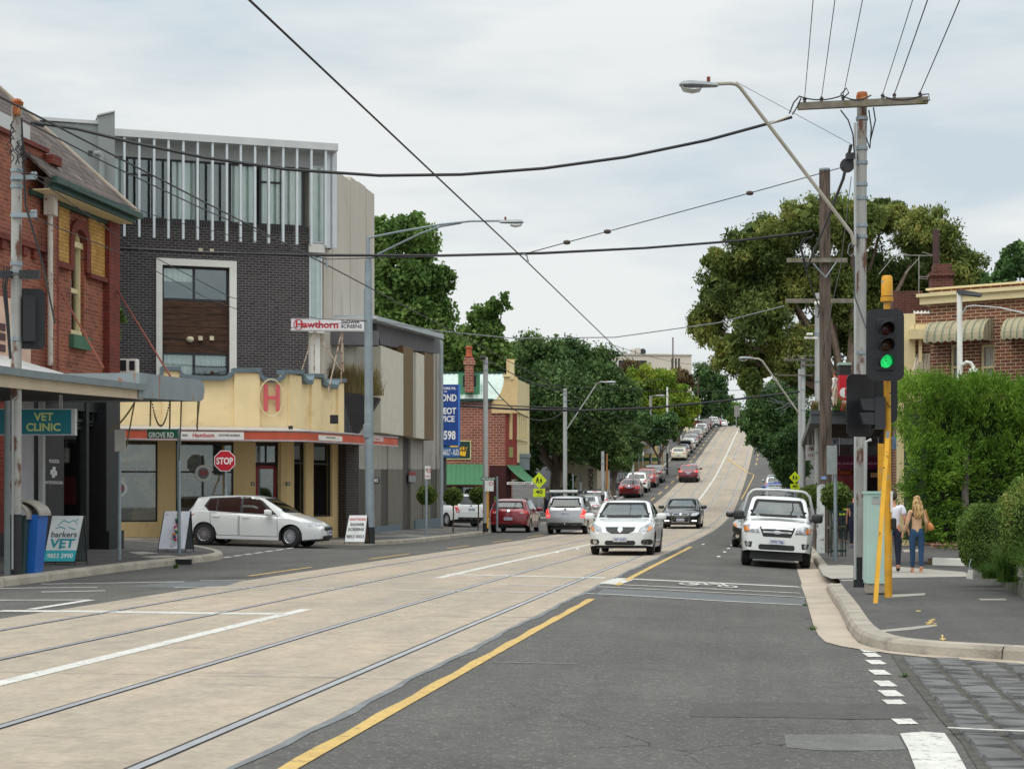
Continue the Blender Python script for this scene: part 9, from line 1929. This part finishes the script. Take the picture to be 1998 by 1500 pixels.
def person(lb,x,Z,H,yaw,top,bottom,shoes,hair,hairlen='short',build=1.0,stride=.12,armL=None,armR=None,longsleeve=False,hat=None,zb=None,woman=False,scalew=1.0,group=None):
    """+y is the way the person faces before yaw; joints in units of the standing height"""
    p0=GX(x,Z,.135) if zb is None else Vector((PX(x,0,Z).x,Z,zb));t_=thing('person',lb,'person',p0,yaw,group=group);k=H;b=build
    sw=.098*(.88 if woman else 1)*b;hw_=.052*(1.08 if woman else 1)*b
    J=dict(pel=(0,0,.51),wst=(0,.0,.60),chs=(0,-.005,.71),nck=(0,.0,.835),hb=(0,.01,.865),hd=(0,.02,.93),ht=(0,.015,.972),
             shL=(-sw,0,.80),shR=(sw,0,.80),elL=(-sw-.022,-.02,.64),elR=(sw+.022,.01,.64),wrL=(-sw-.028,.03,.50),wrR=(sw+.028,.05,.50),
             hpL=(-hw_,0,.50),hpR=(hw_,0,.50),knL=(-hw_*.95,stride*.35,.28),knR=(hw_*.95,-stride*.1,.28),anL=(-hw_*.9,stride,.045),anR=(hw_*.9,-stride*.9,.06),toL=(-hw_*.95,stride+.07,.018),toR=(hw_*.95,-stride*.9+.07,.02))
    if armL:J['elL'],J['wrL']=armL
    if armR:J['elR'],J['wrR']=armR
    fing={}
    V,E,Rr,ix=[],[],[],{}
    rad=dict(pel=(.068*b,.05),wst=(.055*b,.043),chs=(.075*b,.052),nck=.028,hb=.032,hd=(.043,.05),ht=.032,shL=.030*b,shR=.030*b,elL=.021*b,elR=.021*b,wrL=.0135,wrR=.0135,hpL=.050*b,hpR=.050*b,knL=.034*b,knR=.034*b,anL=.019,anR=.019,toL=.017,toR=.017)
    for n_ in J:ix[n_]=len(V);V.append(Vector(J[n_])*k);r_=rad[n_];Rr.append(tuple(a*k for a in r_) if isinstance(r_,tuple) else r_*k)
    for a,c in (('pel','wst'),('wst','chs'),('chs','nck'),('nck','hb'),('hb','hd'),('hd','ht'),('chs','shL'),('chs','shR'),('shL','elL'),('elL','wrL'),('shR','elR'),('elR','wrR'),('pel','hpL'),('pel','hpR'),('hpL','knL'),('knL','anL'),('hpR','knR'),('knR','anR'),('anL','toL'),('anR','toR')):E.append((ix[a],ix[c]))
    for sd in 'LR':      # palm, four fingers and a thumb
        w_=V[ix['wr'+sd]];e_=V[ix['el'+sd]];d=(w_-e_).normalized();pm_=w_+d*.035*k;V.append(pm_);Rr.append((.019*k,.012*k));ip=len(V)-1;E.append((ix['wr'+sd],ip));sdv=Vector((0,1,0));sdv=(sdv-d*sdv.dot(d)).normalized();curl=Vector((1 if sd == 'L' else -1,0,0))
        for j in range(4):
            o_=sdv*(j-1.5)*.0115*k;a=pm_+o_+d*.02*k;c=a+d*.022*k+curl*.004*k;e2=c+d*(.014-.003*abs(j-1.2))*k+curl*.008*k
            V.append(a);V.append(c);V.append(e2);Rr += [.0055*k,.005*k,.0045*k];n_=len(V);E += [(ip,n_-3),(n_-3,n_-2),(n_-2,n_-1)]
        a=w_+d*.02*k+sdv*.016*k;c=a+d*.018*k+sdv*.008*k;V.append(a);V.append(c);Rr += [.006*k,.005*k];n_=len(V);E += [(ip,n_-2),(n_-2,n_-1)]
    body=skinmesh('body',V,E,Rr,SKIN,t_)
    # clothes follow the same skeleton, slightly fuller
    def cloth(name,js,es,gr,m,cutl=None):
        VV=[Vector(J[j])*k if isinstance(j,str) else j[0]*k for j in js];RR=[]
        for j in js:
            r_=rad[j] if isinstance(j,str) else j[1];RR.append(tuple((a+gr)*k for a in r_) if isinstance(r_,tuple) else (r_+gr)*k)
        return skinmesh(name,VV,es,RR,m,t_)
    lerp=lambda a,c,f:Vector(J[a]).lerp(Vector(J[c]),f)
    sl=1.0 if longsleeve else .45
    js=['chs','wst',(Vector(J['pel'])+Vector((0,0,-.045)),(.092*b,.066)),(Vector(J['nck'])-Vector((0,0,.012)),.034),'shL','shR']
    es=[(0,1),(1,2),(0,3),(0,4),(0,5)]
    for sd,i0 in (('L',4),('R',5)):
        if longsleeve:js += ['el'+sd,(lerp('el'+sd,'wr'+sd,.95),.0165)];es += [(i0,len(js)-2),(len(js)-2,len(js)-1)]
        else:js += [(lerp('sh'+sd,'el'+sd,.75),.028*b)];es += [(i0,len(js)-1)]
    cloth('shirt',js,es,.007,top)
    js=['pel','hpL','hpR','knL','knR',(lerp('knL','anL',.93),.02),(lerp('knR','anR',.93),.02),(Vector(J['pel'])+Vector((0,0,.085)),(.060*b,.046))]
    cloth('trousers',js,[(0,1),(0,2),(1,3),(2,4),(3,5),(4,6),(0,7)],.006,bottom)
    for sd in 'LR':cloth('shoe',['an'+sd,'to'+sd,(Vector(J['an'+sd])-Vector((0,.012,.022)),.02)],[(0,1),(0,2)],.005,shoes)
    # face and hair
    q=MB();hc=Vector(J['hd'])*k
    for sx in (-1,1):q.box(tuple(hc+Vector((sx*.018*k,.048*k,.002*k))),(.012*k,.006*k,.006*k))
    q.box(tuple(hc+Vector((0,.050*k,-.032*k))),(.026*k,.006*k,.005*k));q.build('face_features',mat('dark_features',(.05,.025,.02)),body,world=False)
    q=MB();q.mesh([hc+Vector(v)*k for v in ((-.006,.046,.004),(.006,.046,.004),(0,.06,-.014),(-.008,.046,-.018),(.008,.046,-.018))],[(0,1,2),(0,2,3),(1,4,2),(3,2,4)]);
    for sx in (-1,1):q.box(tuple(hc+Vector((sx*.045*k,0,-.006*k))),(.008*k,.014*k,.024*k))
    q.build('ears_and_nose',SKIN,body,world=False)
    hq=MB();hj=[((0,.010,.947),(.047,.055,.048)),((0,-.012,.925),(.046,.046,.045))]
    if hairlen == 'long':hj += [((0,-.036,.885),(.062,.040,.065)),((.002,-.048,.83),(.070,.036,.075)),((.008,-.054,.765),(.062,.030,.07)),((-.03,-.04,.80),(.025,.02,.07)),((.04,-.04,.79),(.024,.02,.06))]
    for c_,r_ in hj:
        sp=bmesh.new();bmesh.ops.create_icosphere(sp,subdivisions=3,radius=1);hq.mesh([Vector((c_[i]+v.co[i]*r_[i]*(1+.06*math.sin(v.co.x*22+v.co.z*2))) for i in range(3))*k for v in sp.verts],[tuple(v.index for v in f.verts) for f in sp.faces]);sp.free()
    hq.build('hair',hair,t_,smooth=True,world=False)
    return t_,J,k
WTEE=mat('white_tee',srgb(226,226,236),rough=.9,bump=.3,bscale=8);NAVY=mat('navy_cloth',srgb(26,32,52),rough=.9,bump=.3,bscale=8);JEAN=mat('blue_jeans',srgb(36,66,96),rough=.9,var=.25,scale=6,bump=.3,bscale=10);TAN=mat('tan_top',srgb(194,158,124),rough=.9,bump=.3,bscale=8);DKC=mat('dark_cloth',srgb(34,34,44),rough=.9);PLUM=mat('plum_cloth',srgb(76,58,84),rough=.9);HIVIS=mat('hi_vis',srgb(200,232,30),rough=.8);GREYC=mat('grey_cloth',srgb(92,98,110),rough=.9)
BLOND=mat('blond_hair',srgb(196,160,104),rough=.6,var=.4,scale=14,c2=srgb(110,78,50),c2pos=(.48,.58),c2scale=9,stretch=(3,3,.5));BRNH=mat('brown_hair',srgb(50,36,28),rough=.7);TANSH=mat('tan_heel',srgb(206,150,122),rough=.5);BLSH=mat('black_shoe',(.015,.015,.017),rough=.4)
yawp_=-TH+.05
Zwm=GP(1790,1118,.13).y;Zwm=min(max(Zwm,30),38);print('woman Z',Zwm)
Hw=152*Zwm/FPX
wt_,J,k=person('blonde woman in tan top and blue jeans walking away with a tan shoulder bag',1789,Zwm,Hw,yawp_,TAN,JEAN,TANSH,BLOND,'long',.98,.05,armL=((-.118,-.02,.655),(-.165,.03,.52)),armR=((.118,-.03,.655),(.128,.07,.58)),longsleeve=True,woman=True)
q=MB();
for sx,sy in ((-.047,.05),(.047,-.045)):q.box((sx*k,(sy-.028)*k,.022*k),(.018*k,.018*k,.05*k))
q.build('heel',TANSH,wt_,world=False)
o=skinmesh('scarf',[Vector(v)*k for v in ((-.07,-.03,.765),(0,-.058,.735),(.07,-.03,.765),(.04,.04,.81))],[(0,1),(1,2),(2,3)],[(.022*k,.03*k),(.02*k,.04*k),(.022*k,.03*k),(.02*k,.02*k)],mat('black_scarf',(.014,.013,.02),rough=.9),wt_)
bgp=wt_.matrix_basis @ Vector((.165*k,-.02*k,.60*k));bag=thing('shoulder_bag','tan leather shoulder bag hanging at the right side of the blonde woman','bag',bgp);bo=skinmesh('bag_body',[Vector(v)*k for v in ((-.02,0,.055),(.0,0,0),(.03,0,-.055))],[(0,1),(1,2)],[(.03*k,.028*k),(.052*k,.045*k),(.05*k,.045*k)],mat('tan_leather',srgb(184,120,62),rough=.5,bump=.3,bscale=12),bag)
q=MB();q.tube([bgp+Vector((-.01,0,.05))*k,bgp+Vector((-.045,-.03,.12))*k,bgp+Vector((-.065,-.01,.215))*k,bgp+Vector((-.05,.035,.13))*k,bgp+Vector((.0,.02,.05))*k],.008*k,6);q.build('strap',mat('tan_leather',srgb(184,120,62)),bag,smooth=True)
Zmn=Zwm+.5;person('man in a white t-shirt holding hands with the blonde woman, half hidden by the cabinet',1743,Zmn,160*Zmn/FPX,yawp_,WTEE,NAVY,BLSH,BRNH,'short',1.12,.06,armR=((.135,-.02,.655),(.175,.03,.53)))
person('man in plum shirt and dark jeans standing at the crossing, hand raised to his face',1286,180,1.66,2.6,PLUM,NAVY,BLSH,mat('bald_skin',srgb(190,140,116)),'short',1.1,.02,armL=((-.13,.05,.66),(-.03,.08,.80)),longsleeve=False)
person('figure all in black standing left of the lamp pole on the hill',1263.6,176,1.6,-.3,DKC,DKC,BLSH,BRNH,'short',1.0,.03,longsleeve=True)
person('person in grey shirt walking under the dark evergreen tree',1068,104,1.72,-.1,GREYC,DKC,BLSH,BRNH,'short',1.0,.12)
person('person in navy standing behind the tall rusting pole',1667,52,1.75,-.2,NAVY,NAVY,mat('blue_shoe',srgb(120,130,190)),BRNH,'short',1.05,.03)
person('worker in a yellow hi-vis vest beside the ball tree guard',1645,57,1.70,2.9,HIVIS,DKC,BLSH,BRNH,'short',1.1,.03)
stt=person('painted statue of a cook in white standing on the canopy roof',1629,59.5,1.28,1.0,mat('statue_white',srgb(226,222,214)),mat('statue_cream',srgb(206,190,168)),BLSH,mat('statue_brown',srgb(90,56,44)),'short',1.1,.02,zb=PX(0,795,59.5).z,armR=((.14,.03,.70),(.1,.12,.78)),longsleeve=True)
# driver of the hatchback
ppos=peu.matrix_basis
peu_M=Matrix.LocRotScale(peu.location,peu.rotation_euler,peu.scale);dp=peu_M @ Vector((-.02,-.36,.42))
dv=thing('person','driver in an orange hi-vis vest seated in the white hatchback','person',dp,peu.rotation_euler[2]-math.pi/2);ORV=mat('orange_vest',srgb(236,96,44),rough=.8)
Vv=[Vector(v) for v in ((0,0,.05),(0,-.02,.25),(0,-.02,.42),(0,.0,.58),(0,.03,.66),(0,.03,.78),(-.2,-.01,.48),(.2,-.01,.48),(-.22,.16,.3),(.22,.16,.3),(-.12,.42,.40),(.12,.42,.40),(-.12,.38,.05),(.12,.38,.05))]
skinmesh('body',Vv,[(0,1),(1,2),(2,3),(3,4),(4,5),(2,6),(2,7),(6,8),(7,9),(8,10),(9,11),(0,12),(0,13)],[.14,(.15,.11),(.17,.12),.055,.07,.075,.055,.055,.04,.04,.028,.028,.07,.07],SKIN,dv)
skinmesh('vest',Vv[:3]+[Vv[6],Vv[7]]+[Vv[6].lerp(Vv[8],.4),Vv[7].lerp(Vv[9],.4)],[(0,1),(1,2),(2,3),(2,4),(3,5),(4,6)],[.15,(.165,.125),(.185,.135),.07,.07,.06,.06],ORV,dv)
skinmesh('hair',[Vector((0,.01,.80)),Vector((0,-.02,.74))],[(0,1)],[.078,.07],BRNH,dv)
# small litter
q=MB();p=GP(116,1114,.1);q.box((p.x,p.y-.12,p.z-.04),(.09,.05,.07));tag(q.build('paper_scrap',WHT),'crumpled white paper scrap caught on the left kerb','litter')
ch=thing('chain_tag','white padlocked tag hanging by a chain at the foot of the clipped shrub','tag',PX(1894,1128,26.5));q=MB();q.hexa([PX(x,y,26.5+d) for x,y,d in ((1885,1128,0),(1898,1130,0),(1898,1130,.06),(1885,1128,.06),(1889,1111,0),(1899,1112,0),(1899,1112,.06),(1889,1111,.06))]);q.build('tag_plate',WHT,ch);q=MB();q.tube([PX(1893,1111,26.5),PX(1891,1102,26.6),PX(1895,1090,26.8)],.006,4);q.build('chain',GALV,ch)
lt=thing('wheelie_bin','dark bin with a maroon lid standing behind the silver wagon','bin',GX(1088,96,.13));q=MB();p=GX(1086,96,.13);q.box((p.x,p.y,p.z+.5),(.9,.7,1.0));q.build('bin_body',CHAR,lt);q=MB();q.box((p.x,p.y,p.z+1.04),(.96,.76,.08));q.build('lid',mat('maroon_lid',srgb(84,24,34)),lt)
gf=thing('picket_fence','dark green steel fence behind the silver wagon','fence',GX(1078,108,.13));q=MB()
for k in range(14):p=GX(1062+k*2.2,108,.13);q.box((p.x,p.y,p.z+.75),(.05,.03,1.5))
p0,p1=GX(1062,108),GX(1091,108);q.box(((p0.x+p1.x)/2,108,p0.z+1.4),(p1.x-p0.x,.03,.05));q.box(((p0.x+p1.x)/2,108.1,p0.z+.7),(p1.x-p0.x,.02,1.3));q.build('panel',mat('fence_green',srgb(20,54,46)),gf)
